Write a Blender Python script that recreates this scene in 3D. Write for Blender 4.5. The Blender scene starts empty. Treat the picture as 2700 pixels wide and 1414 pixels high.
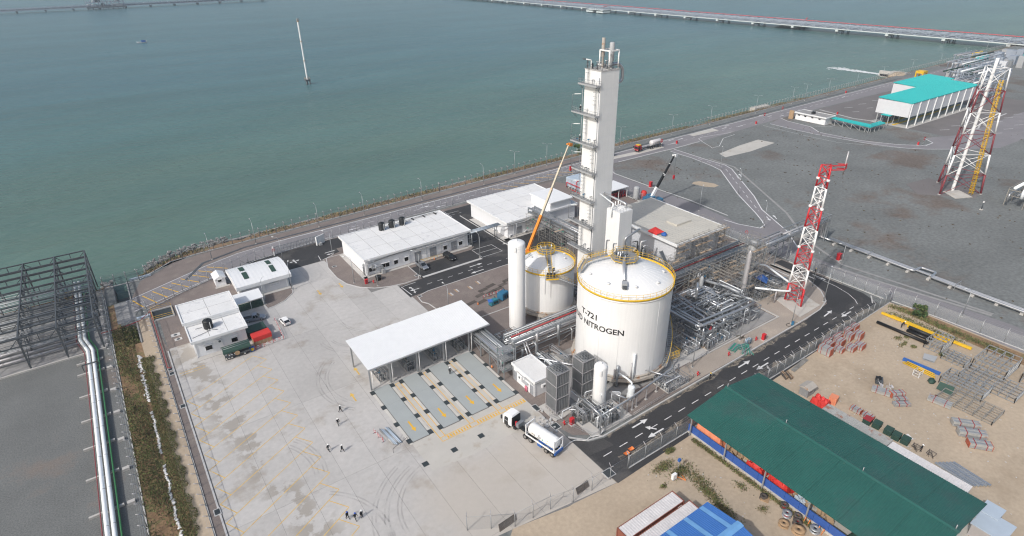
# Liquid nitrogen plant by the sea. Metres; X runs along the plant roads, Y towards the sea, Z up.
import bpy, bmesh, math, random
from math import sin, cos, pi, radians, atan2, hypot, sqrt
from mathutils import Vector, Matrix
import numpy as np
RND = random.Random(7)
scene = bpy.context.scene
COL = scene.collection

# ---------------------------------------------------------------- camera
cam_data = bpy.data.cameras.new('camera')
cam = bpy.data.objects.new('camera', cam_data)
COL.objects.link(cam)
cam_data.sensor_width = 36.0
cam_data.lens = 1579.19 * 36 / 2700
cam_data.clip_start = 0.5
cam_data.clip_end = 9000
PITCH, ROLL, YAW = .481755, -.01533, .600009
_f = Vector((0, cos(PITCH), -sin(PITCH))); _r = Vector((1, 0, 0)); _u = _r.cross(_f)
_r, _u = cos(ROLL)*_r + sin(ROLL)*_u, -sin(ROLL)*_r + cos(ROLL)*_u
_M = Matrix(((cos(YAW), sin(YAW), 0), (-sin(YAW), cos(YAW), 0), (0, 0, 1)))
_r, _u, _f = _M @ _r, _M @ _u, _M @ _f
cam.matrix_world = Matrix(((_r.x, _u.x, -_f.x, 0), (_r.y, _u.y, -_f.y, 0), (_r.z, _u.z, -_f.z, 80), (0, 0, 0, 1)))
scene.camera = cam

# ---------------------------------------------------------------- light
SUN_AZ, SUN_EL = radians(194), radians(41)      # where the sun stands, seen from the plant
world = bpy.data.worlds.new('World'); scene.world = world; world.use_nodes = True
wn = world.node_tree
sky = wn.nodes.new('ShaderNodeTexSky'); sky.sky_type = 'NISHITA'; sky.sun_disc = False
sky.sun_elevation = SUN_EL; sky.sun_rotation = atan2(cos(SUN_AZ), sin(SUN_AZ)); sky.altitude = 50
sky.air_density = 1.3; sky.dust_density = 4.0; sky.ozone_density = 1.0
wn.nodes['Background'].inputs['Strength'].default_value = 0.138
wn.links.new(sky.outputs[0], wn.nodes['Background'].inputs['Color'])
sun_data = bpy.data.lights.new('sun', 'SUN'); sun = bpy.data.objects.new('sun', sun_data); COL.objects.link(sun)
sun_data.energy = 2.85; sun_data.angle = radians(1.0); sun_data.color = (1.0, .978, .942)
_d = Vector((cos(SUN_AZ)*cos(SUN_EL), sin(SUN_AZ)*cos(SUN_EL), sin(SUN_EL)))
sun.rotation_euler = _d.to_track_quat('Z', 'Y').to_euler()
sun.location = (0, 0, 300)
vs = scene.view_settings
scene.display_settings.display_device = 'sRGB'
vs.view_transform = 'Standard'; vs.look = 'None'; vs.gamma = 1; vs.use_curve_mapping = False; vs.exposure = 0.0
scene.render.engine = 'CYCLES'
scene.cycles.use_denoising = True
scene.cycles.max_bounces = 6; scene.cycles.transparent_max_bounces = 24; scene.cycles.volume_bounces = 1
scene.cycles.filter_width = 1.2

# ---------------------------------------------------------------- materials
MATS = {}
def srgb(r, g, b):
    return tuple(((c/255)/12.92 if c/255 <= .04045 else ((c/255+.055)/1.055)**2.4) for c in (r, g, b))
def mat(name, col, rough=.7, metal=0, var=.12, scale=.6, fine=.05, fscale=25, bump=0, bscale=30, tint=None, tscale=.15, tamt=0, spec=.4, rnd=0, alpha=1, ragged=0, world_co=False, streak=0):
    """procedural surface: base colour, soft large variation, fine grain, optional second tint in patches, optional bump"""
    m = bpy.data.materials.new(name); m.use_nodes = True; MATS[name] = m
    nt = m.node_tree; N = nt.nodes; L = nt.links; b = N['Principled BSDF']
    b.inputs['Roughness'].default_value = rough; b.inputs['Metallic'].default_value = metal
    b.inputs['Specular IOR Level'].default_value = spec
    if world_co:
        co = N.new('ShaderNodeNewGeometry').outputs['Position']
    else:
        co = N.new('ShaderNodeTexCoord').outputs['Object']
    def noise(s, det=4, rg=.6):
        n = N.new('ShaderNodeTexNoise'); n.inputs['Scale'].default_value = s; n.inputs['Detail'].default_value = det
        n.inputs['Roughness'].default_value = rg; L.new(co, n.inputs['Vector']); return n.outputs['Fac']
    def ramp(x, a, b_):
        r = N.new('ShaderNodeMapRange'); r.inputs[1].default_value = a; r.inputs[2].default_value = b_
        r.inputs[3].default_value = 0; r.inputs[4].default_value = 1; L.new(x, r.inputs[0]); return r.outputs[0]
    def mul(a, lo, hi, fac):
        r = N.new('ShaderNodeMapRange'); r.inputs[1].default_value = .25; r.inputs[2].default_value = .75
        r.inputs[3].default_value = lo; r.inputs[4].default_value = hi; L.new(fac, r.inputs[0])
        v = N.new('ShaderNodeVectorMath'); v.operation = 'SCALE'; L.new(a, v.inputs[0]); L.new(r.outputs[0], v.inputs['Scale'])
        return v.outputs[0]
    base = N.new('ShaderNodeRGB'); base.outputs[0].default_value = (*col, 1)
    c = base.outputs[0]
    if tint is not None:
        mx = N.new('ShaderNodeMix'); mx.data_type = 'RGBA'; mx.inputs[7].default_value = (*tint, 1)
        L.new(c, mx.inputs[6])
        f = ramp(noise(tscale, 6, .65), .5 - .02 + (1-tamt)*.12, .58 + (1-tamt)*.12)
        L.new(f, mx.inputs[0]); c = mx.outputs[2]
    if var: c = mul(c, 1-var, 1+var, noise(scale))
    if fine: c = mul(c, 1-fine, 1+fine, noise(fscale, 2))
    if streak:
        mp = N.new('ShaderNodeMapping'); mp.inputs['Scale'].default_value = (1.6, 1.6, .06); L.new(co, mp.inputs['Vector'])
        n = N.new('ShaderNodeTexNoise'); n.inputs['Scale'].default_value = 1.5; n.inputs['Detail'].default_value = 5; L.new(mp.outputs[0], n.inputs['Vector'])
        c = mul(c, 1-streak, 1+streak*.3, n.outputs['Fac'])
    if rnd:
        oi = N.new('ShaderNodeObjectInfo'); c = mul(c, 1-rnd, 1+rnd, oi.outputs['Random'])
    L.new(c, b.inputs['Base Color'])
    if bump:
        bp = N.new('ShaderNodeBump'); bp.inputs['Strength'].default_value = bump; bp.inputs['Distance'].default_value = .05
        L.new(noise(bscale, 3), bp.inputs['Height']); L.new(bp.outputs[0], b.inputs['Normal'])
    if alpha < 1:
        out = N['Material Output']; t = N.new('ShaderNodeBsdfTransparent'); ms = N.new('ShaderNodeMixShader')
        ms.inputs[0].default_value = alpha
        if ragged:
            k = N.new('ShaderNodeMath'); k.operation = 'MULTIPLY'; k.inputs[1].default_value = alpha; L.new(ramp(noise(ragged, 6, .7), .42, .54), k.inputs[0]); L.new(k.outputs[0], ms.inputs[0])
        L.new(t.outputs[0], ms.inputs[1]); L.new(b.outputs[0], ms.inputs[2]); L.new(ms.outputs[0], out.inputs['Surface'])
    return m

mat('white_paint', (.78, .78, .77), .45, var=.03, scale=.4, streak=.05)
mat('tank_white', (.77, .77, .765), .4, var=.025, scale=.25, streak=.06)
mat('wall_white', (.74, .75, .77), .7, var=.03, scale=.5, streak=.05)
mat('roof_white', (.68, .68, .675), .8, var=.07, scale=.35, tint=(.54, .54, .55), tscale=.35, tamt=.35, fine=.06, fscale=4, rnd=.03)
mat('roof_sheet_white', (.72, .73, .74), .5, var=.03)
mat('parapet', (.72, .73, .74), .6, var=.04)
mat('steel', (.30, .32, .34), .45, .5, var=.1, scale=1.5)
mat('galvanised', (.34, .355, .37), .45, .4, var=.12, scale=1.2)
mat('dark_steel', (.085, .095, .105), .6, .2, var=.2)
mat('grey_paint', (.36, .37, .38), .55, var=.05)
mat('pipe_silver', (.47, .48, .495), .34, .7, var=.08, scale=1.5)
mat('pipe_white', (.72, .75, .77), .4, var=.03)
mat('pipe_grey', (.42, .41, .42), .45, .3, var=.08)
mat('pipe_green', (.045, .20, .075), .5, var=.05)
mat('pipe_red', (.30, .03, .035), .5, var=.08)
mat('red_paint', (.52, .022, .03), .45, var=.06)
mat('faded_red', (.20, .035, .045), .5, var=.12)
mat('mast_white', (.78, .78, .78), .45, var=.04)
mat('yellow_paint', (.68, .42, .02), .5, var=.06)
mat('mark_yellow', (.62, .40, .08), .8, var=.2, scale=1.5, tint=(.48, .40, .27), tscale=.8, tamt=.35)
mat('mark_yellow_fresh', (.70, .40, .03), .7, var=.1)
mat('mark_white', (.62, .62, .62), .8, var=.15, scale=2, tint=(.36, .36, .36), tscale=.9, tamt=.5)
mat('mark_faded', (.64, .64, .64), .8, var=.2, scale=1.2)
mat('black', (.012, .012, .013), .4, var=.1)
mat('black_plastic', (.018, .02, .022), .5, var=.15)
mat('rubber', (.022, .022, .023), .85, var=.15)
mat('glass_dark', (.02, .024, .028), .08, spec=.6, var=0, fine=0)
mat('window_black', (.010, .010, .012), .2, var=0, fine=0)
mat('door_grey', (.27, .285, .31), .5, var=.04)
mat('concrete', (.44, .425, .405), .85, var=.1, scale=.4, fine=.06, bump=.1, bscale=8)
mat('concrete_dark', (.27, .265, .26), .9, var=.15, scale=.5)
mat('rust_concrete', (.40, .37, .33), .85, var=.12, tint=(.30, .15, .07), tscale=.6, tamt=.45)
mat('kerb', (.46, .455, .45), .85, var=.1)
mat('yard_slab', (.435, .42, .405), .85, var=.10, scale=.06, fine=.07, fscale=1.0, tint=(.345, .318, .288), tscale=.09, tamt=.42, rnd=.04, world_co=True)
mat('joint', (.19, .185, .18), .9)
mat('yard_dust', (.44, .39, .335), .9, var=.08, scale=.15, tint=(.37, .345, .32), tscale=.18, tamt=.6, world_co=True)
mat('apron', (.46, .44, .405), .85, var=.08, scale=.2, tint=(.40, .36, .31), tscale=.3, tamt=.4, world_co=True)
mat('deck_grey', (.335, .36, .36), .7, var=.05, scale=.3, fine=.04, fscale=6)
mat('grate', (.045, .055, .06), .6, .2, var=.2)
mat('asphalt_new', (.037, .037, .039), .85, var=.2, scale=.12, fine=.18, fscale=3, tint=(.075, .072, .070), tscale=.10, tamt=.5, world_co=True, bump=.1, bscale=12)
mat('asphalt_patch', (.055, .054, .054), .9, var=.25, scale=.4, fine=.25, fscale=5, world_co=True)
mat('asphalt_grey', (.205, .195, .205), .9, var=.1, scale=.08, fine=.08, fscale=2, tint=(.245, .235, .24), tscale=.06, tamt=.4, world_co=True)
mat('asphalt_brown', (.155, .143, .142), .9, var=.12, scale=.06, fine=.1, fscale=2, tint=(.135, .128, .126), tscale=.05, tamt=.5, world_co=True)
mat('paver', (.185, .155, .142), .9, var=.12, scale=.25, fine=.16, fscale=4, tint=(.215, .185, .165), tscale=.2, tamt=.5, world_co=True, bump=.2, bscale=6)
mat('paver_beige', (.33, .285, .245), .9, var=.1, scale=.2, fine=.12, fscale=4, tint=(.40, .34, .28), tscale=.12, tamt=.45, world_co=True)
mat('sand', (.40, .325, .243), .95, var=.12, scale=.08, fine=.10, fscale=1.5, tint=(.35, .28, .205), tscale=.06, tamt=.6, world_co=True, bump=.35, bscale=1.2)
mat('gravel', (.155, .163, .160), .95, var=.18, scale=.05, fine=.25, fscale=1.0, tint=(.135, .112, .097), tscale=.03, tamt=.5, world_co=True, bump=.3, bscale=3)
mat('gravel_left', (.140, .145, .142), .95, var=.15, scale=.1, fine=.32, fscale=4, tint=(.160, .138, .122), tscale=.05, tamt=.5, world_co=True, bump=.3, bscale=6)
mat('bank_earth', (.235, .15, .085), .95, var=.25, scale=.3, fine=.25, fscale=2, tint=(.11, .115, .045), tscale=.3, tamt=.55, world_co=True)
mat('mud', (.10, .085, .065), .95, var=.25, scale=.4, world_co=True)
mat('rock', (.24, .238, .23), .9, var=.35, scale=.6, fine=.2, fscale=3)
mat('leaf_green', (.125, .160, .050), .8, var=.35, scale=.4, fine=.3, fscale=2)
mat('leaf_dry', (.185, .145, .072), .85, var=.35, scale=.4, fine=.3, fscale=2)
mat('leaf_dark', (.075, .088, .032), .8, var=.35, scale=.4, fine=.3, fscale=2)
mat('leaf_shrub', (.045, .095, .03), .8, var=.3, scale=.6)
mat('bark', (.12, .09, .06), .9)
mat('sandbag', (.72, .71, .70), .8, var=.12, scale=2)
mat('wire_mesh', (.36, .38, .39), .6, .3, var=0, fine=0, alpha=.10)
mat('wire_mesh_dense', (.36, .385, .40), .6, .2, var=.06, scale=.5, alpha=.45)
mat('grating', (.30, .31, .32), .6, .2, var=.1, alpha=.75)
mat('scaffold_tube', (.30, .285, .26), .6, .3, var=.3, scale=1)
mat('plank', (.42, .32, .23), .85, var=.25, scale=1, rnd=.2)
mat('roof_green', (.024, .108, .090), .5, var=.12, streak=.1, tint=(.034, .10, .088), tscale=.12, tamt=.6, scale=.15, fine=.05, fscale=2)
mat('roof_teal', (.010, .36, .36), .5, var=.04, scale=.1)
mat('roof_blue', (.045, .15, .42), .5, var=.08, scale=.3)
mat('roof_beige', (.52, .495, .44), .7, var=.06, scale=.15, fine=.04, fscale=2)
mat('hall_wall', (.60, .61, .64), .6, var=.04)
mat('tarp_red', (.56, .035, .028), .6, var=.1, scale=1)
mat('tarp_orange', (.68, .24, .13), .65, var=.1, scale=1)
mat('tarp_green', (.026, .062, .048), .7, var=.15, scale=1)
mat('tarp_blue', (.03, .11, .36), .6, var=.15, scale=1)
mat('wall_blue', (.035, .095, .33), .6, var=.1, scale=.4)
mat('timber', (.36, .24, .14), .85, var=.2, scale=1.2)
mat('carton', (.38, .27, .17), .85, var=.15, rnd=.2)
mat('container_white', (.62, .60, .60), .6, var=.1, scale=.5, streak=.12)
mat('rust_sheet', (.36, .36, .345), .7, var=.12, scale=.4, tint=(.30, .16, .12), tscale=.6, tamt=.4, streak=.15)
mat('ridge_blue', (.14, .32, .58), .5, var=.12)
mat('rust_side', (.22, .075, .05), .7, var=.15, streak=.1)
mat('brick_red', (.40, .10, .055), .75, var=.2, scale=2)
mat('jetty_deck', (.18, .21, .25), .7, var=.2)
mat('post_grey', (.17, .175, .18), .7)
mat('fibre_panel', (.40, .47, .55), .5, var=.06)
mat('machine_blue', (.03, .14, .25), .5, var=.1)
mat('machine_teal', (.03, .19, .25), .5, var=.1)
mat('boom_cream', (.60, .53, .40), .5, var=.08)
mat('crane_orange', (.75, .25, .03), .45, var=.06)
mat('orange', (.70, .22, .06), .6, var=.1)
mat('cloth_black', (.012, .014, .018), .85, var=.15)
mat('skin', (.32, .18, .11), .6, var=.03)
mat('helmet_white', (.80, .80, .79), .35, var=0)
mat('helmet_blue', (.03, .09, .42), .4, var=0)
mat('helmet_yellow', (.78, .52, .03), .4, var=0)
mat('reflective', (.62, .64, .60), .4, var=0)
mat('car_silver', (.34, .36, .40), .3, .6, var=.02)
mat('car_dark', (.025, .025, .028), .2, .3, var=.02)
mat('car_white', (.78, .78, .77), .3, var=.02)
mat('lamp_red', (.45, .01, .01), .3, var=0)
mat('lamp_clear', (.75, .76, .74), .2, var=0)
mat('chrome', (.6, .6, .6), .2, 1, var=0)
mat('gas_pink', (.72, .22, .30), .5, var=.05)
mat('scaffold_green', (.04, .30, .22), .6, var=.15)
mat('edge_dust', (.36, .31, .25), .95, var=.15, scale=.5, alpha=.55, ragged=.5, world_co=True)
mat('tyre_mark', (.10, .10, .10), .9, var=.3, scale=1, alpha=.15, ragged=.5, world_co=True)
mat('foam', (.80, .82, .82), .8, var=.1, alpha=.75)
mat('outflow', (.30, .30, .29), .5, var=.1, alpha=.30)
mat('steel_mat', (.10, .085, .075), .8, .2, var=.25, rnd=.15)
mat('lane_concrete', (.52, .50, .465), .85, var=.08, scale=.3)
mat('jetty_pale', (.55, .60, .60), .6, var=.06)
mat('jetty_steel', (.30, .34, .40), .6, .1, var=.12, scale=.1)
mat('jetty_red', (.55, .07, .08), .6, var=.1)

# ---------------------------------------------------------------- mesh helpers
def V3(p, z=0.0):
    return Vector((p[0], p[1], p[2] if len(p) > 2 else z))
class MB:
    """collects shapes and links them as ONE mesh object"""
    def __init__(s): s.v = []; s.f = []; s.m = []; s.sm = []; s.cur = 0; s.names = None
    def use(s, i): s.cur = i; return s
    def add(s, v, f, smooth=False):
        n = len(s.v); s.v += [tuple(p) for p in v]
        for q in f: s.f.append(tuple(i+n for i in q)); s.m.append(s.cur); s.sm.append(smooth)
        return s
    def box(s, a, b):
        (x0, y0, z0), (x1, y1, z1) = a, b
        return s.add([(x0,y0,z0),(x1,y0,z0),(x1,y1,z0),(x0,y1,z0),(x0,y0,z1),(x1,y0,z1),(x1,y1,z1),(x0,y1,z1)],
                     [(3,2,1,0),(4,5,6,7),(0,1,5,4),(1,2,6,5),(2,3,7,6),(3,0,4,7)])
    def cbox(s, c, size, rz=0, tilt=0):
        """box standing on c, turned by rz"""
        sx, sy, sz = size[0]/2, size[1]/2, size[2]; ca, sa = cos(rz), sin(rz); o = []
        for z in (0, sz):
            for x, y in ((-sx,-sy),(sx,-sy),(sx,sy),(-sx,sy)):
                xx = x + tilt*z
                o.append((c[0]+xx*ca-y*sa, c[1]+xx*sa+y*ca, c[2]+z))
        return s.add(o, [(3,2,1,0),(4,5,6,7),(0,1,5,4),(1,2,6,5),(2,3,7,6),(3,0,4,7)])
    def bar(s, p, q, w, h=None):
        h = h or w; p = V3(p); q = V3(q); d = (q-p)
        if d.length < 1e-6: return s
        d.normalize(); up = Vector((0,0,1)) if abs(d.z) < .95 else Vector((1,0,0))
        a = d.cross(up).normalized()*w/2; b = a.cross(d).normalized()*h/2
        o = [p-a-b, p+a-b, p+a+b, p-a+b, q-a-b, q+a-b, q+a+b, q-a+b]
        return s.add(o, [(3,2,1,0),(4,5,6,7),(0,1,5,4),(1,2,6,5),(2,3,7,6),(3,0,4,7)])
    def tube(s, p, q, r, n=6, r2=None, cap=True, smooth=True):
        p = V3(p); q = V3(q); d = q-p
        if d.length < 1e-6: return s
        d.normalize(); up = Vector((0,0,1)) if abs(d.z) < .95 else Vector((1,0,0))
        a = d.cross(up).normalized(); b = d.cross(a); r2 = r if r2 is None else r2
        o = [p+(a*cos(2*pi*i/n)+b*sin(2*pi*i/n))*r for i in range(n)]+[q+(a*cos(2*pi*i/n)+b*sin(2*pi*i/n))*r2 for i in range(n)]
        s.add(o, [(i, (i+1)%n, n+(i+1)%n, n+i) for i in range(n)], smooth)
        if cap:
            k = len(s.v)-2*n; s.f += [tuple(k+i for i in reversed(range(n))), tuple(k+n+i for i in range(n))]; s.m += [s.cur]*2; s.sm += [False]*2
        return s
    def path(s, pts, r, n=8, bend=None, cap=True):
        """pipe along points with rounded elbows"""
        pts = [V3(p) for p in pts]; bend = r*2.2 if bend is None else bend; P = [pts[0]]
        for i in range(1, len(pts)-1):
            a = pts[i-1]-pts[i]; b = pts[i+1]-pts[i]; la, lb = a.length, b.length
            if la < 1e-6 or lb < 1e-6: continue
            k = min(bend, la*.45, lb*.45); a = pts[i]+a/la*k; b = pts[i]+b/lb*k
            for t in (0, .33, .67, 1): P.append(a*(1-t)**2 + pts[i]*2*t*(1-t) + b*t*t)
        P.append(pts[-1]); m = len(P); base = len(s.v); ref = None
        for i, p in enumerate(P):
            d = (P[min(i+1, m-1)]-P[max(i-1, 0)]).normalized()
            if ref is None:
                ref = d.cross(Vector((0,0,1)) if abs(d.z) < .9 else Vector((1,0,0)))
            ref = (ref - d*ref.dot(d)).normalized(); b = d.cross(ref)
            s.v += [tuple(p+(ref*cos(2*pi*k/n)+b*sin(2*pi*k/n))*r) for k in range(n)]
        for i in range(m-1):
            for k in range(n):
                s.f.append((base+i*n+k, base+i*n+(k+1)%n, base+(i+1)*n+(k+1)%n, base+(i+1)*n+k)); s.m.append(s.cur); s.sm.append(True)
        if cap:
            s.f += [tuple(base+k for k in reversed(range(n))), tuple(base+(m-1)*n+k for k in range(n))]; s.m += [s.cur]*2; s.sm += [False]*2
        return s
    def lathe(s, prof, c=(0, 0), n=24, a0=0, a1=2*pi, smooth=True):
        full = abs(a1-a0-2*pi) < 1e-6; k = n if full else n+1; o = []
        for r, z in prof:
            for i in range(k):
                t = a0+(a1-a0)*i/n; o.append((c[0]+r*cos(t), c[1]+r*sin(t), z))
        f = []
        for j in range(len(prof)-1):
            for i in range(n):
                i2 = (i+1)%k; f.append((j*k+i, j*k+i2, (j+1)*k+i2, (j+1)*k+i))
        return s.add(o, f, smooth)
    def ring(s, c, r, z, w, n=24, a0=0, a1=2*pi):
        """round bar bent into a ring at height z"""
        prof = [(r-w/2, z-w/2), (r+w/2, z-w/2), (r+w/2, z+w/2), (r-w/2, z+w/2), (r-w/2, z-w/2)]
        return s.lathe(prof, c, n, a0, a1, False)
    def prism(s, poly, z0, z1):
        n = len(poly); A = sum(poly[i][0]*poly[(i+1)%n][1]-poly[(i+1)%n][0]*poly[i][1] for i in range(n))
        poly = list(poly) if A > 0 else list(reversed(poly))
        o = [(p[0], p[1], z0) for p in poly]+[(p[0], p[1], z1) for p in poly]
        return s.add(o, [tuple(reversed(range(n))), tuple(range(n, 2*n))]+[(i, (i+1)%n, n+(i+1)%n, n+i) for i in range(n)])
    def sheet(s, poly, z):
        n = len(poly); A = sum(poly[i][0]*poly[(i+1)%n][1]-poly[(i+1)%n][0]*poly[i][1] for i in range(n))
        poly = list(poly) if A > 0 else list(reversed(poly))
        return s.add([(p[0], p[1], z) for p in poly], [tuple(range(n))])
    def rect(s, x0, y0, x1, y1, z): return s.sheet([(x0,y0),(x1,y0),(x1,y1),(x0,y1)], z)
    def face(s, *p): return s.add(p, [tuple(range(len(p)))])
    def strip(s, pts, w, z0, z1=None, off=0.0):
        """mitred band of width w along a polyline; a solid when z1 is given"""
        P = [Vector((p[0], p[1])) for p in pts]; n = len(P); L = []; R = []
        for i in range(n):
            d1 = (P[i]-P[i-1]).normalized() if i else None; d2 = (P[i+1]-P[i]).normalized() if i < n-1 else None
            d = (d1+d2).normalized() if d1 and d2 else (d1 or d2); nn = Vector((-d.y, d.x))
            k = 1/max(.5, nn.dot(Vector((-(d1 or d2).y, (d1 or d2).x))))
            L.append(P[i]+nn*k*(off+w/2)); R.append(P[i]+nn*k*(off-w/2))
        if z1 is None:
            return s.add([(p.x,p.y,z0) for p in R]+[(p.x,p.y,z0) for p in L], [(i, i+1, n+i+1, n+i) for i in range(n-1)])
        o = [(p.x,p.y,z) for z in (z0, z1) for p in R+L]; f = []
        for i in range(n-1):
            f += [(2*n+i, 2*n+i+1, 3*n+i+1, 3*n+i), (i, i+1, 2*n+i+1, 2*n+i), (n+i+1, n+i, 3*n+i, 3*n+i+1)]
        f += [(n, 0, 2*n, 3*n), (n-1, 2*n-1, 4*n-1, 3*n-1)]
        return s.add(o, f)
    def dash(s, p, q, w, z, on=2, gap=2):
        p = Vector(p[:2]); q = Vector(q[:2]); L = (q-p).length; d = (q-p)/L; t = 0
        while t < L:
            a = p+d*t; b = p+d*min(L, t+on); s.strip([a, b], w, z); t += on+gap
        return s
    def arrow(s, c, ang, L, w, z, head=None, hw=None):
        head = head or L*.35; hw = hw or w*3
        o = [(-L/2,-w/2),(L/2-head,-w/2),(L/2-head,-hw/2),(L/2,0),(L/2-head,hw/2),(L/2-head,w/2),(-L/2,w/2)]
        return s.sheet([(c[0]+x*cos(ang)-y*sin(ang), c[1]+x*sin(ang)+y*cos(ang)) for x, y in o], z)
    def blob(s, c, r, n=8, m=5, jit=.15, rnd=RND, flat=1):
        rows = []
        for j in range(m+1):
            t = -pi/2+pi*j/m
            rows.append([(c[0]+r[0]*cos(t)*cos(2*pi*i/n)*(1+rnd.uniform(-jit, jit)), c[1]+r[1]*cos(t)*sin(2*pi*i/n)*(1+rnd.uniform(-jit, jit)), c[2]+r[2]*sin(t)*(1+rnd.uniform(-jit, jit)*.5)) for i in range(n)])
        return s.add([p for q in rows for p in q], [(j*n+i, j*n+(i+1)%n, (j+1)*n+(i+1)%n, (j+1)*n+i) for j in range(m) for i in range(n)], True)
    def mesh(s, name, mats, off=(0, 0, 0)):
        me = bpy.data.meshes.new(name)
        v = s.v if off == (0, 0, 0) else [(p[0]-off[0], p[1]-off[1], p[2]-off[2]) for p in s.v]
        me.from_pydata(v, [], s.f)
        for k in (mats if isinstance(mats, (list, tuple)) else [mats]): me.materials.append(MATS[k])
        if len(me.polygons) == len(s.m):
            me.polygons.foreach_set('material_index', s.m); me.polygons.foreach_set('use_smooth', s.sm)
        me.update(); return me
    def build(s, name, mats, parent=None):
        off = (0, 0, 0); p = parent
        while p is not None: off = (off[0]+p.location.x, off[1]+p.location.y, off[2]+p.location.z); p = p.parent
        o = bpy.data.objects.new(name, s.mesh(name, mats, off)); COL.objects.link(o); o.parent = parent
        return o
def thing(name, label, cat, loc=(0, 0, 0), group=None):
    o = bpy.data.objects.new(name, None); COL.objects.link(o); o.location = V3(loc); o.empty_display_size = .3
    return tag(o, label, cat, group)
def tag(o, label=None, cat=None, group=None, kind=None):
    if label: o['label'] = label
    if cat: o['category'] = cat
    if group: o['group'] = group
    if kind: o['kind'] = kind
    return o
def structure(name, mb, m, label=None):
    o = mb.build(name, m); o['kind'] = 'structure'; return o
KIDS = {}
def put(me, name, parent, loc=(0, 0, 0), rz=0, scale=None):
    """one more object on a shared mesh, as a part of parent (loc in the parent's own frame)"""
    o = bpy.data.objects.new(name, me); COL.objects.link(o); o.parent = parent; o.location = V3(loc)
    if rz: o.rotation_euler = (0, 0, rz)
    if scale: o.scale = scale
    return o
def tree_of(root):
    ch = {}
    for o in bpy.data.objects:
        if o.parent: ch.setdefault(o.parent, []).append(o)
    return ch
def dup(root, loc, rz=0, label=None, ch=None, scale=None):
    """copy of a thing with copies of its parts and sub-parts"""
    ch = ch or tree_of(root); r = root.copy(); COL.objects.link(r); r.location = V3(loc); r.rotation_euler = (0, 0, rz)
    if label: r['label'] = label
    if scale: r.scale = scale
    def rec(a, b):
        for k in ch.get(a, ()):
            c = k.copy(); COL.objects.link(c); c.parent = b; rec(k, c)
    rec(root, r); return r
def lerp(a, b, t): return tuple(x+(y-x)*t for x, y in zip(a, b))
ORD = 'first second third fourth fifth sixth seventh eighth ninth tenth eleventh twelfth thirteenth fourteenth fifteenth sixteenth seventeenth eighteenth nineteenth twentieth'.split()

# ================================================================ SETTING
WATER = -3.5
FENCE_Y = [(-400,181.5),(-9,182),(-2.7,182.5),(1.5,186),(6.4,190),(13,191),(60,193.3),(100,194.7),(200,197.9),(300,200.5),(460,205.5),(645,211.5),(900,219),(2500,268)]
def yf(x):
    for (a, b), (c, d) in zip(FENCE_Y, FENCE_Y[1:]):
        if a <= x <= c: return b+(d-b)*(x-a)/(c-a)
    return FENCE_Y[-1][1]
# sea
m = bpy.data.materials.new('sea_water'); m.use_nodes = True; MATS['sea_water'] = m
N = m.node_tree.nodes; L = m.node_tree.links; b = N['Principled BSDF']
geo = N.new('ShaderNodeNewGeometry')
b.inputs['Roughness'].default_value = .25; b.inputs['IOR'].default_value = 1.33; b.inputs['Specular IOR Level'].default_value = .22
def _noise(scale, det, sx=1, sy=1, rot=0):
    mp = N.new('ShaderNodeMapping'); mp.inputs['Scale'].default_value = (sx, sy, 1); mp.inputs['Rotation'].default_value = (0, 0, rot)
    L.new(geo.outputs['Position'], mp.inputs['Vector'])
    n = N.new('ShaderNodeTexNoise'); n.inputs['Scale'].default_value = scale; n.inputs['Detail'].default_value = det; L.new(mp.outputs[0], n.inputs['Vector']); return n.outputs['Fac']
sep = N.new('ShaderNodeSeparateXYZ'); L.new(geo.outputs['Position'], sep.inputs[0])
mr = N.new('ShaderNodeMapRange'); mr.inputs[1].default_value = 205; mr.inputs[2].default_value = 620; mr.interpolation_type = 'SMOOTHSTEP'; L.new(sep.outputs['Y'], mr.inputs[0])
ad = N.new('ShaderNodeMath'); ad.operation = 'MULTIPLY_ADD'; L.new(_noise(.006, 3, 1, 2.5, .2), ad.inputs[0]); ad.inputs[1].default_value = .5; ad.inputs[2].default_value = -.25
ad2 = N.new('ShaderNodeMath'); ad2.operation = 'ADD'; ad2.use_clamp = True; L.new(mr.outputs[0], ad2.inputs[0]); L.new(ad.outputs[0], ad2.inputs[1])
cr = N.new('ShaderNodeValToRGB'); cr.color_ramp.elements[0].color = (.090, .152, .127, 1); cr.color_ramp.elements[1].color = (.056, .128, .148, 1)
e = cr.color_ramp.elements.new(.35); e.color = (.069, .140, .134, 1)
L.new(ad2.outputs[0], cr.inputs[0]); wv = N.new('ShaderNodeMapRange'); wv.inputs[1].default_value = .3; wv.inputs[2].default_value = .7; wv.inputs[3].default_value = .88; wv.inputs[4].default_value = 1.14; L.new(_noise(.011, 5, .5, 1.6, .3), wv.inputs[0])
sc_ = N.new('ShaderNodeVectorMath'); sc_.operation = 'SCALE'; L.new(cr.outputs[0], sc_.inputs[0]); L.new(wv.outputs[0], sc_.inputs['Scale']); L.new(sc_.outputs[0], b.inputs['Base Color'])
bp = N.new('ShaderNodeBump'); bp.inputs['Strength'].default_value = .8; bp.inputs['Distance'].default_value = .8
w1 = _noise(.32, 4, .45, 1.3, .25); w2 = _noise(.05, 3, .5, 1.4, .3)
mm = N.new('ShaderNodeMath'); mm.operation = 'MULTIPLY_ADD'; L.new(w2, mm.inputs[0]); mm.inputs[1].default_value = 2.2; L.new(w1, mm.inputs[2])
L.new(mm.outputs[0], bp.inputs['Height']); L.new(bp.outputs[0], b.inputs['Normal'])
structure('sea', MB().rect(-2600, 60, 3400, 3600, WATER), 'sea_water')
structure('seabed', MB().rect(-2600, 60, 3400, 3600, -7), 'mud')

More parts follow.
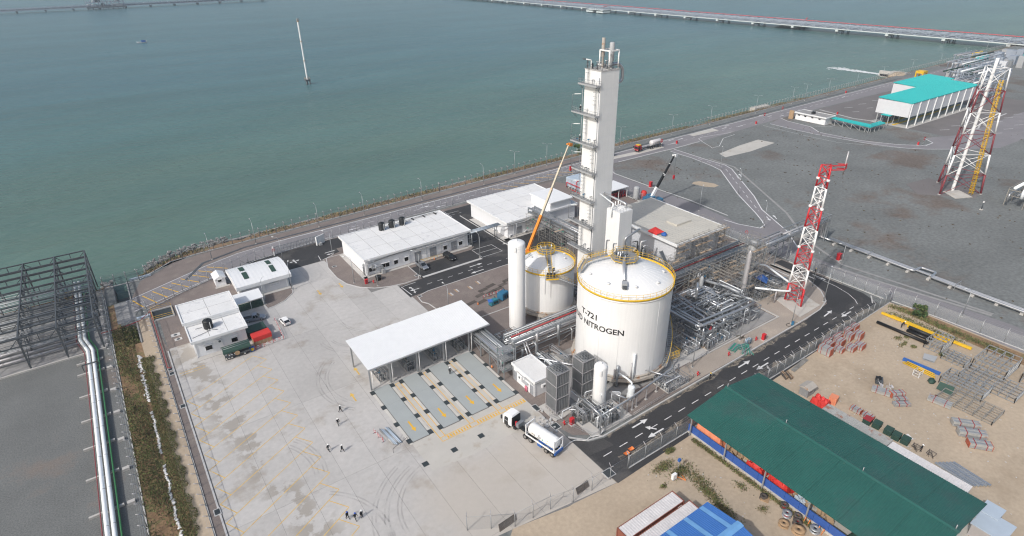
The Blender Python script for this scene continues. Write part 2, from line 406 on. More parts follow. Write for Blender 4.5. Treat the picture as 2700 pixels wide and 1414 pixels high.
# land
xs = [-2600,-400,-60,-30,-9.2]
def coast(x0, x1, step): 
    n = max(1, int((x1-x0)/step)); return [(x0+(x1-x0)*i/n, yf(x0+(x1-x0)*i/n)+.8) for i in range(n+1)]
g = MB()
g.sheet([(-2600,-400),(-9.2,-400),(-9.2,182.3),(-400,182.3),(-2600,182.3)], 0)
g.sheet([(-9.2,-400),(-6,-400),(-6,147),(-9.2,147)], 0).sheet([(-9.2,158),(-6,158),(-6,171.5),(-9.2,171.5)], 0)
g.sheet([(-6,-400),(3400,-400),(3400,300)]+list(reversed(coast(-6,2500,20))), 0)
structure('ground', g, 'gravel')
g = MB()
for y0, y1 in ((147,158),(171.5,183)):
    g.box((-9.6,y0-.3,-3.6),(-9.2,y1,-.01)); g.box((-6,y0-.3,-3.6),(-5.7,y1,.25)); g.box((-9.2,y0-.3,-3.6),(-6,y0,-.01))
    if y0 < 150: g.box((-9.2,y1,-3.6),(-6,y1+.3,-.01))
structure('culvert_walls', g, 'concrete_dark')
structure('culvert_water', MB().rect(-9.2,146.9,-6,158,-2.2).rect(-9.2,171.5,-6,179,-2.6), 'black')

# sea bank: rough earth slope down to the water
rb = random.Random(3); rows = 7; X = [-60,-40,-25,-14,-10,-6]+[-3+i*2.2 for i in range(165)]+[362+i*8 for i in range(60)]+[900,1400,2500]
v = []; f = []
for i, x in enumerate(X):
    w = 14 if x > 10 else (8 if x < -5 else 10)
    if x > 250: w = 11
    for j in range(rows):
        t = j/(rows-1)
        v.append((x, yf(x)+.7+t*w+(rb.uniform(-.5,.5) if 0 < j else 0), -.02-4.6*t**1.25+(rb.uniform(-.35,.35) if 0 < j else 0)))
for i in range(len(X)-1):
    if -10.1 < X[i] < -6.5: continue
    for j in range(rows-1):
        a = i*rows+j; f.append((a, a+1, a+rows+1, a+rows))
bk = MB(); bk.add(v, [tuple(reversed(q)) for q in f], True)
structure('sea_bank', bk, 'bank_earth')
def rock(mb, c, r, rnd):
    o = [(c[0]+rnd.uniform(.6,1.1)*r*x, c[1]+rnd.uniform(.6,1.1)*r*y, c[2]+rnd.uniform(.5,.9)*r*z) for x, y, z in ((-1,-1,-1),(1,-1,-1),(1,1,-1),(-1,1,-1),(-1,-1,1),(1,-1,1),(1,1,1),(-1,1,1))]
    mb.add(o, [(3,2,1,0),(4,5,6,7),(0,1,5,4),(1,2,6,5),(2,3,7,6),(3,0,4,7)])
rk = MB()
for i in range(3600):
    x = -4+rb.random()**1.6*420 if rb.random() < .8 else -4+rb.random()*46
    t = rb.uniform(.55,1.0); w = 14 if x > 10 else 10
    if x > 250: w = 11
    if 60 < x and rb.random() < .35: continue
    rock(rk, (x, yf(x)+.7+t*w, -.02-4.6*t**1.25+.05), rb.uniform(.18,.55), rb)
for i in range(160): rock(rk, (rb.uniform(-12,-9.5), rb.uniform(183,190), rb.uniform(-3.4,-1.5)), rb.uniform(.3,.6), rb)
for i in range(500):
    x = rb.uniform(-1,24); rock(rk, (x, yf(x)+rb.uniform(6.5,11), -.9-rb.random()*2.2), rb.uniform(.2,.42), rb)
o = rk.build('shore_rocks', 'rock'); tag(o, 'grey boulders of the sea wall along the waterline', 'rocks', kind='stuff')

# leafy ground cover made of many small leaf faces
def leaf_patch(mb, rnd, pts, n, size, h, spread):
    for _ in range(n):
        c = pts(rnd)
        if c is None: continue
        x, y, z, hh_ = c; s = size*rnd.uniform(.6,1.5); a = rnd.uniform(0, 2*pi); zz = z+rnd.random()**1.3*hh_*h
        t = rnd.uniform(-.9,.9); dx, dy = cos(a)*s, sin(a)*s; up = s*rnd.uniform(.3,1.3)
        mb.cur = rnd.choice((0,0,1,2) if rnd.random() < .6 else (1,1,2))
        mb.add([(x-dx*.5, y-dy*.5, zz), (x+dx*.5, y+dy*.5, zz+t*s*.4), (x+dy*.4+dx*.1, y-dx*.4+dy*.1, zz+up)], [(0,1,2)])
gr = MB(); rg = random.Random(11)
def bankpt(r):
    x = r.uniform(-3,360); t = r.random()*.62
    if sin(x*.21)+sin(x*.083+2) + r.uniform(-1,1) < -.2: return None
    w = 14 if x > 10 else 10
    return (x, yf(x)+1.2+t*w, -.1-4.6*t**1.25, 1)
leaf_patch(gr, rg, bankpt, 15000, .45, .35, 1)
o = gr.build('bank_grass', ['leaf_dry','leaf_dry','leaf_dark']); tag(o, 'dry brown grass and weeds growing on the sea bank', 'grass', kind='stuff')

# ---------------------------------------------------------------- surfaces, each sheet some millimetres over the one below
sh = lambda name, polys, z, m: structure(name, (lambda b: [b.sheet(p, z) for p in polys] and b)(MB()), m)
sh('left_gravel_yard', [[(-120,20),(-11.2,20),(-11.2,182),(-120,182)]], .006, 'gravel_left')
sh('ditch_soil', [[(-11.2,20),(-9.2,20),(-9.2,171),(-11.2,171)],[(-6,20),(-3.9,20),(-4.2,148),(-6,150)],[(-9.2,20),(-6,20),(-6,147),(-9.2,147)]], .008, 'bank_earth')
sh('sand_strip', [[(-4.4,20),(-2.8,20),(-2.8,161),(-6,158),(-6,150)]], .014, 'sand')
sh('drain_strip', [[(-2.8,20),(-1.1,20),(-1.1,140),(-2.8,161)]], .010, 'paver')
sh('sand_yard', [[(20,-300),(153.6,-300),(153.6,53.6),(60,51.9),(46,51.7),(36,53.5),(20,40)],[(153.7,-300),(157,-300),(157,43),(153.7,52)]], .006, 'sand')
# paving of the plant itself, brick-brown
sh('plant_paving', [[(55.8,68),(57,64),(61,61.2),(150,61.2),(153.4,70),(153.4,150),(142,178),(-2.8,178),(-2.8,161),(-1.1,160.9),(-1.1,139.9),(6.5,139.9),(6.5,128),(55.8,128)]], .006, 'paver')
sh('beige_paving', [[(84,61.4),(129,61.4),(139,62.4),(145,67),(148,73),(148,84),(128,84),(124,70.5),(124.4,66.1),(84,66.1)],[(143,106),(153,100),(153,66),(150,61.6),(147,73),(147,100)]], .011, 'paver_beige')
sh('plant_slab', [[(62,66.5),(99,66.5),(99,86),(62,86)],[(100,84.5),(124,84.5),(124,66.5),(100,66.5)]], .014, 'concrete_dark')
# perimeter road and the far roads
peri_lo = [(-8,162.5),(5.6,168),(13.3,171),(27.4,175.2),(45,177.8),(97,179.3),(160,180.2),(203,180),(232,180),(262,181.5)]
sh('perimeter_road', [[(-7,171),(14,180.6),(24,184),(36,185.6),(60,186.2),(110,187.6),(188,190.8),(292,193.4),(449,197.5),(2400,250),(2400,215),(449,184),(310,184)]+list(reversed(peri_lo))], .012, 'asphalt_grey')
sh('verge_paving', [[(-5.7,171.8),(-2.5,181.8),(2,184.8),(6.6,189),(14,190.2),(60,192.4),(100,193.8),(188,196.3),(188,191.2),(110,188),(60,186.6),(36,186),(24,184.4),(13.6,181)]], .007, 'paver')
sh('side_road', [[(153.5,-200),(162.5,-200),(166,33),(162.4,62),(161.7,76),(163.5,100),(166,112.5),(167.8,132),(167,168),(176,180),(166,180),(155,178),(155,104),(155,54)]], .009, 'asphalt_grey')
diagL = [(209.4,177.5),(209.2,164.9),(207.1,152.3),(205.4,146.9),(187.5,125),(177.4,110.4),(173.4,105.2),(170.7,102.3),(167.7,101.7),(164.9,107.9),(164.2,113)]
diagR = [(213.8,179),(212.9,161.1),(213,150.1),(210.8,145),(191.3,120.4),(182.1,110.6),(172.6,94.7),(164.6,86)]
sh('diagonal_road', [diagL+[(162.2,113),(161,84)]+list(reversed(diagR))], .016, 'asphalt_grey')
loop_out = [(287.8,180),(287,165),(287.4,152.7),(291.5,128.8),(297,117),(302.8,110.5),(316.8,99.8)]
loop_in = [(326,118),(320.5,119.5),(315.5,113.6),(308.4,113.5),(300,122),(293.3,136),(292,155.4),(298.5,163.7),(300,178),(303,184)]
sh('loop_road', [loop_out+[(330,92),(420,90),(420,112),(340,112)]+loop_in], .014, 'asphalt_grey')
sh('car_park', [[(334,170),(337,183),(425,183.5),(450,180),(450,98),(330,100),(332,116)]], .010, 'asphalt_brown')
sh('gravel_plot_slab', [[(221.7,157),(224,162),(241.5,164.6),(257.1,165.5),(258.3,157.4),(238,155.8)],[(212,183.4),(196,183.2),(180,184.6),(180.5,187.6),(212,186)],[(237.9,191.2),(256.8,192.2),(256.4,187.7),(237.7,188.2)]], .020, 'apron')
sh('sand_heap_pad', [[(183.3,142.9),(185.5,144),(188,143.2),(190.4,138),(189.9,135.4),(187,135.2),(184.6,138)]], .012, 'sand')
# tyre-dusted strips and asphalt inside the plant
sh('inner_road', [[(55.1,128.6),(86.6,128.9),(142,128.9),(153.2,118),(153.2,128),(146,136.4),(116.5,136.4),(116.5,176),(85.0,176),(85.0,144.9),(83.2,143.6),(62.4,143.6),(62.4,136),(55,135.4)],
                  [(24.5,176),(29.5,165.9),(31.6,163.3),(43.5,163.6),(46.3,165.5),(49.8,166.4),(49.9,169.2),(84.9,169.2),(84.9,177.4),(45,176.6)],
                  [(17.4,170.4),(31.6,167),(27,175.6),(19,174)]], .026, 'asphalt_new')
sh('south_road', [[(55.8,50.6),(150,53.5),(152.6,60),(152.9,84),(149.6,84),(148.6,73.5),(145.2,66.2),(140,62.6),(129.3,61.3),(61.2,60.0),(58.2,60.8),(55.8,63.6)]], .026, 'asphalt_new')
sh('asphalt_patch', [[(55.9,63.4),(58.2,60.9),(61,60.1),(61.5,57.6),(55.9,58.2)]], .030, 'asphalt_patch')

# dust carried over the front of the yard by lorries
nt = MATS['yard_slab'].node_tree; N = nt.nodes; L = nt.links; b = N['Principled BSDF']; src = b.inputs['Base Color'].links[0].from_socket
geo = N.new('ShaderNodeNewGeometry'); sp_ = N.new('ShaderNodeSeparateXYZ'); L.new(geo.outputs['Position'], sp_.inputs[0])
nz = N.new('ShaderNodeTexNoise'); nz.inputs['Scale'].default_value = .12; nz.inputs['Detail'].default_value = 6; L.new(geo.outputs['Position'], nz.inputs['Vector'])
def _ramp(sock, a, c, amt):
    k = N.new('ShaderNodeMath'); k.operation = 'MULTIPLY_ADD'; L.new(nz.outputs['Fac'], k.inputs[0]); k.inputs[1].default_value = amt; L.new(sock, k.inputs[2])
    r = N.new('ShaderNodeMapRange'); r.interpolation_type = 'SMOOTHSTEP'; r.inputs[1].default_value = a; r.inputs[2].default_value = c; L.new(k.outputs[0], r.inputs[0]); return r.outputs[0]
mk = N.new('ShaderNodeMath'); mk.operation = 'MULTIPLY'; L.new(_ramp(sp_.outputs['X'], 27, 41, 14), mk.inputs[0]); L.new(_ramp(sp_.outputs['Y'], 80, 69, 8), mk.inputs[1])
mk2 = N.new('ShaderNodeMath'); mk2.operation = 'MULTIPLY'; mk2.inputs[1].default_value = .62; L.new(mk.outputs[0], mk2.inputs[0])
mx = N.new('ShaderNodeMix'); mx.data_type = 'RGBA'; L.new(mk2.outputs[0], mx.inputs[0]); L.new(src, mx.inputs[6]); mx.inputs[7].default_value = (.44, .392, .335, 1); L.new(mx.outputs[2], b.inputs['Base Color'])
# dried puddle stains along the low line of the lorry bays
def _m(op, a, c=None):
    k = N.new('ShaderNodeMath'); k.operation = op
    for q, v in enumerate((a, c)):
        if v is None: continue
        if isinstance(v, (int, float)): k.inputs[q].default_value = v
        else: L.new(v, k.inputs[q])
    return k.outputs[0]
dd = _m('ABSOLUTE', _m('SUBTRACT', sp_.outputs['X'], _m('ADD', 3.6, _m('MULTIPLY', _m('SUBTRACT', 120, sp_.outputs['Y']), .14))))
bd = N.new('ShaderNodeMapRange'); bd.interpolation_type = 'SMOOTHSTEP'; bd.inputs[1].default_value = 5.5; bd.inputs[2].default_value = 1.0; L.new(dd, bd.inputs[0])
n2 = N.new('ShaderNodeTexNoise'); n2.inputs['Scale'].default_value = .16; n2.inputs['Detail'].default_value = 9; n2.inputs['Roughness'].default_value = .62; L.new(geo.outputs['Position'], n2.inputs['Vector'])
r2_ = N.new('ShaderNodeMapRange'); r2_.inputs[1].default_value = .56; r2_.inputs[2].default_value = .60; L.new(_m('ADD', n2.outputs['Fac'], _m('MULTIPLY', bd.outputs[0], .07)), r2_.inputs[0])
m3 = N.new('ShaderNodeMix'); m3.data_type = 'RGBA'; L.new(_m('MULTIPLY', _m('MULTIPLY', r2_.outputs[0], bd.outputs[0]), .85), m3.inputs[0]); L.new(mx.outputs[2], m3.inputs[6]); m3.inputs[7].default_value = (.30, .275, .243, 1); L.new(m3.outputs[2], b.inputs['Base Color'])
# concrete yard: cast slabs with open joints, each a piece of its own
yard = bpy.data.objects.new('concrete_yard', None); COL.objects.link(yard); yard['kind'] = 'structure'
jb = MB().sheet([(-1.0,30),(29.9,30),(29.9,54),(36,53.6),(46,51.8),(55.75,50.8),(55.75,69),(55.75,137),(44,148),(44,163.4),(30.8,163.4),(16,154.6),(16,131),(3,131),(-1.0,140)], .010)
j = jb.build('slab_joint', 'joint', yard)
gx = [-.9]+[.6+5.9*i for i in range(1, 10)]+[55.7]; gy = [30,54.3,78.9,103.0,128.2,152,163.4]
rs = random.Random(5)
for i in range(len(gx)-1):
    for k in range(len(gy)-1):
        x0, x1, y0, y1 = gx[i]+.02, gx[i+1]-.02, gy[k]+.02, gy[k+1]-.02
        if k == 4 and x1 < 7: y1 = 140
        elif k == 4 and x1 < 14: y1 = 133
        if k == 4 and x0 > 47: y1 = 137; x1 = min(x1, 55.1)
        if k == 5 and (x1 < 25 or x0 > 42): continue
        if k == 0 and x0 > 29:
            MB().prism([(x0,54.2-(x0-30)*.13),(x1,54.2-(x1-30)*.13),(x1,y1),(x0,y1)],.002,.03).build('slab','yard_slab',yard); continue
        if k == 5: x0 = max(x0, 25); x1 = min(x1, 44)
        MB().box((x0,y0,.002),(x1,y1,.030+rs.uniform(-.002,.002))).build('slab', 'yard_slab', yard)
YZ = .034
rd = random.Random(21)
def wob(poly, n=3, amp=.5):
    o = []
    for a, b_ in zip(poly, poly[1:]+poly[:1]):
        for k in range(n):
            t = k/n; o.append((a[0]+(b_[0]-a[0])*t+rd.uniform(-amp, amp), a[1]+(b_[1]-a[1])*t+rd.uniform(-amp, amp)))
    return o
#sh('sand_dust', [[(19,48),(24,58),(31.5,63.4),(33,69),(38,71.5),(47,73),(55.6,66),(55.6,31),(20,31)]], YZ, 'yard_dust')
sh('loading_apron', [[(31.4,71.4),(39.6,70.6),(55.5,71.2),(55.5,98.2),(31.2,98.2)]], YZ+.004, 'apron')
# stains and tyre marks on the slabs
s = MB()
for y0, x0, x1 in ((53.9,60,146),(60.6,62,128)):
    n = 40; s.sheet([(x0+(x1-x0)*k/n, y0+.008*(x0+(x1-x0)*k/n-60)-.1) for k in range(n+1)]+[(x1-(x1-x0)*k/n, y0+.008*(x1-(x1-x0)*k/n-60)+(.5+rd.random()*.9)*(1 if y0 < 55 else -1)) for k in range(n+1)], .0295)
structure('road_edge_dust', s, 'edge_dust')
s = MB()
for (cx_, cy_, r, a0, a1) in ((36,104,13,2.2,3.9),(36,104,11.2,2.3,3.8),(20,93,15,-1.0,.1),(33,62,15,2.0,3.4),(33,62,13,1.9,3.3),(33,63,10.5,1.8,3.2),(38,122,9,3.2,4.6),(38,122,7.2,3.3,4.7),(6,66,14,-.3,.9),(2,85,14,-.2,.6),(2,85,12.4,-.2,.6),(47,128,11,3.2,4.4)):
    n = 26; pts = [(cx_+r*cos(a0+(a1-a0)*k/n), cy_+r*sin(a0+(a1-a0)*k/n)) for k in range(n+1)]
    s.strip(pts, .28, YZ+.006+.0004*r); s.strip(pts, .28, YZ+.006+.0004*r+.001, off=-.62 if r > 8 else .5)
structure('tyre_marks', s, 'tyre_mark')

# ---------------------------------------------------------------- kerbs and raised planted islands
def island(poly, m='paver'):
    """raised paving with a kerb round it"""
    A = sum(poly[i][0]*poly[(i+1)%len(poly)][1]-poly[(i+1)%len(poly)][0]*poly[i][1] for i in range(len(poly)))
    if A < 0: poly = list(reversed(poly))
    structure('paved_island', MB().prism(poly, .0, .11), m)
    P = poly+[poly[0], poly[1]]
    structure('kerb', MB().strip(P[:-1], .22, 0, .14, off=-.112), 'kerb')
isl_ctrl = [(45.0,164.2),(43.4,158),(43.3,150.5),(44.2,145.5),(46.4,141.6),(49.5,138.7),(53,137.2),(57.5,136.3),(61.6,136.5),(62.3,138),(62.4,145.4),(50.6,145.6),(50.2,164.2)]
island(isl_ctrl)
island([(30.9,152.3),(31.2,154.8),(31.6,156.6),(31.2,152.4),(30.2,149.2),(27.6,146.6),(24.4,145.2),(22.8,145.0),(22.6,147.2),(24,152.4)])
isl_gen = [(57.6,122.6),(56.6,124.4),(56.8,126.4),(58,127.8),(60.4,128.5),(86.4,128.7),(86.4,124),(94,124),(94,109),(61,109.2),(58.2,117)]
island(isl_gen)
structure('kerb', MB().strip([(55.9,64.0),(58.4,61.2),(61.4,60.4),(90.5,60.9),(129.3,61.6),(136,62.0),(141,63.4),(145,67.2),(147.6,72),(148.2,77),(148,84)], .25, 0, .15), 'kerb')
structure('kerb', MB().strip([(63,136.4),(82.6,136.6)], .8, 0, .13), 'kerb')
structure('kerb', MB().strip([(94.1,136.6),(94.1,169)], .3, 0, .13), 'kerb')
structure('kerb', MB().strip([(149.6,56.0),(152.8,58)], .3, 0, .13), 'kerb')
structure('pavement', MB().box((49.2,145.0,.02),(83.2,146.0,.16)).box((48.9,145.0,.02),(50.2,164,.16)).box((83.6,145.4,.02),(84.9,164,.16)), 'concrete')
structure('pavement', MB().box((95.2,142.6,.02),(124,143.6,.16)).box((94.9,142.6,.02),(97.2,164,.16)), 'concrete')
structure('drain_channel', MB().strip([(-1.15,30),(-1.3,139)], .3, 0, .12), 'kerb')
structure('bund_kerb', MB().strip([(124.6,71),(124.4,66),(92.5,66.2)], .35, 0, .2), 'concrete')
structure('loading_pad', MB().box((59.6,61.2,0),(69.8,67.2,.13)).box((56.6,68.7,0),(60.9,74,.16)).box((63.6,70.0,0),(69.2,74.2,.16)), 'concrete')
structure('mast_pad', MB().prism([(131.3,71.5),(128.6,62.8),(137.8,63.1),(140.2,71.5)], 0, .12), 'apron')
structure('tank_apron', MB().prism([(83.5,66.4),(99,66.4),(100.5,70.8),(90,73.5)], 0, .08), 'concrete')
structure('road_kerb', MB().strip([(170.8,176),(168,170),(168.2,150),(169,132),(168,114.4)], .5, 0, .05), 'kerb')
structure('road_kerb', MB().strip([(179.9,180.2),(203.1,180),(214,179.6),(232.2,180)], .5, 0, .10), 'kerb')
structure('cable_trench', MB().strip([(160,76.5),(162,62),(167,36)], .9, .0, .03), 'concrete_dark')
structure('cable_trench', MB().strip([(214.5,160),(213.5,146),(186,104),(171.5,88),(164,72),(168,36)], .8, .0, .028), 'concrete_dark')
structure('roadside_drain', MB().strip([(8,174.6),(14,183.2),(27,187.3),(60,188.2),(110,189.6),(200,192.6),(330,196.6),(470,200.6)], .8, .0, .07), 'dark_steel')

# ---------------------------------------------------------------- road markings
w = MB(); Z = .0325
w.strip([(55.6,135.0),(56.0,129.2)], .2, Z).strip([(56,134.9),(60,135.1)], .15, Z)
w.dash((62,132.2), (153,132.4), .14, Z, 1.6, 1.7)
w.arrow((79,134.0), 0, 4.4, .3, Z, 1.5, 1.0).arrow((77.2,130.4), pi, 4.4, .3, Z, 1.5, 1.0)
w.arrow((57.9,131.5), pi*.97, 2.6, .3, Z, 1.0, 1.1).arrow((57.5,132.8), pi*.6, 1.8, .25, Z+.001, .8, .9).arrow((57.4,130.4), -pi*.6, 1.6, .25, Z+.001, .8, .9)
w.strip([(83.2,143.2),(83.2,137.2)], .14, Z).strip([(83.2,143.2),(90.2,143.0)], .14, Z).strip([(90.2,143),(90.4,137.2)], .14, Z).strip([(83.6,140.2),(90.2,140)], .14, Z).strip([(83.2,137.2),(90.4,137.2)], .14, Z)
w.arrow((95,141.0), pi*.97, 4, .3, Z+.001, 1.4, 1.0).strip([(84.5,148.2),(88,148.1)], .14, Z).strip([(84.5,151),(88,150.9)], .14, Z)
w.strip([(62.6,143.4),(62.6,137)], .14, Z)
for x in (88.6,91.4): w.strip([(x,169.8),(x+.1,176.8)], .14, Z)
w.strip([(86,173.2),(96,173.3)], .12, Z).dash((74,171.2),(96,171.4), .12, Z, 1.4, 1.6)
w.strip([(43.2,163.9),(43.6,167.6)], .16, Z).strip([(43.4,163.9),(47.5,165.5)], .16, Z)
w.arrow((47.5,168.2), .05, 3.4, .3, Z, 1.2, .9).arrow((47,166.6), pi, 2.4, .3, Z, 1.0, .9)
for a in (.2, 1.6, pi, -1.5): w.arrow((36.6+.8*cos(a),168.0+.8*sin(a)), a, 1.5, .26, Z+.0008*(a+2), .7, .8)
w.arrow((29.6,166.9), pi*.55, 3, .3, Z, 1.2, 1.0)
w.dash((58,56.6), (146,57.8), .16, Z, 2, 2)
def rarrow(c, a): w.arrow(c, a, 4.2, .32, Z, 1.6, 1.15)
rarrow((69.5,58.9), .02); rarrow((101.5,59.0), .02); rarrow((135.8,59.8), .1); rarrow((104,56.2), pi); rarrow((139,57.0), pi)
w.arrow((70,55.3), pi, 4.2, .32, Z, 1.6, 1.15).arrow((70.2,56.8), pi*.72, 2.2, .3, Z+.001, 1.0, 1.1)
w.strip([(146,57.9),(147.6,59.4),(149.2,62),(150.4,66),(151,72)], .14, Z)
w.arrow((149.8,73.5), pi*.49, 4, .3, Z, 1.5, 1.0).arrow((151.6,71.5), -pi*.5, 4, .3, Z, 1.5, 1.0)
for i in range(11): w.strip([(146.4-i*4.2,55.3),(146.1-i*4.2,53.9)], .22, Z)
w.dash((151.8,118),(151.8,127), .14, Z, 1.4, 1.5).strip([(141,129.4),(141,136)], .14, Z).strip([(141,132.8),(148,132.9)], .14, Z)
structure('road_markings', w, 'mark_white')
w = MB(); Z = .022
w.strip([(-7,171),(14,180.6),(24,184),(36,185.6)], .2, Z).strip([(36,185.6),(60,186),(110,187.3),(188,190.4),(292,193),(449,197)], .3, Z)
w.strip(peri_lo[:6], .18, Z, off=.5)
w.strip([(154.4,104),(154.6,54)], .15, Z)
w.strip(diagL, .34, Z, off=.2).strip(diagR, .34, Z, off=-.3)
mid = [lerp(a, b_, .5) for a, b_ in zip(diagL[1:6], diagR[1:6])]
for a, b_ in zip(mid, mid[1:]): w.dash(a, b_, .2, Z, 2.4, 2.6)
for c, a in (((203.8,137),-2.22),((206.5,138),.9),((176.6,104.6),-2.2),((179.6,104.2),.95)): w.arrow(c, a, 3.6, .34, Z, 1.4, 1.2)
w.strip(loop_out, .4, Z, off=0).strip(loop_in[1:], .4, Z, off=0)
w.strip([(316,112),(296,118.5),(282,140),(281,156),(282,180)], .16, Z-.02)
w.strip([(258,181.4),(239.2,184.6),(236,183.6),(233.2,178.8),(230,172),(228.6,169.6),(233.7,169.6),(246,177),(256,178)], .22, Z)
w.dash((60,182.4),(300,187.4), .16, Z, 2.4, 3.4).dash((310,188.6),(600,200), .2, Z, 3, 3)
for x, y in ((88,183.8),(150,186.3),(220,185.6),(229,188.6),(262,188.8),(272,186.4),(302,190),(308,186.6),(380,192)): w.arrow((x,y), .03, 4, .32, Z, 1.5, 1.1)
for x, y in ((93,181),(60,180.4),(224,190.2),(267,191),(300,194)): w.arrow((x,y), pi, 4, .32, Z, 1.5, 1.1)
for i in range(6):
    for k in range(3): w.strip([(342+i*13,122-k*9),(346.6+i*13,119.5-k*9)], .3, Z)
for i in range(5): w.strip([(352+i*15,176),(357+i*15,174)], .3, Z); w.strip([(346+i*15,168),(350+i*15,166.4)], .3, Z)
w.strip([(300,165),(306,158),(312,158)], .18, Z)
structure('road_markings', w, 'mark_faded')
w = MB()
for k in range(9):      # hatching on the perimeter road, left end and right end
    a = lerp((-5.6,170.6), (14.5,179.8), k/8); b_ = (a[0]+2.4+.3*k, a[1]-6.5+.25*k)
    w.strip([a, b_], .28, .024)
for k in range(8): w.strip([(117+k*5.6,185.6),(121.6+k*5.6,181.2)], .28, .024)
structure('road_hatching', w, 'mark_yellow_fresh')
structure('kerb', MB().strip([(337,182),(332,160),(334,152),(346,150)], .8, .0, .08), 'kerb')
structure('kerb', MB().strip([(406,116),(372,115.5),(360,112),(352,114)], .8, .0, .08), 'kerb')
w = MB(); Z = YZ+.004
for k in range(17):     # slanted lorry bays
    d = -4.55*k
    p = (-.8,112.7+d) if k else (-.8,117.1); a = (16.4,122.5+d)
    w.strip([(-.8,112.7+d),(16.4,122.5+d)], .13, Z)
    w.strip([(14.25,125.7+d),(16.45,122.55+d)], .13, Z+.001)
    w.strip([(-.8,117.3+d),(1.1,113.85+d)], .13, Z+.001)
w.strip([(-.8,117.25),(14.2,125.7)], .13, Z)
for c, a in (((42.5,145.6),-pi/2),((36.3,145.2),-pi/2),((27.5,98.6),pi/2),((31.4,106.5),pi/2)): w.arrow(c, a, 3.2, .3, Z, 1.2, 1.0)
w.strip([(-.6,128.2),(4.6,128.4)], .13, Z).strip([(-.2,127.3),(4.6,127.5)], .13, Z)
structure('bay_markings', w, 'mark_yellow')
w = MB(); Z = YZ+.010
for x0, x1 in ((36.3,37.4),(42.9,44.0),(49.3,50.4)):
    w.strip([(x0,77.8),(x0,97.3),(x1,97.3),(x1,77.8)], .14, Z)
for y in (76.7,77.8): w.strip([(36.3,y),(55.4,y+.1)], .13, Z+.001)
w.strip([(36.3,76.7),(36.3,77.8)], .12, Z+.002).strip([(55.4,76.8),(55.4,77.9)], .12, Z+.002)
for i in range(30):
    x = 37.6+i*.6
    if abs(x-43.4) > .7 and abs(x-49.8) > .7: w.rect(x, 76.9, x+.3, 77.6, Z+.001)
structure('walkway_markings', w, 'mark_yellow_fresh')

# ================================================================ BUILDINGS
def facing(side, u, w_, z, d):
    """point on a wall: u along it, d out of it"""
    return {'-y': (u, w_-d, z), '+y': (u, w_+d, z), '-x': (w_-d, u, z), '+x': (w_+d, u, z)}[side]
def wbox(mb, side, w_, u0, u1, z0, z1, d0, d1):
    a = facing(side, u0, w_, z0, d0); b = facing(side, u1, w_, z1, d1)
    return mb.box(tuple(map(min, a, b)), tuple(map(max, a, b)))
def window(par, side, w_, u0, u1, z0, z1, frame='parapet', mull=1):
    t = .09; fm = MB()
    wbox(fm, side, w_, u0, u1, z0-t, z0, .003, .08); wbox(fm, side, w_, u0, u1, z1, z1+t, .003, .08)
    wbox(fm, side, w_, u0-t, u0, z0-t, z1+t, .003, .08); wbox(fm, side, w_, u1, u1+t, z0-t, z1+t, .003, .08)
    for k in range(1, mull): wbox(fm, side, w_, u0+(u1-u0)*k/mull-.03, u0+(u1-u0)*k/mull+.03, z0, z1, .003, .06)
    f = fm.build('window', frame, par)
    wbox(MB(), side, w_, u0, u1, z0, z1, .002, .02).build('pane', 'window_black', f)
    wbox(MB(), side, w_, u0-.2, u1+.2, z1+.35, z1+.43, .003, .55).build('sunshade', frame, f)
def door(par, side, w_, u0, u1, z0, z1, m='door_grey', leaves=2):
    t = .08; fm = MB()
    wbox(fm, side, w_, u0-t, u0, z0, z1+t, .003, .1); wbox(fm, side, w_, u1, u1+t, z0, z1+t, .003, .1); wbox(fm, side, w_, u0, u1, z1, z1+t, .003, .1)
    d = fm.build('door', m, par)
    for k in range(leaves):
        a = u0+(u1-u0)*k/leaves+.015; b = u0+(u1-u0)*(k+1)/leaves-.015
        wbox(MB(), side, w_, a, b, z0, z1, .002, .05).build('door_leaf', m, d)
    h = MB(); c = (u0+u1)/2
    wbox(h, side, w_, c+.1, c+.2, z0+1.0, z0+1.15, .05, .1); h.build('handle', 'chrome', d)
def flat_roof(par, x0, y0, x1, y1, z, rim=.16, nx=6, ny=3, t=.45, m='roof_white'):
    r = MB().box((x0,y0,z-t),(x1,y1,z-.03)).build('roof', 'parapet', par)
    k = MB(); w_ = .28
    k.box((x0,y0,z-.028),(x1,y0+w_,z+rim)).box((x0,y1-w_,z-.028),(x1,y1,z+rim)).box((x0,y0+w_,z-.028),(x0+w_,y1-w_,z+rim)).box((x1-w_,y0+w_,z-.028),(x1,y1-w_,z+rim))
    k.build('parapet', 'parapet', r)
    MB().box((x0+w_,y0+w_,z-.028),(x1-w_,y1-w_,z-.022)).build('roof_joint', 'concrete_dark', r)
    for i in range(nx):
        for j in range(ny):
            a = x0+w_+(x1-x0-2*w_)*i/nx; b = x0+w_+(x1-x0-2*w_)*(i+1)/nx; c = y0+w_+(y1-y0-2*w_)*j/ny; d = y0+w_+(y1-y0-2*w_)*(j+1)/ny
            MB().box((a+.05,c+.05,z-.021),(b-.05,d-.05,z+.01)).build('roof_panel', m, r)
    return r
def aircon(par, side, w_, u, z, m='parapet'):
    a = wbox(MB(), side, w_, u-.5, u+.5, z, z+.75, .1, .5).build('air_conditioner', m, par)
    c = facing(side, u+.12, w_, z+.38, .5); d = facing(side, u+.12, w_, z+.38, .53)
    MB().tube(c, d, .28, 12).build('fan', 'dark_steel', a)

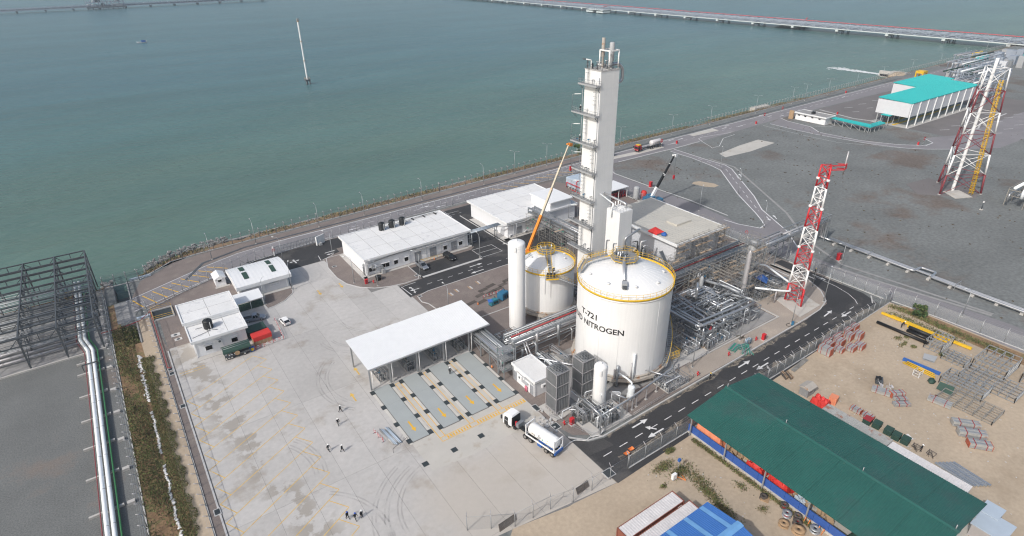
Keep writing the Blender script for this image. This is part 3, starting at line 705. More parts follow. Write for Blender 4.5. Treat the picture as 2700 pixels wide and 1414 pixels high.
# long control building
bld = thing('control_building', 'long low white building with three black tanks on its flat roof', 'building', (67, 155, 0))
MB().box((50.4,146.5,0),(83.8,164.4,4.95)).build('wall', 'wall_white', bld)
flat_roof(bld, 49.9, 145.6, 84.7, 165.7, 5.4, nx=7, ny=3)
for u0, u1, z0, z1 in ((51.3,53.5,1.0,2.2),(55.1,57.5,1.1,2.3),(59.0,60.2,1.1,2.3),(62.3,63.5,1.1,2.3),(75.2,76.4,1.1,2.3),(80.6,81.8,1.1,2.3)):
    window(bld, '-y', 146.5, u0, u1, z0, z1, mull=2 if u1-u0 > 2 else 1)
for u0, u1 in ((65.7,67.6),(70.7,72.7),(78.0,79.8)): door(bld, '-y', 146.5, u0, u1, .16, 2.9)
door(bld, '-x', 50.4, 147.6, 148.6, .16, 2.4, leaves=1)
MB().box((49.3,147.4,2.7),(50.38,148.8,2.78)).build('canopy_slab', 'parapet', bld)
p = MB(); p.path([(50.9,146.1,.2),(50.9,146.1,3.9),(60,146.1,4.5),(66,146.1,4.4),(66.5,145.5,4.2),(77,145.5,4.2),(79,145.2,4.5),(84.6,145.2,4.6)], .14, 6)
p.path([(66,145.9,4.0),(72,145.9,4.0),(84.6,145.8,4.2)], .09, 5)
p.build('cable_duct', 'grey_paint', bld)
p = MB()
for x in (51.1,64,69.3,74.2,77.2,82.8): p.tube((x,146.35,.1),(x,146.35,4.7),.06,6)
p.build('downpipe', 'pipe_white', bld)
d = MB().path([(52.2,145.9,2.6),(52.2,145.3,2.6),(55.0,145.3,2.6),(55.0,145.3,1.2)], .28, 8).build('air_duct', 'galvanised', bld)
MB().cbox((52.2,145.5,2.2),(.7,.7,1.2)).build('intake_box', 'galvanised', d)
MB().cbox((55.0,145.2,.12),(.9,.9,1.3)).build('fan_unit', 'grey_paint', bld)
for k in range(3): MB().path([(50.1,147.0+k*.35,.2),(50.1,147.0+k*.35,3.3),(50.4,147.0+k*.35,3.5)], .09, 6).build('conduit', 'galvanised', bld)
r = MB(); r.path([(64,163.4,5.75),(75,164.2,5.75),(82,164.6,5.75),(82.2,163.2,5.75)], .07, 5).path([(70,163,5.7),(76,163.8,5.7),(83,164,5.7)], .05, 5)
for x in (66,70,74,78,82): r.box((x-.15,163.2,5.42),(x+.15,164.9,5.66))
r.build('roof_pipe', 'black_plastic', bld)
rl = MB()
for y in (144.6,):
    for z in (.6,1.1): rl.tube((65.0,y,z),(74.5,y,z),.035,4)
    for i in range(9): rl.tube((65.0+i*1.19,y,.1),(65.0+i*1.19,y,1.1),.035,4)
rl.build('handrail', 'yellow_paint', bld)
def water_tank(x, y, z, label, r=.95, h=1.9):
    t = thing('water_tank', label, 'tank', (x, y, z), 'black plastic roof water tanks')
    prof = [(0,0),(r,0)]
    for k in range(5): a = h*k/5; prof += [(r,a+.04),(r+.05,a+.1),(r+.05,a+h/5-.1),(r,a+h/5-.04)]
    prof += [(r*.85,h+.12),(r*.4,h+.2),(0,h+.22)]
    MB().lathe([(q, z+w_) for q, w_ in prof], (x, y), 18).build('shell', 'black_plastic', t)
    MB().lathe([(0,z+h+.2),(.3,z+h+.2),(.3,z+h+.3),(0,z+h+.32)], (x, y), 12).build('lid', 'black', t)
    MB().box((x+r*.3,y-r-.12,z+.1),(x+r*.3+.12,y-r-.04,z+h-.1)).build('level_gauge', 'parapet', t)
    MB().path([(x-.2,y-r,z+.25),(x-.2,y-r-.5,z+.25),(x-.2,y-r-.5,z+.02)], .05, 5).build('outlet', 'parapet', t)
for x, s in ((62.7,'left'),(66.1,'middle'),(69.6,'right')):
    water_tank(x, 162.3, 5.42, f'black water tank, {s} one of the three on the long white roof', .92, 2.3)
o = MB().lathe([(0,.11),(.7,.11),(.85,1.3),(.9,1.35),(.8,1.38),(0,1.3)], (52.2,142.3), 18).build('water_barrel', 'black_plastic'); tag(o, 'open black barrel on the brown paving beside the red cabinet', 'barrel')
o = thing('gas_cabinet', 'red fire cabinet at the corner of the long white building', 'cabinet', (48.6,142.2,.11))
MB().cbox((48.6,142.2,.11),(.8,.5,1.3)).build('cabinet_body', 'red_paint', o); MB().cbox((48.6,141.94,.2),(.7,.03,1.1)).build('door', 'pipe_red', o); MB().cbox((48.6,142.2,1.41),(.9,.6,.06)).build('lid', 'red_paint', o)

# second white building with the raised box on top
b2 = thing('substation_building', 'white flat-roofed building with a raised box at its right end', 'building', (110, 155, 0))
MB().box((97,143.9,0),(124.6,166.2,5.05)).build('wall', 'wall_white', b2)
flat_roof(b2, 96.2, 143.2, 125.2, 167.6, 5.5, nx=5, ny=3)
MB().box((113.8,143.6,5.51),(122.4,154,8.0)).build('penthouse_wall', 'wall_white', b2)
MB().box((113.4,143.0,8.0),(123.0,154.6,8.35)).build('penthouse_roof', 'parapet', b2)
door(b2, '-y', 143.9, 100.2, 102.4, .16, 2.9)
for u in (97.9,104,108): aircon(b2, '-y', 143.9, u, .3)
aircon(b2, '-x', 97, 150, .3); aircon(b2, '-x', 97, 151.6, .3)
p = MB()
for x in (99.2,103.4,107.4): p.tube((x,143.75,.1),(x,143.75,4.9),.06,6)
p.build('downpipe', 'pipe_white', b2)
MB().path([(94,145.2,4.6),(95.6,143.4,4.6),(103,143.2,4.5),(104.5,143,4.9),(110,143,4.9)], .2, 6).build('cable_duct', 'grey_paint', b2)
MB().box((98.4,143.4,.1),(124,143.86,.5)).build('plinth', 'concrete', b2)

# pipe bridge between the two white buildings
pb = thing('pipe_bridge', 'grey pipe bridge linking the two flat white buildings over the black lane', 'pipe rack', (89, 145.7, 0))
for x in (84.6,93.8):
    for y in (145.3,146.5):
        c = MB().tube((x,y,0),(x,y,4.6),.14,8).build('column', 'steel', pb)
    MB().bar((x,144.9,4.6),(x,146.9,4.6),.2,.25).build('beam', 'steel', pb)
for i, (y, r) in enumerate(((145.1,.16),(145.5,.12),(145.85,.14),(146.25,.1),(146.6,.16))):
    MB().path([(84.2,y,4.85),(95.2,y,4.85)], r*.75, 8).build('pipe', 'galvanised' if i % 2 else 'fibre_panel', pb)
for y in (144.95,146.8): MB().bar((84.6,y,4.72),(93.8,y,4.72),.14,.2).build('beam', 'steel', pb)

# curved-roof workshop
wk = thing('workshop', 'white workshop with a curved sheet roof and green skylight strips', 'building', (24.5, 159, 0))
MB().box((18.2,153.6,0),(30.6,164.6,3.6)).build('wall', 'wall_white', wk)
def arch(y): t = (y-158.9)/7.2; return 5.25-1.35*t*t
ys = [152.6+13.0*k/12 for k in range(13)]
rf = MB()
n = 56
for i in range(n):
    x0 = 17.5+14.2*i/n; x1 = 17.5+14.2*(i+1)/n; dz = .05 if i % 4 == 0 else 0
    rf.add([(x, y, arch(y)+dz) for x in (x0, x1-.001) for y in ys], [(k, 13+k, 14+k, k+1) for k in range(12)])
roof = rf.build('roof', 'roof_sheet_white', wk)
gb = MB()
for x0 in (17.5,31.7):
    gb.add([(x0, y, arch(y)-.01) for y in ys]+[(x0, y, 3.3) for y in ys], [(k, k+1, 14+k, 13+k) for k in range(12)])
gb.add([(17.5,152.6,arch(152.6)),(31.7,152.6,arch(152.6)),(31.7,152.6,3.2),(17.5,152.6,3.2)], [(0,1,2,3)])
gb.build('fascia', 'roof_sheet_white', wk)
for xa, ya, xb in ((20.3,163.2,21.6),(20.3,158.6,21.6),(27.4,163.2,28.6),(27.4,158.6,28.6)):
    q = [ya-3.6*k/6 for k in range(7)]
    MB().add([(x, y, arch(y)+.09) for x in (xa, xb) for y in q], [(k, k+1, 8+k, 7+k) for k in range(6)]).build('skylight', 'tarp_green', roof)
window(wk, '-y', 153.6, 26.0, 28.4, 1.6, 2.2, mull=3)
d = MB(); wbox(d, '-y', 153.6, 18.8, 23.6, .05, 3.0, .003, .05); d.build('roller_door', 'hall_wall', wk)
d = MB(); wbox(d, '-y', 153.6, 24.6, 30.2, .05, 3.1, .003, .04); d.build('wall_panel', 'hall_wall', wk)
p = MB()
for x in (18.1,24.1,30.7): p.tube((x,153.35,.05),(x,153.35,3.5),.07,6)
p.build('downpipe', 'pipe_white', wk)
MB().box((17.6,152.4,.02),(31,153.5,.16)).build('plinth', 'concrete', wk)
# gate hut
ht = thing('guard_hut', 'small white hut with a pitched sheet roof behind the workshop', 'hut', (15.4, 166, 0))
MB().box((14.3,164.9,0),(16.9,168.8,2.5)).build('wall', 'wall_white', ht)
MB().add([(14.0,164.5,2.45),(17.2,164.5,2.45),(17.2,169.2,2.45),(14,169.2,2.45),(15.6,164.5,3.25),(15.6,169.2,3.25)], [(0,4,5,3),(1,2,5,4),(0,1,4),(3,5,2),(3,2,1,0)]).build('roof', 'roof_sheet_white', ht)
window(ht, '-y', 164.9, 15.0, 15.9, 1.4, 2.0); MB().box((13.9,164,0),(17.6,164.8,.12)).build('step', 'concrete', ht)
st = MB()
for k in range(5): st.box((17.0,165.2+k*.5,.2+k*.22),(18.0,165.6+k*.5,.24+k*.22))
for z in (.9,1.6): st.bar((18.0,165,z),(18.0,168.4,z+1),.05)
st.build('stair', 'steel', ht)

# two-level office in the yard
ad = thing('office_building', 'white two-level flat-roofed office at the left of the concrete yard', 'building', (9.4, 138, 0))
MB().box((3.9,132.2,0),(14.9,139.6,4.35)).build('wall', 'wall_white', ad)
MB().box((3.6,139.4,0),(14.9,148.2,5.35)).build('wall', 'wall_white', ad)
flat_roof(ad, 3.3, 131.0, 15.4, 138.9, 4.85, nx=3, ny=1, rim=.2)
flat_roof(ad, 3.0, 138.6, 15.4, 148.8, 5.9, nx=2, ny=2, rim=.2)
window(ad, '-y', 132.2, 5.9, 7.3, 1.2, 2.3); window(ad, '-y', 132.2, 11.5, 12.8, 1.2, 2.3)
aircon(ad, '-y', 132.2, 8.9, 2.4)
p = MB()
for x, y in ((3.75,132.05),(14.8,132.05),(9.6,132.05)): p.tube((x,y,.05),(x,y,4.4),.06,6)
p.build('downpipe', 'pipe_white', ad)
p = MB().path([(4.0,132.8,5.0),(8.0,134.0,5.0),(7.2,134.2,5.0)], .05, 5).path([(5.2,136.5,5.0),(6.6,136.4,5.0)], .05, 5).path([(8.3,134.0,5.0),(9.4,133.4,5.0)], .05, 5)
p.build('roof_pipe', 'dark_steel', ad)
MB().box((2.6,130.6,.03),(15.6,132.18,.14)).build('plinth', 'concrete', ad)
MB().box((3.3,138.5,5.0),(15.4,138.58,5.4)).build('flashing', 'parapet', ad)
water_tank(7.9, 135.6, 4.87, 'black water tank on the lower roof of the office', .98, 2.0)
for x, y, s in ((1.2,145.6,1.0),(1.5,143.2,.8)):
    MB().box((x-s,y-s*.7,.115 if False else .02),(x+s,y+s*.7,.08)).build('manhole_slab', 'kerb')['kind'] = 'structure'
    MB().lathe([(0,.09),(.4,.09),(.4,.1),(0,.1)], (x, y), 12).build('manhole_cover', 'dark_steel')['kind'] = 'structure'
# shelter beside it, open front with green mesh
sb = thing('bottle_shelter', 'open shelter with white sheet roof and green fenced cages next to the office', 'shelter', (19.3, 148.8, 0))
MB().add([(16.1,146.9,2.5),(22.6,147.1,2.5),(22.6,151.4,3.1),(16.1,151.4,3.1),(16.1,146.9,2.6),(22.6,147.1,2.6),(22.6,151.4,3.2),(16.1,151.4,3.2)], [(3,2,1,0),(4,5,6,7),(0,1,5,4),(1,2,6,5),(2,3,7,6),(3,0,4,7)]).build('roof', 'roof_sheet_white', sb)
for x in (16.3,19.3,22.4):
    for y in (147.2,151.1): MB().tube((x,y,0),(x,y,2.55),.07,6).build('column', 'white_paint', sb)
for x0, x1 in ((16.4,19.2),(19.4,22.3)):
    c = MB()
    for z in (.1,1.0,1.9): c.bar((x0,147.3,z),(x1,147.3,z),.06)
    for k in range(6): c.bar((x0+(x1-x0)*k/5,147.3,.1),(x0+(x1-x0)*k/5,147.3,1.9),.05)
    c.bar((x0,147.3,.1),(x1,147.3,1.9),.05); c.build('cage', 'tarp_green', sb)
MB().box((16.2,147.5,.02),(22.5,151.2,.06)).build('floor', 'tarp_green', sb)
# railed pit
rp = thing('railed_pit', 'open sump with yellow handrails behind the office', 'pit', (0, 158, 0))
w = MB(); w.strip([(-2.2,155.6),(2.4,155.5),(2.4,161),(-2.2,161),(-2.2,155.6)], .3, 0, .3); w.build('pit_wall', 'kerb', rp)
MB().rect(-2.1,155.7,2.3,160.9,.02).build('pit_floor', 'grate', rp)
for z in (.8,1.3):
    MB().path([(-2.2,155.6,z),(2.4,155.5,z),(2.4,161,z),(-2.2,161,z),(-2.2,155.6,z)], .035, 4, .01).build('handrail', 'yellow_paint', rp)
for k in range(5):
    for x, y in ((-2.2,155.6+k*1.35),(2.4,155.6+k*1.35)): MB().tube((x,y,.3),(x,y,1.3),.035,4).build('post', 'yellow_paint', rp)

# loading canopy over the four weighbridge lanes
cp = thing('loading_canopy', 'large white sheet-roofed canopy over the four truck loading bays', 'canopy', (46, 104, 0))
def slope_roof(name, a, b, c, d, m, par, pitch=.33, h=.05, thick=.1):
    """ribbed sheet between corner points a-b (eave) and d-c (ridge)"""
    a, b, c, d = map(Vector, (a, b, c, d)); n = max(2, int((b-a).length/pitch)); nn = (b-a).cross(d-a).normalized(); mb = MB(); v = []; f = []
    if nn.z < 0: nn = -nn
    prof = ((0,0),(.3,0),(.36,h),(.64,h),(.70,0))
    for i in range(n):
        for t, z in prof: 
            u = (i+t)/n; v += [tuple(a.lerp(b, u)+nn*z), tuple(d.lerp(c, u)+nn*z)]
    v += [tuple(b), tuple(c)]; k = len(v)//2
    for i in range(k-1): f.append((2*i, 2*i+2, 2*i+3, 2*i+1))
    mb.add(v, f); mb.add([tuple(q-nn*t) for t in (.02, thick) for q in (a, b, c, d)], [(7,6,5,4),(0,1,5,4),(1,2,6,5),(2,3,7,6),(3,0,4,7)])
    return mb.build(name, m, par)
for i in range(5):
    x0 = 31.0+i*5.84; x1 = x0+5.83
    slope_roof('roof_sheet', (x0,97.4,6.0), (x1,97.5,6.0), (x1,109.8,6.35), (x0,109.7,6.35), 'roof_sheet_white', cp, .30, .035)
MB().box((30.95,97.2,5.78),(60.2,97.36,6.06)).build('gutter', 'grey_paint', cp)
colx = (31.4,35.8,42.1,48.6,55.1,59.3)
for x in colx:
    for y in (98.3,108.2):
        c = MB().box((x-.15,y-.15,.03),(x+.15,y+.15,5.72)).build('column', 'galvanised', cp)
        MB().box((x-.3,y-.3,.03),(x+.3,y+.3,.12)).build('base_plate', 'concrete', c)
    MB().bar((x,98.0,5.6),(x,108.6,5.9),.2,.3).build('rafter', 'steel', cp)
    MB().bar((x,98.3,4.6),(x,100.0,5.6),.1).build('brace', 'steel', cp)
    if x < 59: MB().tube((x+.3,97.7,.2),(x+.3,97.5,5.8),.08,6).build('downpipe', 'white_paint', cp)
for y in (98.3,103.2,108.2): MB().bar((31.2,y,5.55+(y-98)*.028),(59.6,y,5.55+(y-98)*.028),.16,.28).build('purlin', 'steel', cp)
rs = random.Random(31)
def skid(name, label, cat, x0, y0, x1, y1, h, n, seed, group=None, pads=True, dark=.5):
    """frame full of small pipes, valves and pumps"""
    r = random.Random(seed); t = thing(name, label, cat, ((x0+x1)/2, (y0+y1)/2, 0), group)
    fr = MB()
    for x in (x0, x1):
        for y in (y0, y1): fr.bar((x,y,0),(x,y,h),.1)
    for z in (.25, h*.6, h):
        fr.bar((x0,y0,z),(x1,y0,z),.08).bar((x1,y0,z),(x1,y1,z),.08).bar((x1,y1,z),(x0,y1,z),.08).bar((x0,y1,z),(x0,y0,z),.08)
    fr.build('frame', 'steel', t)
    for k in range(n):
        z = r.uniform(.3, h); x = r.uniform(x0, x1); y = r.uniform(y0, y1); rad = r.choice((.05,.07,.1,.13)); m = r.choice(('pipe_silver','galvanised','pipe_grey','pipe_white') if r.random() > dark else ('dark_steel','steel','pipe_grey'))
        if r.random() < .5: pts = [(x0+.1,y,.2),(x0+.1,y,z),(x,y,z),(x,y,r.uniform(.1,h))]
        else: pts = [(x,y0+.1,.2),(x,y0+.1,z),(x,y1-.1,z),(x,y1-.1,.2)]
        MB().path(pts, rad, 6).build('pipe', m, t)
    for k in range(max(1, n//3)):
        x = r.uniform(x0+.2, x1-.2); y = r.uniform(y0+.2, y1-.2); z = r.uniform(.3, h*.9)
        v = MB().tube((x-.2,y,z),(x+.2,y,z),.16,8).tube((x,y,z),(x,y,z+.4),.05,5).tube((x,y,z+.38),(x,y,z+.43),.18,8)
        v.build('valve', r.choice(('dark_steel','galvanised','steel','machine_blue')), t)
    if pads: MB().box((x0-.2,y0-.2,.03),(x1+.2,y1+.2,.16)).build('plinth', 'concrete', t)
    return t
for k, x in enumerate((35.2,41.6,48.0,54.2)):
    skid('loading_skid', f'dark hose and valve skid under the canopy, {ORD[k]} from the left', 'loading skid', x-1.3, 99.6, x+.5, 104.6, 2.3, 12, 40+k, 'loading skids under the canopy', dark=.85)
sc = thing('chain_barrier', 'row of low chain posts along the front of the canopy', 'barrier', (45, 98.8, 0))
for k in range(16): MB().tube((37+k*1.15,98.8,.03),(37+k*1.15,98.8,.7),.05,5).build('post', 'galvanised', sc)
for k in range(15):
    x = 37+k*1.15; MB().path([(x,98.8,.65),(x+.57,98.8,.35),(x+1.15,98.8,.65)], .03, 4).build('chain', 'galvanised', sc)
# weighbridges
for k, (x0, x1) in enumerate(((31.7,35.1),(38.2,41.7),(44.5,48.3),(51.1,54.9))):
    t = thing('weighbridge', f'grey steel weighbridge lane with a yellow arrow, {ORD[k]} from the left', 'weighbridge', ((x0+x1)/2, 89, 0), 'truck weighbridges in front of the canopy')
    MB().box((x0-.16,79.6,.03),(x1+.16,98.15,.10)).build('pit_edge', 'joint', t)
    MB().box((x0-.7,79.3,.03),(x0-.17,98.2,.085)).box((x1+.17,79.3,.03),(x1+.7,98.2,.085)).build('kerb_edge', 'lane_concrete', t)
    for j in range(3):
        dk = MB().box((x0,79.75+j*6.12,.1),(x1,79.75+(j+1)*6.12-.02,.17)).build('deck', 'deck_grey', t)
    MB().arrow(((x0+x1)/2,83.6), -pi/2, 3.3, .34, .176, 1.1, 1.0).build('arrow', 'mark_yellow_fresh', t)
    for y in (80.3,85.8,91.8,97.3):
        for s in (-1, 1):
            xx = (x0-.42) if s < 0 else (x1+.42); MB().box((xx-.52,y-.62,.087),(xx+.52,y+.62,.125)).build('load_cell_cover', 'grate', t)
for (x, y, w_, d, s) in ((31.1,73.6,1.1,1.1,'left'),(37.0,73.6,1.1,1.1,'middle'),(42.9,73.8,1.1,1.1,'right')):
    o = MB().box((x-w_/2,y-d/2,.03),(x+w_/2,y+d/2,.05)).build('drain_grate', 'grate'); tag(o, f'dark square drain grate in the concrete in front of the lanes, {s} of three', 'drain grate', 'drain grates in front of the lanes')
for (x, y, w_, d, s) in ((55.9,74.0,1.2,2.0,'at the corner of the small white kiosk paving'),(55.8,67.6,1.6,1.8,'next to the parked tank truck'),(56.0,53.1,1.9,1.8,'by the wire fence at the front'),(57.3,127.2,1.1,.9,'at the rounded kerb by the black lane'),(57.0,117.6,1.1,.9,'at the kerb behind the canopy'),(45.0,157.6,1.3,.9,'in the paving left of the long building'),(62.0,138.3,1.2,.9,'in the kerb tip by the parked pickup'),(-1.9,131,1.1,1.1,'upper left in the drain strip'),(-1.85,129.2,1.1,1.3,'just below the first in the drain strip'),(-1.7,116,1.1,1.3,'in the middle of the drain strip'),(-1.5,84,1.1,1.5,'near the bottom of the drain strip')):
    t = thing('drain_grate', f'dark steel drain grate {s}', 'drain grate', (x, y, 0))
    MB().box((x-w_/2,y-d/2,.02),(x+w_/2,y+d/2,.16)).build('frame', 'kerb', t); MB().box((x-w_/2+.15,y-d/2+.15,.16),(x+w_/2-.15,y+d/2-.15,.17)).build('grating', 'grate', t)

# small white kiosk
kk = thing('switch_kiosk', 'small white flat-roofed kiosk beside the vaporiser tower', 'kiosk', (60, 80.5, 0))
MB().box((57.7,76.9,.0),(62.4,84.4,3.7)).build('wall', 'wall_white', kk)
flat_roof(kk, 57.4, 76.5, 62.7, 84.8, 3.95, nx=1, ny=1, rim=.15, t=.4)
door(kk, '-x', 57.7, 83.2, 84.0, .1, 2.3, leaves=1); door(kk, '-x', 57.7, 77.4, 78.3, .1, 2.3, leaves=1)
aircon(kk, '-x', 57.7, 81.4, 1.9); aircon(kk, '-y', 76.9, 59.8, 1.8)
p = MB().tube((57.5,84.3,.1),(57.5,84.3,3.5),.06,6).path([(57.5,77,2.9),(57.5,83,2.9)], .05, 5).path([(57.5,77.2,3.2),(57.5,80,3.2),(57.5,80,2.4)], .05, 5).path([(57.4,76.7,.3),(57.4,76.7,3.3),(59,76.7,3.3)], .05, 5)
p.build('conduit', 'galvanised', kk)
MB().box((57.0,78.9,2.0),(57.68,80.6,2.06)).build('canopy_slab', 'grey_paint', kk)
for k in range(2):
    g = thing('gas_bottle', f'pink gas bottle against the kiosk wall, {("left","right")[k]} of two', 'gas bottle', (57.35, 79.2+k*.4, 0), 'pink gas bottles at the kiosk')
    MB().lathe([(0,.1),(.17,.1),(.17,1.2),(.1,1.35),(.05,1.4),(0,1.4)], (57.35,79.2+k*.4), 10).build('cylinder', 'gas_pink', g); MB().lathe([(0,1.4),(.04,1.4),(.04,1.52),(0,1.52)], (57.35,79.2+k*.4), 8).build('valve', 'chrome', g)

# compressor hall
ch = thing('compressor_hall', 'large hall with a beige sheet roof and white walls behind scaffolding', 'building', (129.5, 110, 0))
MB().box((120.4,96.2,0),(138.6,123.8,9.3)).build('wall', 'hall_wall', ch)
rf = MB(); nb = 62
for i in range(nb):
    y0 = 95.4+29.0*i/nb; y1 = y0+29.0/nb; 
    rf.box((119.3,y0,9.72),(139.6,y1-.05,10.0 if i % 2 else 9.985))
rf.box((119.3,95.4,9.55),(139.6,124.4,9.7)); rf.build('roof', 'roof_beige', ch)
MB().box((119.1,95.0,9.3),(139.8,95.38,10.08)).box((119.0,95.4,9.3),(119.28,124.6,10.06)).box((139.62,95.4,9.3),(139.9,124.6,10.1)).build('fascia', 'parapet', ch)
MB().box((128.6,103.6,10.02),(134.8,107.6,10.55)).build('roof_hatch', 'roof_beige', ch)
MB().box((122.0,118.4,10.02),(124.0,121,10.35)).build('roof_hatch', 'dark_steel', ch)
pn = MB()
for x in (124.8,126.8,129,131,133.2,135.4): pn.box((x-.04,96.08,.1),(x+.04,96.19,9.2))
pn.build('cladding_rib', 'parapet', ch)
for x0 in (124.5,129.6): wbox(MB(), '-y', 96.2, x0, x0+2.6, .1, 4.0, .003, .1).build('roller_door', 'door_grey', ch)
o = thing('red_tarpaulin', 'crumpled red tarpaulin with blue corner on the edge of the beige roof', 'tarpaulin', (120.5, 104.2, 10))
tb = MB(); tb.add([(119.2,105.8,10.5),(119.4,102.6,10.4),(121.4,101.8,10.9),(121.5,105.3,11.2),(119.0,105.4,9.2),(119.2,102.9,9.1),(120.3,103.8,11.0)], [(0,4,5,1),(0,1,6),(1,2,6),(2,3,6),(3,0,6)])
tb.build('sheet', 'tarp_red', o); MB().blob((121.0,101.4,10.4), (.9,.8,.55), 9, 5, .25).build('blue_corner', 'tarp_blue', o)

# small red-framed pump shed behind the cold box
sh_ = thing('fire_pump_shed', 'open pump shed with pale roof and red pipework behind the tall cold box', 'shed', (149, 151.5, 0))
MB().box((144.6,147.6,3.9),(153.6,155.8,4.1)).build('roof', 'roof_sheet_white', sh_)
for x in (145,149,153.2):
    for y in (148,155.4): MB().box((x-.1,y-.1,0),(x+.1,y+.1,3.9)).build('column', 'white_paint', sh_)
rr = random.Random(9)
for k in range(16):
    x = rr.uniform(145.2,153); y = rr.uniform(148.2,150.5); z = rr.uniform(.4,2.6)
    MB().path([(x,y,.05),(x,y,z),(min(153,x+rr.uniform(1,3)),y,z),(min(153,x+rr.uniform(1,3)),y,.05)], rr.choice((.1,.14,.2)), 6).build('pipe', 'pipe_red', sh_)
for x in (146.5,149,151.5): MB().cbox((x,151.5,.05),(1.4,2.4,1.6)).build('pump', 'dark_steel', sh_)

# sectional water tank
bt = thing('panel_water_tank', 'square grey-blue panelled water tank with red fire pipes', 'tank', (146, 167, 0))
MB().box((142.3,159.6,.5),(149.4,170.0,3.9)).build('shell', 'fibre_panel', bt)
me_x = MB().box((-.02,-.6,-.55),(.02,.6,.55)).add([(-.12,0,0),(-.02,-.55,-.5),(-.02,.55,-.5),(-.02,.55,.5),(-.02,-.55,.5)], [(0,2,1),(0,3,2),(0,4,3),(0,1,4)]).mesh('panel', 'fibre_panel')
for j in range(8):
    for k in range(3): put(me_x, 'panel', bt, (142.26-146, 160.3+j*1.3-167, 1.1+k*1.14))
for i in range(5):
    for k in range(3): put(me_x, 'panel', bt, (143.1+i*1.4-146, 159.56-167, 1.1+k*1.14), pi/2)
tp = MB()
for i in range(5):
    for j in range(8): tp.box((142.4+i*1.4,159.7+j*1.29,3.9),(142.4+i*1.4+1.32,159.7+j*1.29+1.2,3.98))
tp.build('top_panel', 'fibre_panel', bt)
for pts in ([(141.6,169,.3),(141.6,169,2.2),(141.6,160,2.2),(141.6,160,.3)],[(141.2,166,.2),(141.2,160,.2),(141.2,159,3.2)],[(145,159,0),(145,159,3.3),(143,159,3.3)],[(141.4,163,0),(141.4,163,3.9),(143,163,4.3)]):
    MB().path(pts, .16, 6).build('pipe', 'red_paint', bt)
bb = MB()
for j in range(7): bb.box((142,159.8+j*1.6,0),(149.6,160.2+j*1.6,.48))
bb.build('plinth', 'concrete', bt)

# ================================================================ TANKS, COLUMN, VESSELS
def cyl(c, R, a, z): return (c[0]+R*cos(radians(a)), c[1]+R*sin(radians(a)), z)
def rail_ring(par, c, R, z, n, h=1.1, a0=0, a1=360, m='yellow_paint'):
    rr = MB()
    for zz in (z+h*.55, z+h): rr.ring(c, R, zz, .045, max(8, int(n*1.5)), radians(a0), radians(a1))
    rr.build('handrail', m, par)
    me = None
    for k in range(n+(0 if a1-a0 >= 360 else 1)):
        a = a0+(a1-a0)*k/n; q = cyl(c, R, a, z)
        if me is None: me = MB().tube((0,0,0),(0,0,h),.035,5).mesh('post', m)
        L0 = par.location; put(me, 'post', par, (q[0]-L0.x, q[1]-L0.y, q[2]-L0.z))
def rail_line(par, pts, h=1.1, m='yellow_paint', step=1.5, name='handrail'):
    b = MB()
    for z in (h*.55, h): b.path([(p[0],p[1],p[2]+z) for p in pts], .035, 4, .01)
    for p, q in zip(pts, pts[1:]):
        L = sqrt(sum((i-j)**2 for i, j in zip(p, q))); n = max(1, int(L/step))
        for k in range(n+1): r = lerp(p, q, k/n); b.tube(r, (r[0],r[1],r[2]+h), .03, 4)
    return b.build(name, m, par)
def wrap_text(body, c, R, z, a0, a1, hgt, par, m='black', name='lettering'):
    cu = bpy.data.curves.new('t', 'FONT'); cu.body = body; cu.size = 1; cu.resolution_u = 3; cu.offset = .022
    o = bpy.data.objects.new('t', cu); COL.objects.link(o); dg = bpy.context.evaluated_depsgraph_get(); dg.update()
    me = bpy.data.meshes.new_from_object(o.evaluated_get(dg)); bpy.data.objects.remove(o)
    bm = bmesh.new(); bm.from_mesh(me)
    xs_ = [v.co.x for v in bm.verts]; x0, x1 = min(xs_), max(xs_)
    for k in range(1, 160): # cut into narrow columns so that the letters follow the shell
        x = x0+(x1-x0)*k/160
        bmesh.ops.bisect_plane(bm, geom=bm.verts[:]+bm.edges[:]+bm.faces[:], plane_co=(x,0,0), plane_no=(1,0,0))
    y1 = max(v.co.y for v in bm.verts)
    mb = MB(); bm.verts.index_update()
    off = par.location
    for v in bm.verts:
        t = (v.co.x-x0)/(x1-x0); a = a0+(a1-a0)*t; q = cyl(c, R+.02, a, z+v.co.y/.73*hgt); v.co = Vector(q)
    mb.add([tuple(v.co) for v in bm.verts], [tuple(v.index for v in f.verts) for f in bm.faces]); bm.free()
    return mb.build(name, m, par)
def dome_prof(R, z, rise, n=8):
    S = (R*R+rise*rise)/(2*rise); return [(R*(1-k/n), z+rise-S+sqrt(S*S-(R*(1-k/n))**2)) for k in range(n+1)]
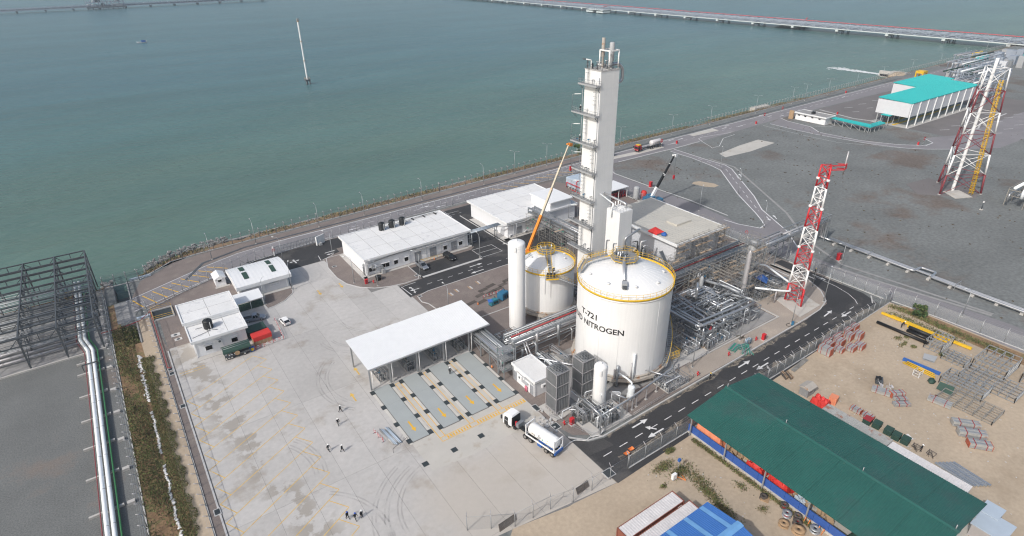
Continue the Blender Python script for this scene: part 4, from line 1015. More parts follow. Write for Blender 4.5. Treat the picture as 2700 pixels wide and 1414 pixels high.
def big_tank(name, label, c, R, zb, zt, rise, npost):
    t = thing(name, label, 'tank', (c[0], c[1], 0))
    MB().lathe([(R,zb),(R,zt)], c, 72).build('shell', 'tank_white', t)
    MB().lathe([(R+.02,zb+.02),(R+.25,zb+.02),(R+.25,zb+.35),(R+.02,zb+.5)], c, 72).build('base_ring', 'rust_concrete', t)
    rf = MB().lathe(dome_prof(R-.02, zt+.02, rise, 9), c, 72).build('roof', 'tank_white', t)
    S = (R*R+rise*rise)/(2*rise)
    for k in range(36):
        a = 2*pi*k/36; b = MB(); pts = []
        for j in range(6):
            r = R*(.98-.62*j/5); pts.append((c[0]+r*cos(a), c[1]+r*sin(a), zt+.03+rise-S+sqrt(S*S-r*r)))
        b.path(pts, .014, 4, .01); b.build('roof_seam', 'tank_white', rf)
    MB().lathe([(R+.03,zt-.55),(R+.14,zt-.55),(R+.14,zt-.4),(R+.03,zt-.4)], c, 72).build('shell_band', 'tank_white', t)
    MB().lathe([(R+.02,zt-.15),(R+.2,zt-.15),(R+.2,zt+.3),(R+.15,zt+.3),(R+.15,zt-.05),(R+.02,zt-.05)], c, 72).build('kick_plate', 'yellow_paint', t)
    rail_ring(t, c, R+.18, zt+.2, npost, 1.15)
    return t, rf, (lambda r: zt+.02+rise-S+sqrt(S*S-r*r))
def plinth(t, c, R, z0, z1, n, ncol):
    P = [(c[0]+R*cos(2*pi*(k+.5)/n), c[1]+R*sin(2*pi*(k+.5)/n)) for k in range(n)]
    MB().prism(P, z0, z1).build('plinth', 'rust_concrete', t)
    for k in range(ncol):
        a = 2*pi*k/ncol
        for r in (R*.9, R*.5): MB().cbox((c[0]+r*cos(a), c[1]+r*sin(a), 0), (.8,.8,z0-.003), a).build('pier', 'concrete_dark', t)
C1 = (80.9, 76.7); R1 = 9.77; Z1 = 20.5
t1, r1, dz1 = big_tank('nitrogen_tank', 'biggest white storage tank, with black lettering and a yellow rail', C1, R1, 2.0, Z1, 2.6, 44)
plinth(t1, C1, 10.7, 1.35, 1.99, 14, 12)
wrap_text('T-721', C1, R1, 14.55, 166.6, 193.2, 1.32, t1)
wrap_text('LIQUID NITROGEN', C1, R1, 12.42, 133.5, 227.4, 1.30, t1)
for a in range(0, 360, 24):
    b = MB()
    for k in range(24): q = cyl(C1, R1+.02, 221.6+a, 2.6+k*.76); 
    b.tube(cyl(C1,R1+.015,221.6+a,2.5), cyl(C1,R1+.015,221.6+a,20), .02, 4); b.build('shell_seam', 'parapet', t1)
for x, y in ((74.2,80.1),(74.2,74.7),(77.6,70.5),(82.7,69.5),(87.4,72.3),(88.2,80)):
    z = dz1(hypot(x-C1[0], y-C1[1])); MB().lathe([(.28,z-.1),(.28,z+.28),(.33,z+.28),(.33,z+.36),(0,z+.4)], (x, y), 12).build('manhole', 'tank_white', r1)
# platform on the crown, with its walkway and the silver duct
pc = (82.6, 79.0); zp = 23.65
pl = MB().lathe([(0,zp),(3.0,zp),(3.0,zp+.14),(0,zp+.14)], pc, 8, smooth=False).build('top_platform', 'grating', t1)
rail_ring(pl, (0,0), 0, 0, 0) if False else None
b = MB()
for zz in (.6, 1.15): b.ring(pc, 2.95, zp+.14+zz, .05, 8)
b.ring(pc, 3.0, zp+.05, .12, 8); b.build('handrail', 'yellow_paint', pl)
for k in range(16):
    a = k*22.5; q = cyl(pc, 2.8, a, 0); MB().tube((q[0],q[1],zp+.1),(q[0],q[1],zp+1.3),.035,4).build('post', 'yellow_paint', pl)
for k in range(8):
    q = cyl(pc, 2.7, k*45, 0); MB().tube((q[0],q[1],dz1(min(9.6,hypot(q[0]-C1[0],q[1]-C1[1])))-.1),(q[0],q[1],zp),.06,5).build('support', 'tank_white', pl)
rv = random.Random(4)
for k in range(9):
    x, y = pc[0]+rv.uniform(-1.9,1.9), pc[1]+rv.uniform(-1.6,1.6)
    v = MB().tube((x,y,zp-.3),(x,y,zp+rv.uniform(.9,2.0)),rv.choice((.08,.12,.18)),7); v.tube((x-.3,y,zp+.8),(x+.3,y,zp+.8),.14,7)
    v.build('valve_riser', rv.choice(('galvanised','pipe_silver','dark_steel','machine_blue')), pl)
wk = [(73.3,82.6,21.6),(76.5,84.3,22.6),(80.6,82.0,23.7)]
w = MB(); w.strip(wk, .95, 0, .1)
w.v = [(x, y, z+(21.6+(x-73.3)*.29)) for x, y, z in w.v]; w.build('walkway', 'galvanised', t1)
for off in (-.45, .45):
    rail_line(t1, [(73.3-off*.4,82.6+off,21.7),(76.5-off*.2,84.3+off,22.6),(80.6,82.0+off,23.7)], 1.1, step=.8)
for k in range(7): x = 74+k; y = 83.0+.25*k if k < 3 else 84.2-.5*(k-3); MB().tube((x,y,dz1(min(9.7,hypot(x-C1[0],y-C1[1])))),(x,y,21.6+(x-73.3)*.29),.06,5).build('support', 'tank_white', t1)
MB().path([(82.4,79.0,24.2),(81.6,78.2,24.2),(76.9,73.0,22.55)], .34, 10).build('vent_duct', 'pipe_silver', t1)
bx = MB().cbox((76.2,72.3,21.7),(1.5,1.1,1.0),pi/4).build('vent_box', 'grey_paint', t1)
MB().cbox((75.7,71.7,21.9),(1.2,.9,.5),pi/4).build('cover', 'dark_steel', bx)
for k in range(4): MB().cbox((76.2+(-.5,.5,.5,-.5)[k],72.3+(-.5,-.5,.5,.5)[k],20.9),(.1,.1,.9)).build('leg', 'galvanised', bx)
# outside stair on the right flank and pipes up the shell
sp = MB()
for k in range(46):
    a = radians(-70+k*1.9); z = 2.1+k*.30
    p0 = (C1[0]+(R1+.25)*cos(a), C1[1]+(R1+.25)*sin(a)); p1 = (C1[0]+(R1+1.15)*cos(a), C1[1]+(R1+1.15)*sin(a)); a2 = a+.03
    sp.add([(p0[0],p0[1],z),(p1[0],p1[1],z),(C1[0]+(R1+1.15)*cos(a2),C1[1]+(R1+1.15)*sin(a2),z),(C1[0]+(R1+.25)*cos(a2),C1[1]+(R1+.25)*sin(a2),z)], [(0,1,2,3)])
stv = sp.build('stair', 'galvanised', t1)
for rr_ in (R1+.25, R1+1.15): MB().path([(C1[0]+rr_*cos(radians(-70+k*5.2)), C1[1]+rr_*sin(radians(-70+k*5.2)), 2.1+k*.82) for k in range(17)], .07, 4, .01).build('stringer', 'galvanised', stv)
MB().path([(C1[0]+(R1+1.15)*cos(radians(-70+k*5.2)), C1[1]+(R1+1.15)*sin(radians(-70+k*5.2)), 3.1+k*.82) for k in range(17)], .05, 4, .01).build('handrail', 'yellow_paint', stv)
for (x, y, z0, z1, r, m) in ((76.1,67.8,1.4,8.2,.24,'pipe_white'),(73.4,69.6,.2,5.4,.3,'galvanised'),(75.8,68.0,1.6,6.0,.14,'pipe_grey'),(73.0,70.0,.2,4.4,.16,'pipe_grey')):
    MB().path([(x,y,z0),(x,y,z1)], r, 8).build('riser_pipe', m, t1)
MB().path([(79.4,66.5,2.0),(79.4,66.4,4.6),(79.1,66.1,4.9)], .04, 5).build('lamp_arm', 'galvanised', t1)
yl = MB()
for z in (2.6,3.4,4.2):
    yl.path([(86.8,67.4,z),(89.4,67.0,z),(89.6,70,z)], .04, 4)
for k in range(7): yl.tube((86.8+k*.43,67.35-k*.05,2.0),(86.8+k*.43,67.35-k*.05,4.3),.04,4)
yl.build('gate_rail', 'yellow_paint', t1)

C2 = (81.3, 103.5); R2 = 6.75; Z2 = 12.75
t2, r2, dz2 = big_tank('oxygen_tank', 'smaller white storage tank with a yellow rail and a stair over its dome', C2, R2, 2.0, Z2, 2.0, 32)
plinth(t2, C2, 7.5, 1.3, 1.99, 12, 10)
for x, y in ((79.0,100.0),(78,105.5),(84.5,100.6),(86.3,103.0)):
    z = dz2(hypot(x-C2[0], y-C2[1])); MB().lathe([(.25,z-.1),(.25,z+.25),(.3,z+.25),(.3,z+.33),(0,z+.36)], (x, y), 12).build('manhole', 'tank_white', r2)
pc2 = (82.0, 105.0); zp = 15.2
pl = MB().lathe([(0,zp),(2.3,zp),(2.3,zp+.12),(0,zp+.12)], pc2, 10, smooth=False).build('top_platform', 'grating', t2)
b = MB()
for zz in (.6, 1.15): b.ring(pc2, 2.25, zp+.14+zz, .07, 10)
b.ring(pc2, 2.3, zp+.05, .16, 10); b.build('handrail', 'yellow_paint', pl)
for k in range(12): q = cyl(pc2, 2.2, k*30, 0); MB().tube((q[0],q[1],zp-.6),(q[0],q[1],zp+1.25),.035,4).build('post', 'yellow_paint', pl)
for k in range(7):
    x, y = pc2[0]+rv.uniform(-1.5,1.5), pc2[1]+rv.uniform(-1.2,1.4)
    MB().tube((x,y,zp-.5),(x,y,zp+rv.uniform(.8,1.8)),rv.choice((.08,.12,.2)),7).build('valve_riser', rv.choice(('galvanised','pipe_silver','dark_steel')), pl)
sa = cyl(C2, R2+.1, -121, 13.0); sb_ = (81.2, 102.9, 15.2); stt = MB(); n = 22
for k in range(n):
    p = lerp(sa, sb_, k/(n-1)); z = max(p[2], dz2(min(R2-.1, hypot(p[0]-C2[0], p[1]-C2[1])))+.15 if k else p[2])
    stt.cbox((p[0],p[1],z),(.95,.24,.06),radians(-121+90))
stt = stt.build('roof_stair', 'galvanised', t2)
dx, dy = cos(radians(-31))*.5, sin(radians(-31))*.5
for s in (-1, 1): rail_line(t2, [(sa[0]+s*dx,sa[1]+s*dy,sa[2]),(sb_[0]+s*dx,sb_[1]+s*dy,sb_[2]+.2)], 1.1, step=.7)
pb_ = cyl(C2, R2+.75, -119, 12.4); lp = MB().cbox((pb_[0],pb_[1],12.3),(3.0,1.4,.12),radians(-29)).build('landing', 'galvanised', t2)
q = [(-1.5,-.7),(1.5,-.7)]; cr_ = cos(radians(-29)); sr_ = sin(radians(-29))
def lpt(x, y, z): return (pb_[0]+x*cr_-y*sr_, pb_[1]+x*sr_+y*cr_, z)
rail_line(lp, [lpt(-1.5,.6,12.4),lpt(-1.5,-.68,12.4),lpt(1.5,-.68,12.4)], 1.1, step=.7)
MB().bar(lpt(-1.5,-.72,12.4), lpt(1.5,-.72,12.4), .06, .35).build('kick_plate', 'yellow_paint', lp)
stp = MB(); pts = []
for k in range(24):
    a = radians(-106+k*2.2); z = 12.2-k*.2; rr_ = R2+.75; pts.append((C2[0]+rr_*cos(a), C2[1]+rr_*sin(a), z)); stp.cbox(pts[-1], (.3,1.0,.05), a+pi/2)
s_ = stp.build('stair', 'galvanised', t2)
MB().path([(C2[0]+(R2+1.25)*cos(radians(-106+k*2.2)), C2[1]+(R2+1.25)*sin(radians(-106+k*2.2)), 12.2-k*.2) for k in range(24)], .1, 5, .01).build('stringer', 'white_paint', s_)
rail_line(s_, [(C2[0]+(R2+1.25)*cos(radians(-106+k*8.8)), C2[1]+(R2+1.25)*sin(radians(-106+k*8.8)), 12.3-k*.8) for k in range(7)], 1.05, step=1.0)
MB().path([lpt(-1.7,-.8,8.6),lpt(-1.7,-.8,15.6),lpt(-.3,-.6,15.9)], .09, 6).build('lamp_arm', 'pipe_white', t2)
MB().path([(78.6,106.8,14.7),(75.6,106.6,13.9)], .22, 8).build('vent_pipe', 'pipe_white', t2)
MB().path([(81,104.5,15.6),(80.4,103.2,15.2),(78.4,99.0,13.9)], .14, 8).build('drain_pipe', 'galvanised', t2)

def vessel(name, label, c, R, z0, zt, dome, m='tank_white', lugs=True, skirt=.6, group=None):
    t = thing(name, label, 'vessel', (c[0], c[1], 0), group)
    sh_ = MB().lathe([(R,z0+skirt),(R,zt)]+[(R*cos(a), zt+dome*sin(a)) for a in (.3,.6,.9,1.2,1.4,1.5708)], c, 32).build('shell', m, t)
    MB().lathe([(R*.55,z0+skirt*.6),(R*.9,z0+skirt),(R,z0+skirt+.01)], c, 24).build('bottom_head', m, t)
    for k in range(4):
        q = cyl(c, R*.85, 45+90*k, 0); MB().cbox((q[0],q[1],z0),(.3,.3,skirt+.5)).build('leg', m, t)
    for z in (z0+skirt+.6, zt-.6): MB().lathe([(R+.003,z-.04),(R+.02,z-.03),(R+.02,z+.03),(R+.003,z+.04)], c, 32).build('weld_seam', m, t)
    if lugs:
        for a in (225, 45):
            q = cyl(c, R+.12, a, zt-.9); MB().cbox((q[0],q[1],zt-1.2),(.25,.45,1.1),radians(a)).build('lifting_lug', m, t)
        MB().lathe([(0,zt+dome-.05),(.25,zt+dome-.05),(.25,zt+dome+.2),(0,zt+dome+.22)], (c[0],c[1]), 10).build('nozzle', m, t)
    return t
vessel('storage_vessel', 'tall slim white vessel standing in front of the smaller tank', (69.6,99.8), 1.97, .1, 22.6, .75)
vessel('buffer_vessel', 'short slim white vessel between the vaporiser towers and the road', (66.4,67.3), 1.32, .2, 9.75, .75, skirt=.9)
v_ = vessel('knockout_drum', 'small pale upright drum on the gravel under the big tank', (73.2,65.2), .72, .0, 2.9, .45, 'pipe_white', False, .7)
MB().path([(73.2,65.2,3.2),(73.2,65.2,4.0),(73.0,66.4,4.4),(72.8,68.6,4.4)], .2, 8).build('outlet_pipe', 'pipe_white', v_)
b_ = vessel('vent_silencer', 'thin grey pointed silencer among the pipes right of the big tank', (116.0,83.4), .5, .0, 5.6, 1.0, 'grey_paint', False, 1.2)
vessel('nitrogen_bullet', 'small grey silo behind the beige-roofed hall', (154.2,144.2), 1.1, .0, 4.2, .7, 'grey_paint', False, .5)

# ambient vaporiser towers: rows of vertical finned tubes in a frame
def vaporiser(label, x0, y0, x1, y1, z0, h, nx, ny):
    t = thing('vaporiser_tower', label, 'vaporiser', ((x0+x1)/2, (y0+y1)/2, 0), 'finned vaporiser towers')
    fin = MB(); w_ = (x1-x0)/nx; 
    for a in range(4):
        ca, sa = cos(a*pi/4), sin(a*pi/4); l = w_*.36
        fin.add([(-l*ca,-l*sa,0),(l*ca,l*sa,0),(l*ca,l*sa,h),(-l*ca,-l*sa,h)], [(0,1,2,3)])
    fin.use(1).box((-.075,-.075,0),(.075,.075,h)); me = fin.mesh('finned_tube', ['galvanised','pipe_silver'])
    fr = MB()
    for i in range(nx):
        for j in range(ny):
            if i in (0, nx-1) or j in (0, ny-1) or (i+j) % 2 == 0:
                put(me, 'finned_tube', t, (x0+(i+.5)*w_-(x0+x1)/2, y0+(j+.5)*(y1-y0)/ny-(y0+y1)/2, z0))
    for z in (z0+.02, z0+h*.36, z0+h*.68, z0+h-.02):
        for p, q in (((x0,y0),(x1,y0)),((x1,y0),(x1,y1)),((x1,y1),(x0,y1)),((x0,y1),(x0,y0))): fr.bar((*p,z),(*q,z),.1,.14)
    for x in (x0, x1):
        for y in (y0, y1): fr.bar((x,y,.1),(x,y,z0+h),.12)
    for k in range(4):
        fr.bar((x0,y0+(k+.5)*(y1-y0)/4,.1),(x0,y0+(k+.5)*(y1-y0)/4,z0),.12).bar((x0+(k+.5)*(x1-x0)/4,y0,.1),(x0+(k+.5)*(x1-x0)/4,y0,z0),.12)
    fr.build('frame', 'pipe_grey', t)
    g = MB()
    for j in range(ny): y = y0+(j+.5)*(y1-y0)/ny; g.path([(x0+.15,y,z0+h+.1),(x1-.15,y,z0+h+.1)], .05, 5)
    g.bar((x0+.2,y0+.8,z0+h+.12),(x0+1.2,y0+.1,z0+h+.12),.1).bar((x1-1.2,y1-.1,z0+h+.12),(x1-.2,y1-.8,z0+h+.12),.1); g.build('top_header', 'galvanised', t)
    return t
vaporiser('finned vaporiser tower nearest the white kiosk', 57.5, 69.7, 60.75, 72.9, .9, 9.1, 8, 8)
vaporiser('finned vaporiser tower between the slim white vessel and the big tank', 64.8, 70.6, 68.0, 73.7, .9, 8.3, 8, 8)
wf = thing('white_pipework', 'white loop pipework around the feet of the vaporiser towers', 'pipework', (60,68,0))
for pts in ([(58.0,69.4,.4),(57.9,68.3,.4),(57.9,68.3,2.2),(61.5,68.3,2.2),(63.2,69.5,2.2),(63.2,72.0,2.2)],[(59.6,68.3,1.9),(60.6,67.4,1.9),(60.6,67.4,.3)],[(64.6,69.4,.3),(64.6,69.4,2.9),(68.2,68.8,2.9),(68.2,68.8,.3)],[(66.4,70.3,.5),(66.4,69.0,1.6),(68.4,69.0,1.6)]):
    MB().path(pts, .09, 7).build('pipe', 'pipe_white', wf)
MB().tube((60.6,68.3,0),(60.6,68.3,2.1),.15,8).build('post', 'galvanised', wf)
sub = thing('coil_panel', 'upright panel of silver tubes right of the slim white vessel', 'heat exchanger', (69.6, 66.2, 0))
for k in range(7): MB().tube((69.2+k*.17,66.4-k*.12,.4),(69.2+k*.17,66.4-k*.12,2.6),.07,6).build('tube', 'pipe_silver', sub)
MB().path([(69.1,66.5,.3),(69.1,66.5,2.8),(70.4,65.5,2.8),(70.4,65.5,.3)], .1, 6).build('frame', 'pipe_white', sub)

# ---------------------------------------------------------------- tall cold box column
cx0, cx1, cy0, cy1, cz = 101.7, 107.7, 109.7, 115.5, 55.0
cb = thing('cold_box_column', 'very tall white square column with grey platforms up its left side', 'column', (104.7, 112.6, 0))
body = MB().box((cx0,cy0,0),(cx1,cy1,cz)).build('casing', 'white_paint', cb)
for k in range(1, 15):
    z = k*3.9
    MB().box((cx0-.02,cy0-.02,z-.03),(cx1+.02,cy0-.004,z+.03)).build('panel_seam', 'wall_white', body)
for k in range(14):
    for j in range(3):
        x = cx0+.15+j*1.95; MB().box((x,cy0-.012,.2+k*3.9),(x+1.8,cy0-.003,3.75+k*3.9)).build('casing_panel', 'white_paint', body)
MB().box((cx0-.05,cy0+.1,.5),(cx0-.003,cy0+.5,cz-.4)).build('corner_trim', 'wall_white', body)
MB().box((cx0-.1,cy0-.1,cz),(cx1+.1,cy1+.1,cz+.12)).build('top_plate', 'concrete', cb)
def side_platform(z, y0, y1, out=1.5, lamp=False):
    p = MB().box((cx0-out,y0,z),(cx0-.003,y1,z+.1)).build('platform', 'grating', cb)
    e = MB(); e.box((cx0-out-.06,y0-.06,z-.22),(cx0-out,y1+.06,z+.16)).box((cx0-out,y0-.06,z-.22),(cx0,y0,z+.16)).box((cx0-out,y1,z-.22),(cx0,y1+.06,z+.16)); e.build('edge_beam', 'grey_paint', p)
    rail_line(p, [(cx0,y1,z+.1),(cx0-out,y1,z+.1),(cx0-out,y0,z+.1),(cx0,y0,z+.1)], 1.1, 'galvanised', .9)
    for y in (y0+.3, y1-.3): MB().bar((cx0-out+.1,y,z-.15),(cx0-.05,y,z-1.6),.12).build('bracket', 'steel', p)
    if lamp:
        MB().path([(cx0-out,y1-.1,z+.1),(cx0-out,y1-.1,z+4.2),(cx0-out+.3,y1-1.0,z+4.4)], .05, 5).build('lamp_arm', 'galvanised', p)
        MB().bar((cx0-out+.2,y1-.8,z+4.4),(cx0-out+.9,y1-2.4,z+4.6),.3,.14).build('lamp_head', 'lamp_clear', p)
    return p
for k, z in enumerate((51.75,44.5,37.0,29.75,22.0,14.75,7.25)):
    long_ = (1,4,4,3,3,4,4)[k]*.9
    side_platform(z-.1, cy0-.2, cy1+long_*.8, 1.5, k in (1,2,3,4,5))
    lad = MB(); y = cy0+(1.2 if k % 2 else 4.2)
    for s in (-.25, .25): lad.tube((cx0-.35,y+s,z),(cx0-.35,y+s,z+7.2 if k else z+4.2),.04,4)
    for j in range(20 if k else 12): lad.tube((cx0-.35,y-.25,z+.3+j*.34),(cx0-.35,y+.25,z+.3+j*.34),.025,4)
    for j in range(5 if k else 3): lad.ring((cx0-.7,y), .38, z+2.6+j*1.0, .05, 8)
    lad.build('ladder', 'galvanised', cb)
    r = random.Random(60+k)
    for q in range(5 if k in (2,3,4,5,6) else 1):
        yy = r.uniform(cy0+.3, cy1+long_*.6); zz = z+r.uniform(.4,1.6); 
        MB().path([(cx0-.1,yy,zz),(cx0-.7,yy,zz),(cx0-.7,yy,z+.2)], r.choice((.06,.09,.13)), 6).tube((cx0-.9,yy,zz),(cx0-.4,yy,zz),.16,7).build('valve', r.choice(('galvanised','pipe_silver','white_paint','dark_steel','machine_blue')), cb)
MB().tube((cx0-.15,cy0+.35,.5),(cx0-.15,cy0+.35,53.5),.09,6).build('downcomer', 'steel', cb)
MB().tube((cx0-.3,cy1+.3,8),(cx0-.3,cy1+.3,52),.07,5).build('riser', 'galvanised', cb)
fr = MB()
for x in (104.4,107.4):
    for y in (110.0,113.4): fr.tube((x,y,cz+.1),(x,y,59.4),.17,6)
for p, q in (((104.4,110),(107.4,110)),((107.4,110),(107.4,113.4)),((107.4,113.4),(104.4,113.4)),((104.4,113.4),(104.4,110))): fr.bar((*p,59.4),(*q,59.4),.3,.3)
fr.build('top_frame', 'white_paint', cb)
MB().lathe([(.28,55.1),(.28,56.6),(.62,57.0),(.62,61.0),(.4,61.2),(0,61.2)], (106.2,111.2), 16).build('silencer', 'grey_paint', cb)
MB().lathe([(.26,55.1),(.30,57.6),(.45,57.8),(.42,62.0),(.36,62.1),(0,62.0)], (105.2,113.2), 12).build('vent_stack', 'rust_concrete', cb)
MB().path([(106.6,112.6,55.6),(109.4,112.0,56.0),(110.6,111.6,54.6),(110.6,111.6,51.6),(107.8,112.2,51.2)], .42, 12).build('bypass_duct', 'pipe_silver', cb)
r = random.Random(77)
for k in range(22):
    x, y = r.uniform(cx0+.3, cx1-.4), r.uniform(cy0+.4, cy1-.4); hh = r.uniform(.5, 2.0); rad = r.choice((.07,.1,.15,.2))
    MB().path([(x,y,cz+.1),(x,y,cz+hh),(x+r.uniform(-1,1),y+r.uniform(-1,1),cz+hh)], rad, 6).build('top_piping', r.choice(('dark_steel','galvanised','pipe_silver','steel','white_paint')), cb)
for y in (114.9,113.6): MB().path([(cx0+.2,y,cz+.1),(cx0+.2,y,57.2),(cx0-1.2,y+.3,57.5)], .16, 7).build('top_piping', 'dark_steel' if y > 114 else 'white_paint', cb)
rail_line(cb, [(cx0+.1,cy1-.1,cz+.1),(cx0+.1,cy0+.1,cz+.1),(cx1-.1,cy0+.1,cz+.1)], 1.1, 'dark_steel', 1.0)
MB().lathe([(.5,52.8),(.5,52.9)], (0,0), 3) if False else None

# shorter cold box beside it
sx0, sx1, sy0, sy1, sz = 102.5, 107.0, 100.8, 105.6, 21.4
s2 = thing('small_cold_box', 'short white square cold box standing in front of the tall column', 'column', (104.7, 103.2, 0))
body = MB().box((sx0,sy0,0),(sx1,sy1,sz)).build('casing', 'white_paint', s2)
for k in range(5):
    MB().box((sx0+.1,sy0-.012,.2+k*4.2),(sx0+2.2,sy0-.003,4.2+k*4.2)).build('casing_panel', 'white_paint', body); MB().box((sx0+2.3,sy0-.012,.2+k*4.2),(sx1-.1,sy0-.003,4.2+k*4.2)).build('casing_panel', 'white_paint', body)
rail_line(s2, [(sx0+.1,sy1-.1,sz),(sx0+.1,sy0+.1,sz),(sx1-.1,sy0+.1,sz),(sx1-.1,sy1-.1,sz)], 1.1, 'grey_paint', .9)
for x in (103.4,104.4,105.4,106.3): MB().tube((x,104.6,sz),(x,104.6,sz+1.6),.14,7).build('nozzle', 'white_paint', s2)
MB().path([(106.2,102.6,sz),(106.2,102.6,sz+1.2),(105.6,106.5,sz+1.8),(105.0,109.7,sz+2.2)], .3, 10).build('transfer_duct', 'pipe_silver', s2)
MB().path([(103.2,109.3,24),(103.2,105,23),(102.9,103.5,22.9),(102.2,103.5,22.4),(102.2,103.5,19.5)], .16, 7).build('vent_pipe', 'pipe_white', s2)
MB().path([(104.6,100.4,9.4),(104.6,100.4,14.0),(106.0,100.2,14.6),(109.5,100.2,15.4)], .3, 9).build('inlet_duct', 'pipe_silver', s2)
for y in (102.2,104.8): MB().path([(102.3,y,8),(102.3,y,12.5),(102.3,y-1,12.9)], .14, 7).build('side_pipe', 'galvanised', s2)
for z in (12.4, 9.0):
    p = MB().box((sx0-1.3,sy0-1.2,z-1.5),(sx1+1.2,sy0-.1,z-1.4)).build('platform', 'grating', s2); rail_line(p, [(sx0-1.3,sy0-.1,z-1.4),(sx0-1.3,sy0-1.2,z-1.4),(sx1+1.2,sy0-1.2,z-1.4)], 1.1, 'galvanised', .9)
r = random.Random(15)
for k in range(26):
    x = r.uniform(100.5,111); y = r.uniform(97.8,100.2); z = r.uniform(6,13); 
    MB().path([(x,y,z-3),(x,y,z),(x+r.uniform(-1.5,1.5),y+r.uniform(-.8,.8),z)], r.choice((.08,.14,.2)), 6).build('valve_pipe', r.choice(('pipe_silver','galvanised','dark_steel','white_paint','black_plastic')), s2)

# ---------------------------------------------------------------- pipe racks
def rack(name, label, x0, y0, x1, y1, levels, axis, step, pipes, seed, m='steel', brace=True, group=None):
    """steel rack; pipes = list of (offset across 0..1, level z, radius, material)"""
    t = thing(name, label, 'pipe rack', ((x0+x1)/2, (y0+y1)/2, 0), group); r = random.Random(seed)
    P = (lambda u, w_, z: (u, w_, z)) if axis == 'x' else (lambda u, w_, z: (w_, u, z))
    u0, u1, w0, w1 = (x0, x1, y0, y1) if axis == 'x' else (y0, y1, x0, x1); n = max(1, round((u1-u0)/step)); top = max(levels)
    for i in range(n+1):
        u = u0+(u1-u0)*i/n
        for w_ in (w0, w1): MB().bar(P(u,w_,0), P(u,w_,top+.5), .24, .24).build('column', m, t)
        for z in levels: MB().bar(P(u,w0-.2,z-.12), P(u,w1+.2,z-.12), .18, .24).build('beam', m, t)
        if brace and i < n:
            u2 = u0+(u1-u0)*(i+1)/n
            for w_ in (w0, w1):
                if i % 2 == 0: MB().bar(P(u,w_,1.2), P(u2,w_,levels[0]-.2), .12).build('brace', m, t)
                MB().bar(P(u,w_,top+.3), P(u2,w_,top+.3), .2, .26).build('beam', m, t); MB().bar(P(u,w_,levels[0]-.3), P(u2,w_,levels[0]-.3), .16, .2).build('beam', m, t)
            MB().bar(P(u,w0,top+.2), P(u2,w1,top+.2), .1).build('brace', m, t)
    for off, z, rad, mm in pipes:
        w_ = w0+(w1-w0)*off; a = u0-r.uniform(-.4,.8); b = u1+r.uniform(-.4,.8); pts = [P(a,w_,z+rad), P(b,w_,z+rad)]
        if r.random() < .35: pts = [P(a,w_,z-r.uniform(1.2,2.5))]+pts
        if r.random() < .35: pts = pts+[P(b,w_,z-r.uniform(1.2,2.5))]
        MB().path(pts, rad, 8).build('pipe', mm, t)
    return t
pr_ = random.Random(2)
def mixpipes(n, zs, r=pr_, red=None):
    o = []
    for z in zs:
        for k in range(n): o.append(((k+.5+r.uniform(-.2,.2))/n, z, r.choice((.09,.12,.16,.2,.26)), r.choice(('pipe_silver','pipe_silver','galvanised','pipe_grey','pipe_grey','steel'))))
    if red: o.append((red[0], red[1], .16, 'pipe_red'))
    return o
ra = rack('main_pipe_rack', 'long two-level steel pipe rack running behind the big tank to the fence', 60.5, 88.0, 142.0, 91.9, [3.4,4.7,5.8], 'x', 6.2, mixpipes(6, (3.4,4.7))+[(.08,6.1,.16,'galvanised'),(.22,6.0,.14,'steel'),(.86,6.1,.18,'galvanised'),(.72,6.05,.13,'steel')]+[(.45,6.2,.16,'pipe_red')], 1)
rack('bay_pipe_rack', 'short pipe rack running from the canopy to the long rack', 56.3, 87.8, 59.2, 98.8, [3.2,4.4], 'y', 3.7, mixpipes(6, (3.2,4.4)), 2)
rk2 = rack('column_pipe_rack', 'double-level pipe rack with green-tagged scaffolding behind the smaller tank', 106.6, 117.0, 109.2, 146.0, [4.2,5.6,7.0], 'y', 6, mixpipes(5, (4.2,5.6,7.0)), 3)
rack('north_pipe_rack', 'pipe rack running between the smaller tank and the small cold box', 88.5, 94.5, 112.0, 97.5, [3.4,5.2], 'x', 5.5, mixpipes(5, (3.4,5.2)), 5)
rack('gantry_pipe_rack', 'high pipe gantry carrying silver pipes over the boundary road', 142.6, 83.4, 154.2, 87.2, [5.6,7.2], 'x', 5.6, [(.12,7.3,.33,'pipe_silver'),(.42,7.2,.2,'pipe_silver'),(.75,7.25,.3,'pipe_grey'),(.3,5.7,.18,'pipe_silver'),(.7,5.7,.14,'galvanised'),(.9,5.7,.16,'pipe_silver')], 4)
gg = thing('road_gantry', 'grey truss bridge carrying pipes across the road beside the red and white mast', 'gantry', (164.5, 84.5, 0))
for y in (83.8,86.4):
    for z in (6.9,8.6): MB().bar((154.6,y,z),(175.4,y,z),.2,.24).build('chord', 'steel', gg)
    for k in range(6):
        x = 154.6+k*4.16; MB().bar((x,y,6.9),(x,y,8.6),.14).build('post', 'steel', gg)
        if k < 5: MB().bar((x,y,6.9 if k % 2 else 8.6),(x+4.16,y,8.6 if k % 2 else 6.9),.1).build('brace', 'steel', gg)
for k in range(6): x = 154.6+k*4.16; MB().bar((x,83.8,6.9),(x,86.4,6.9),.14).bar((x,83.8,8.6),(x,86.4,8.6),.12).build('cross_beam', 'steel', gg)
for x in (174.4,175.4,156.4):
    for y in (83.8,86.4): MB().bar((x,y,0),(x,y,8.8 if x > 160 else 6.9),.22).build('column', 'steel', gg)
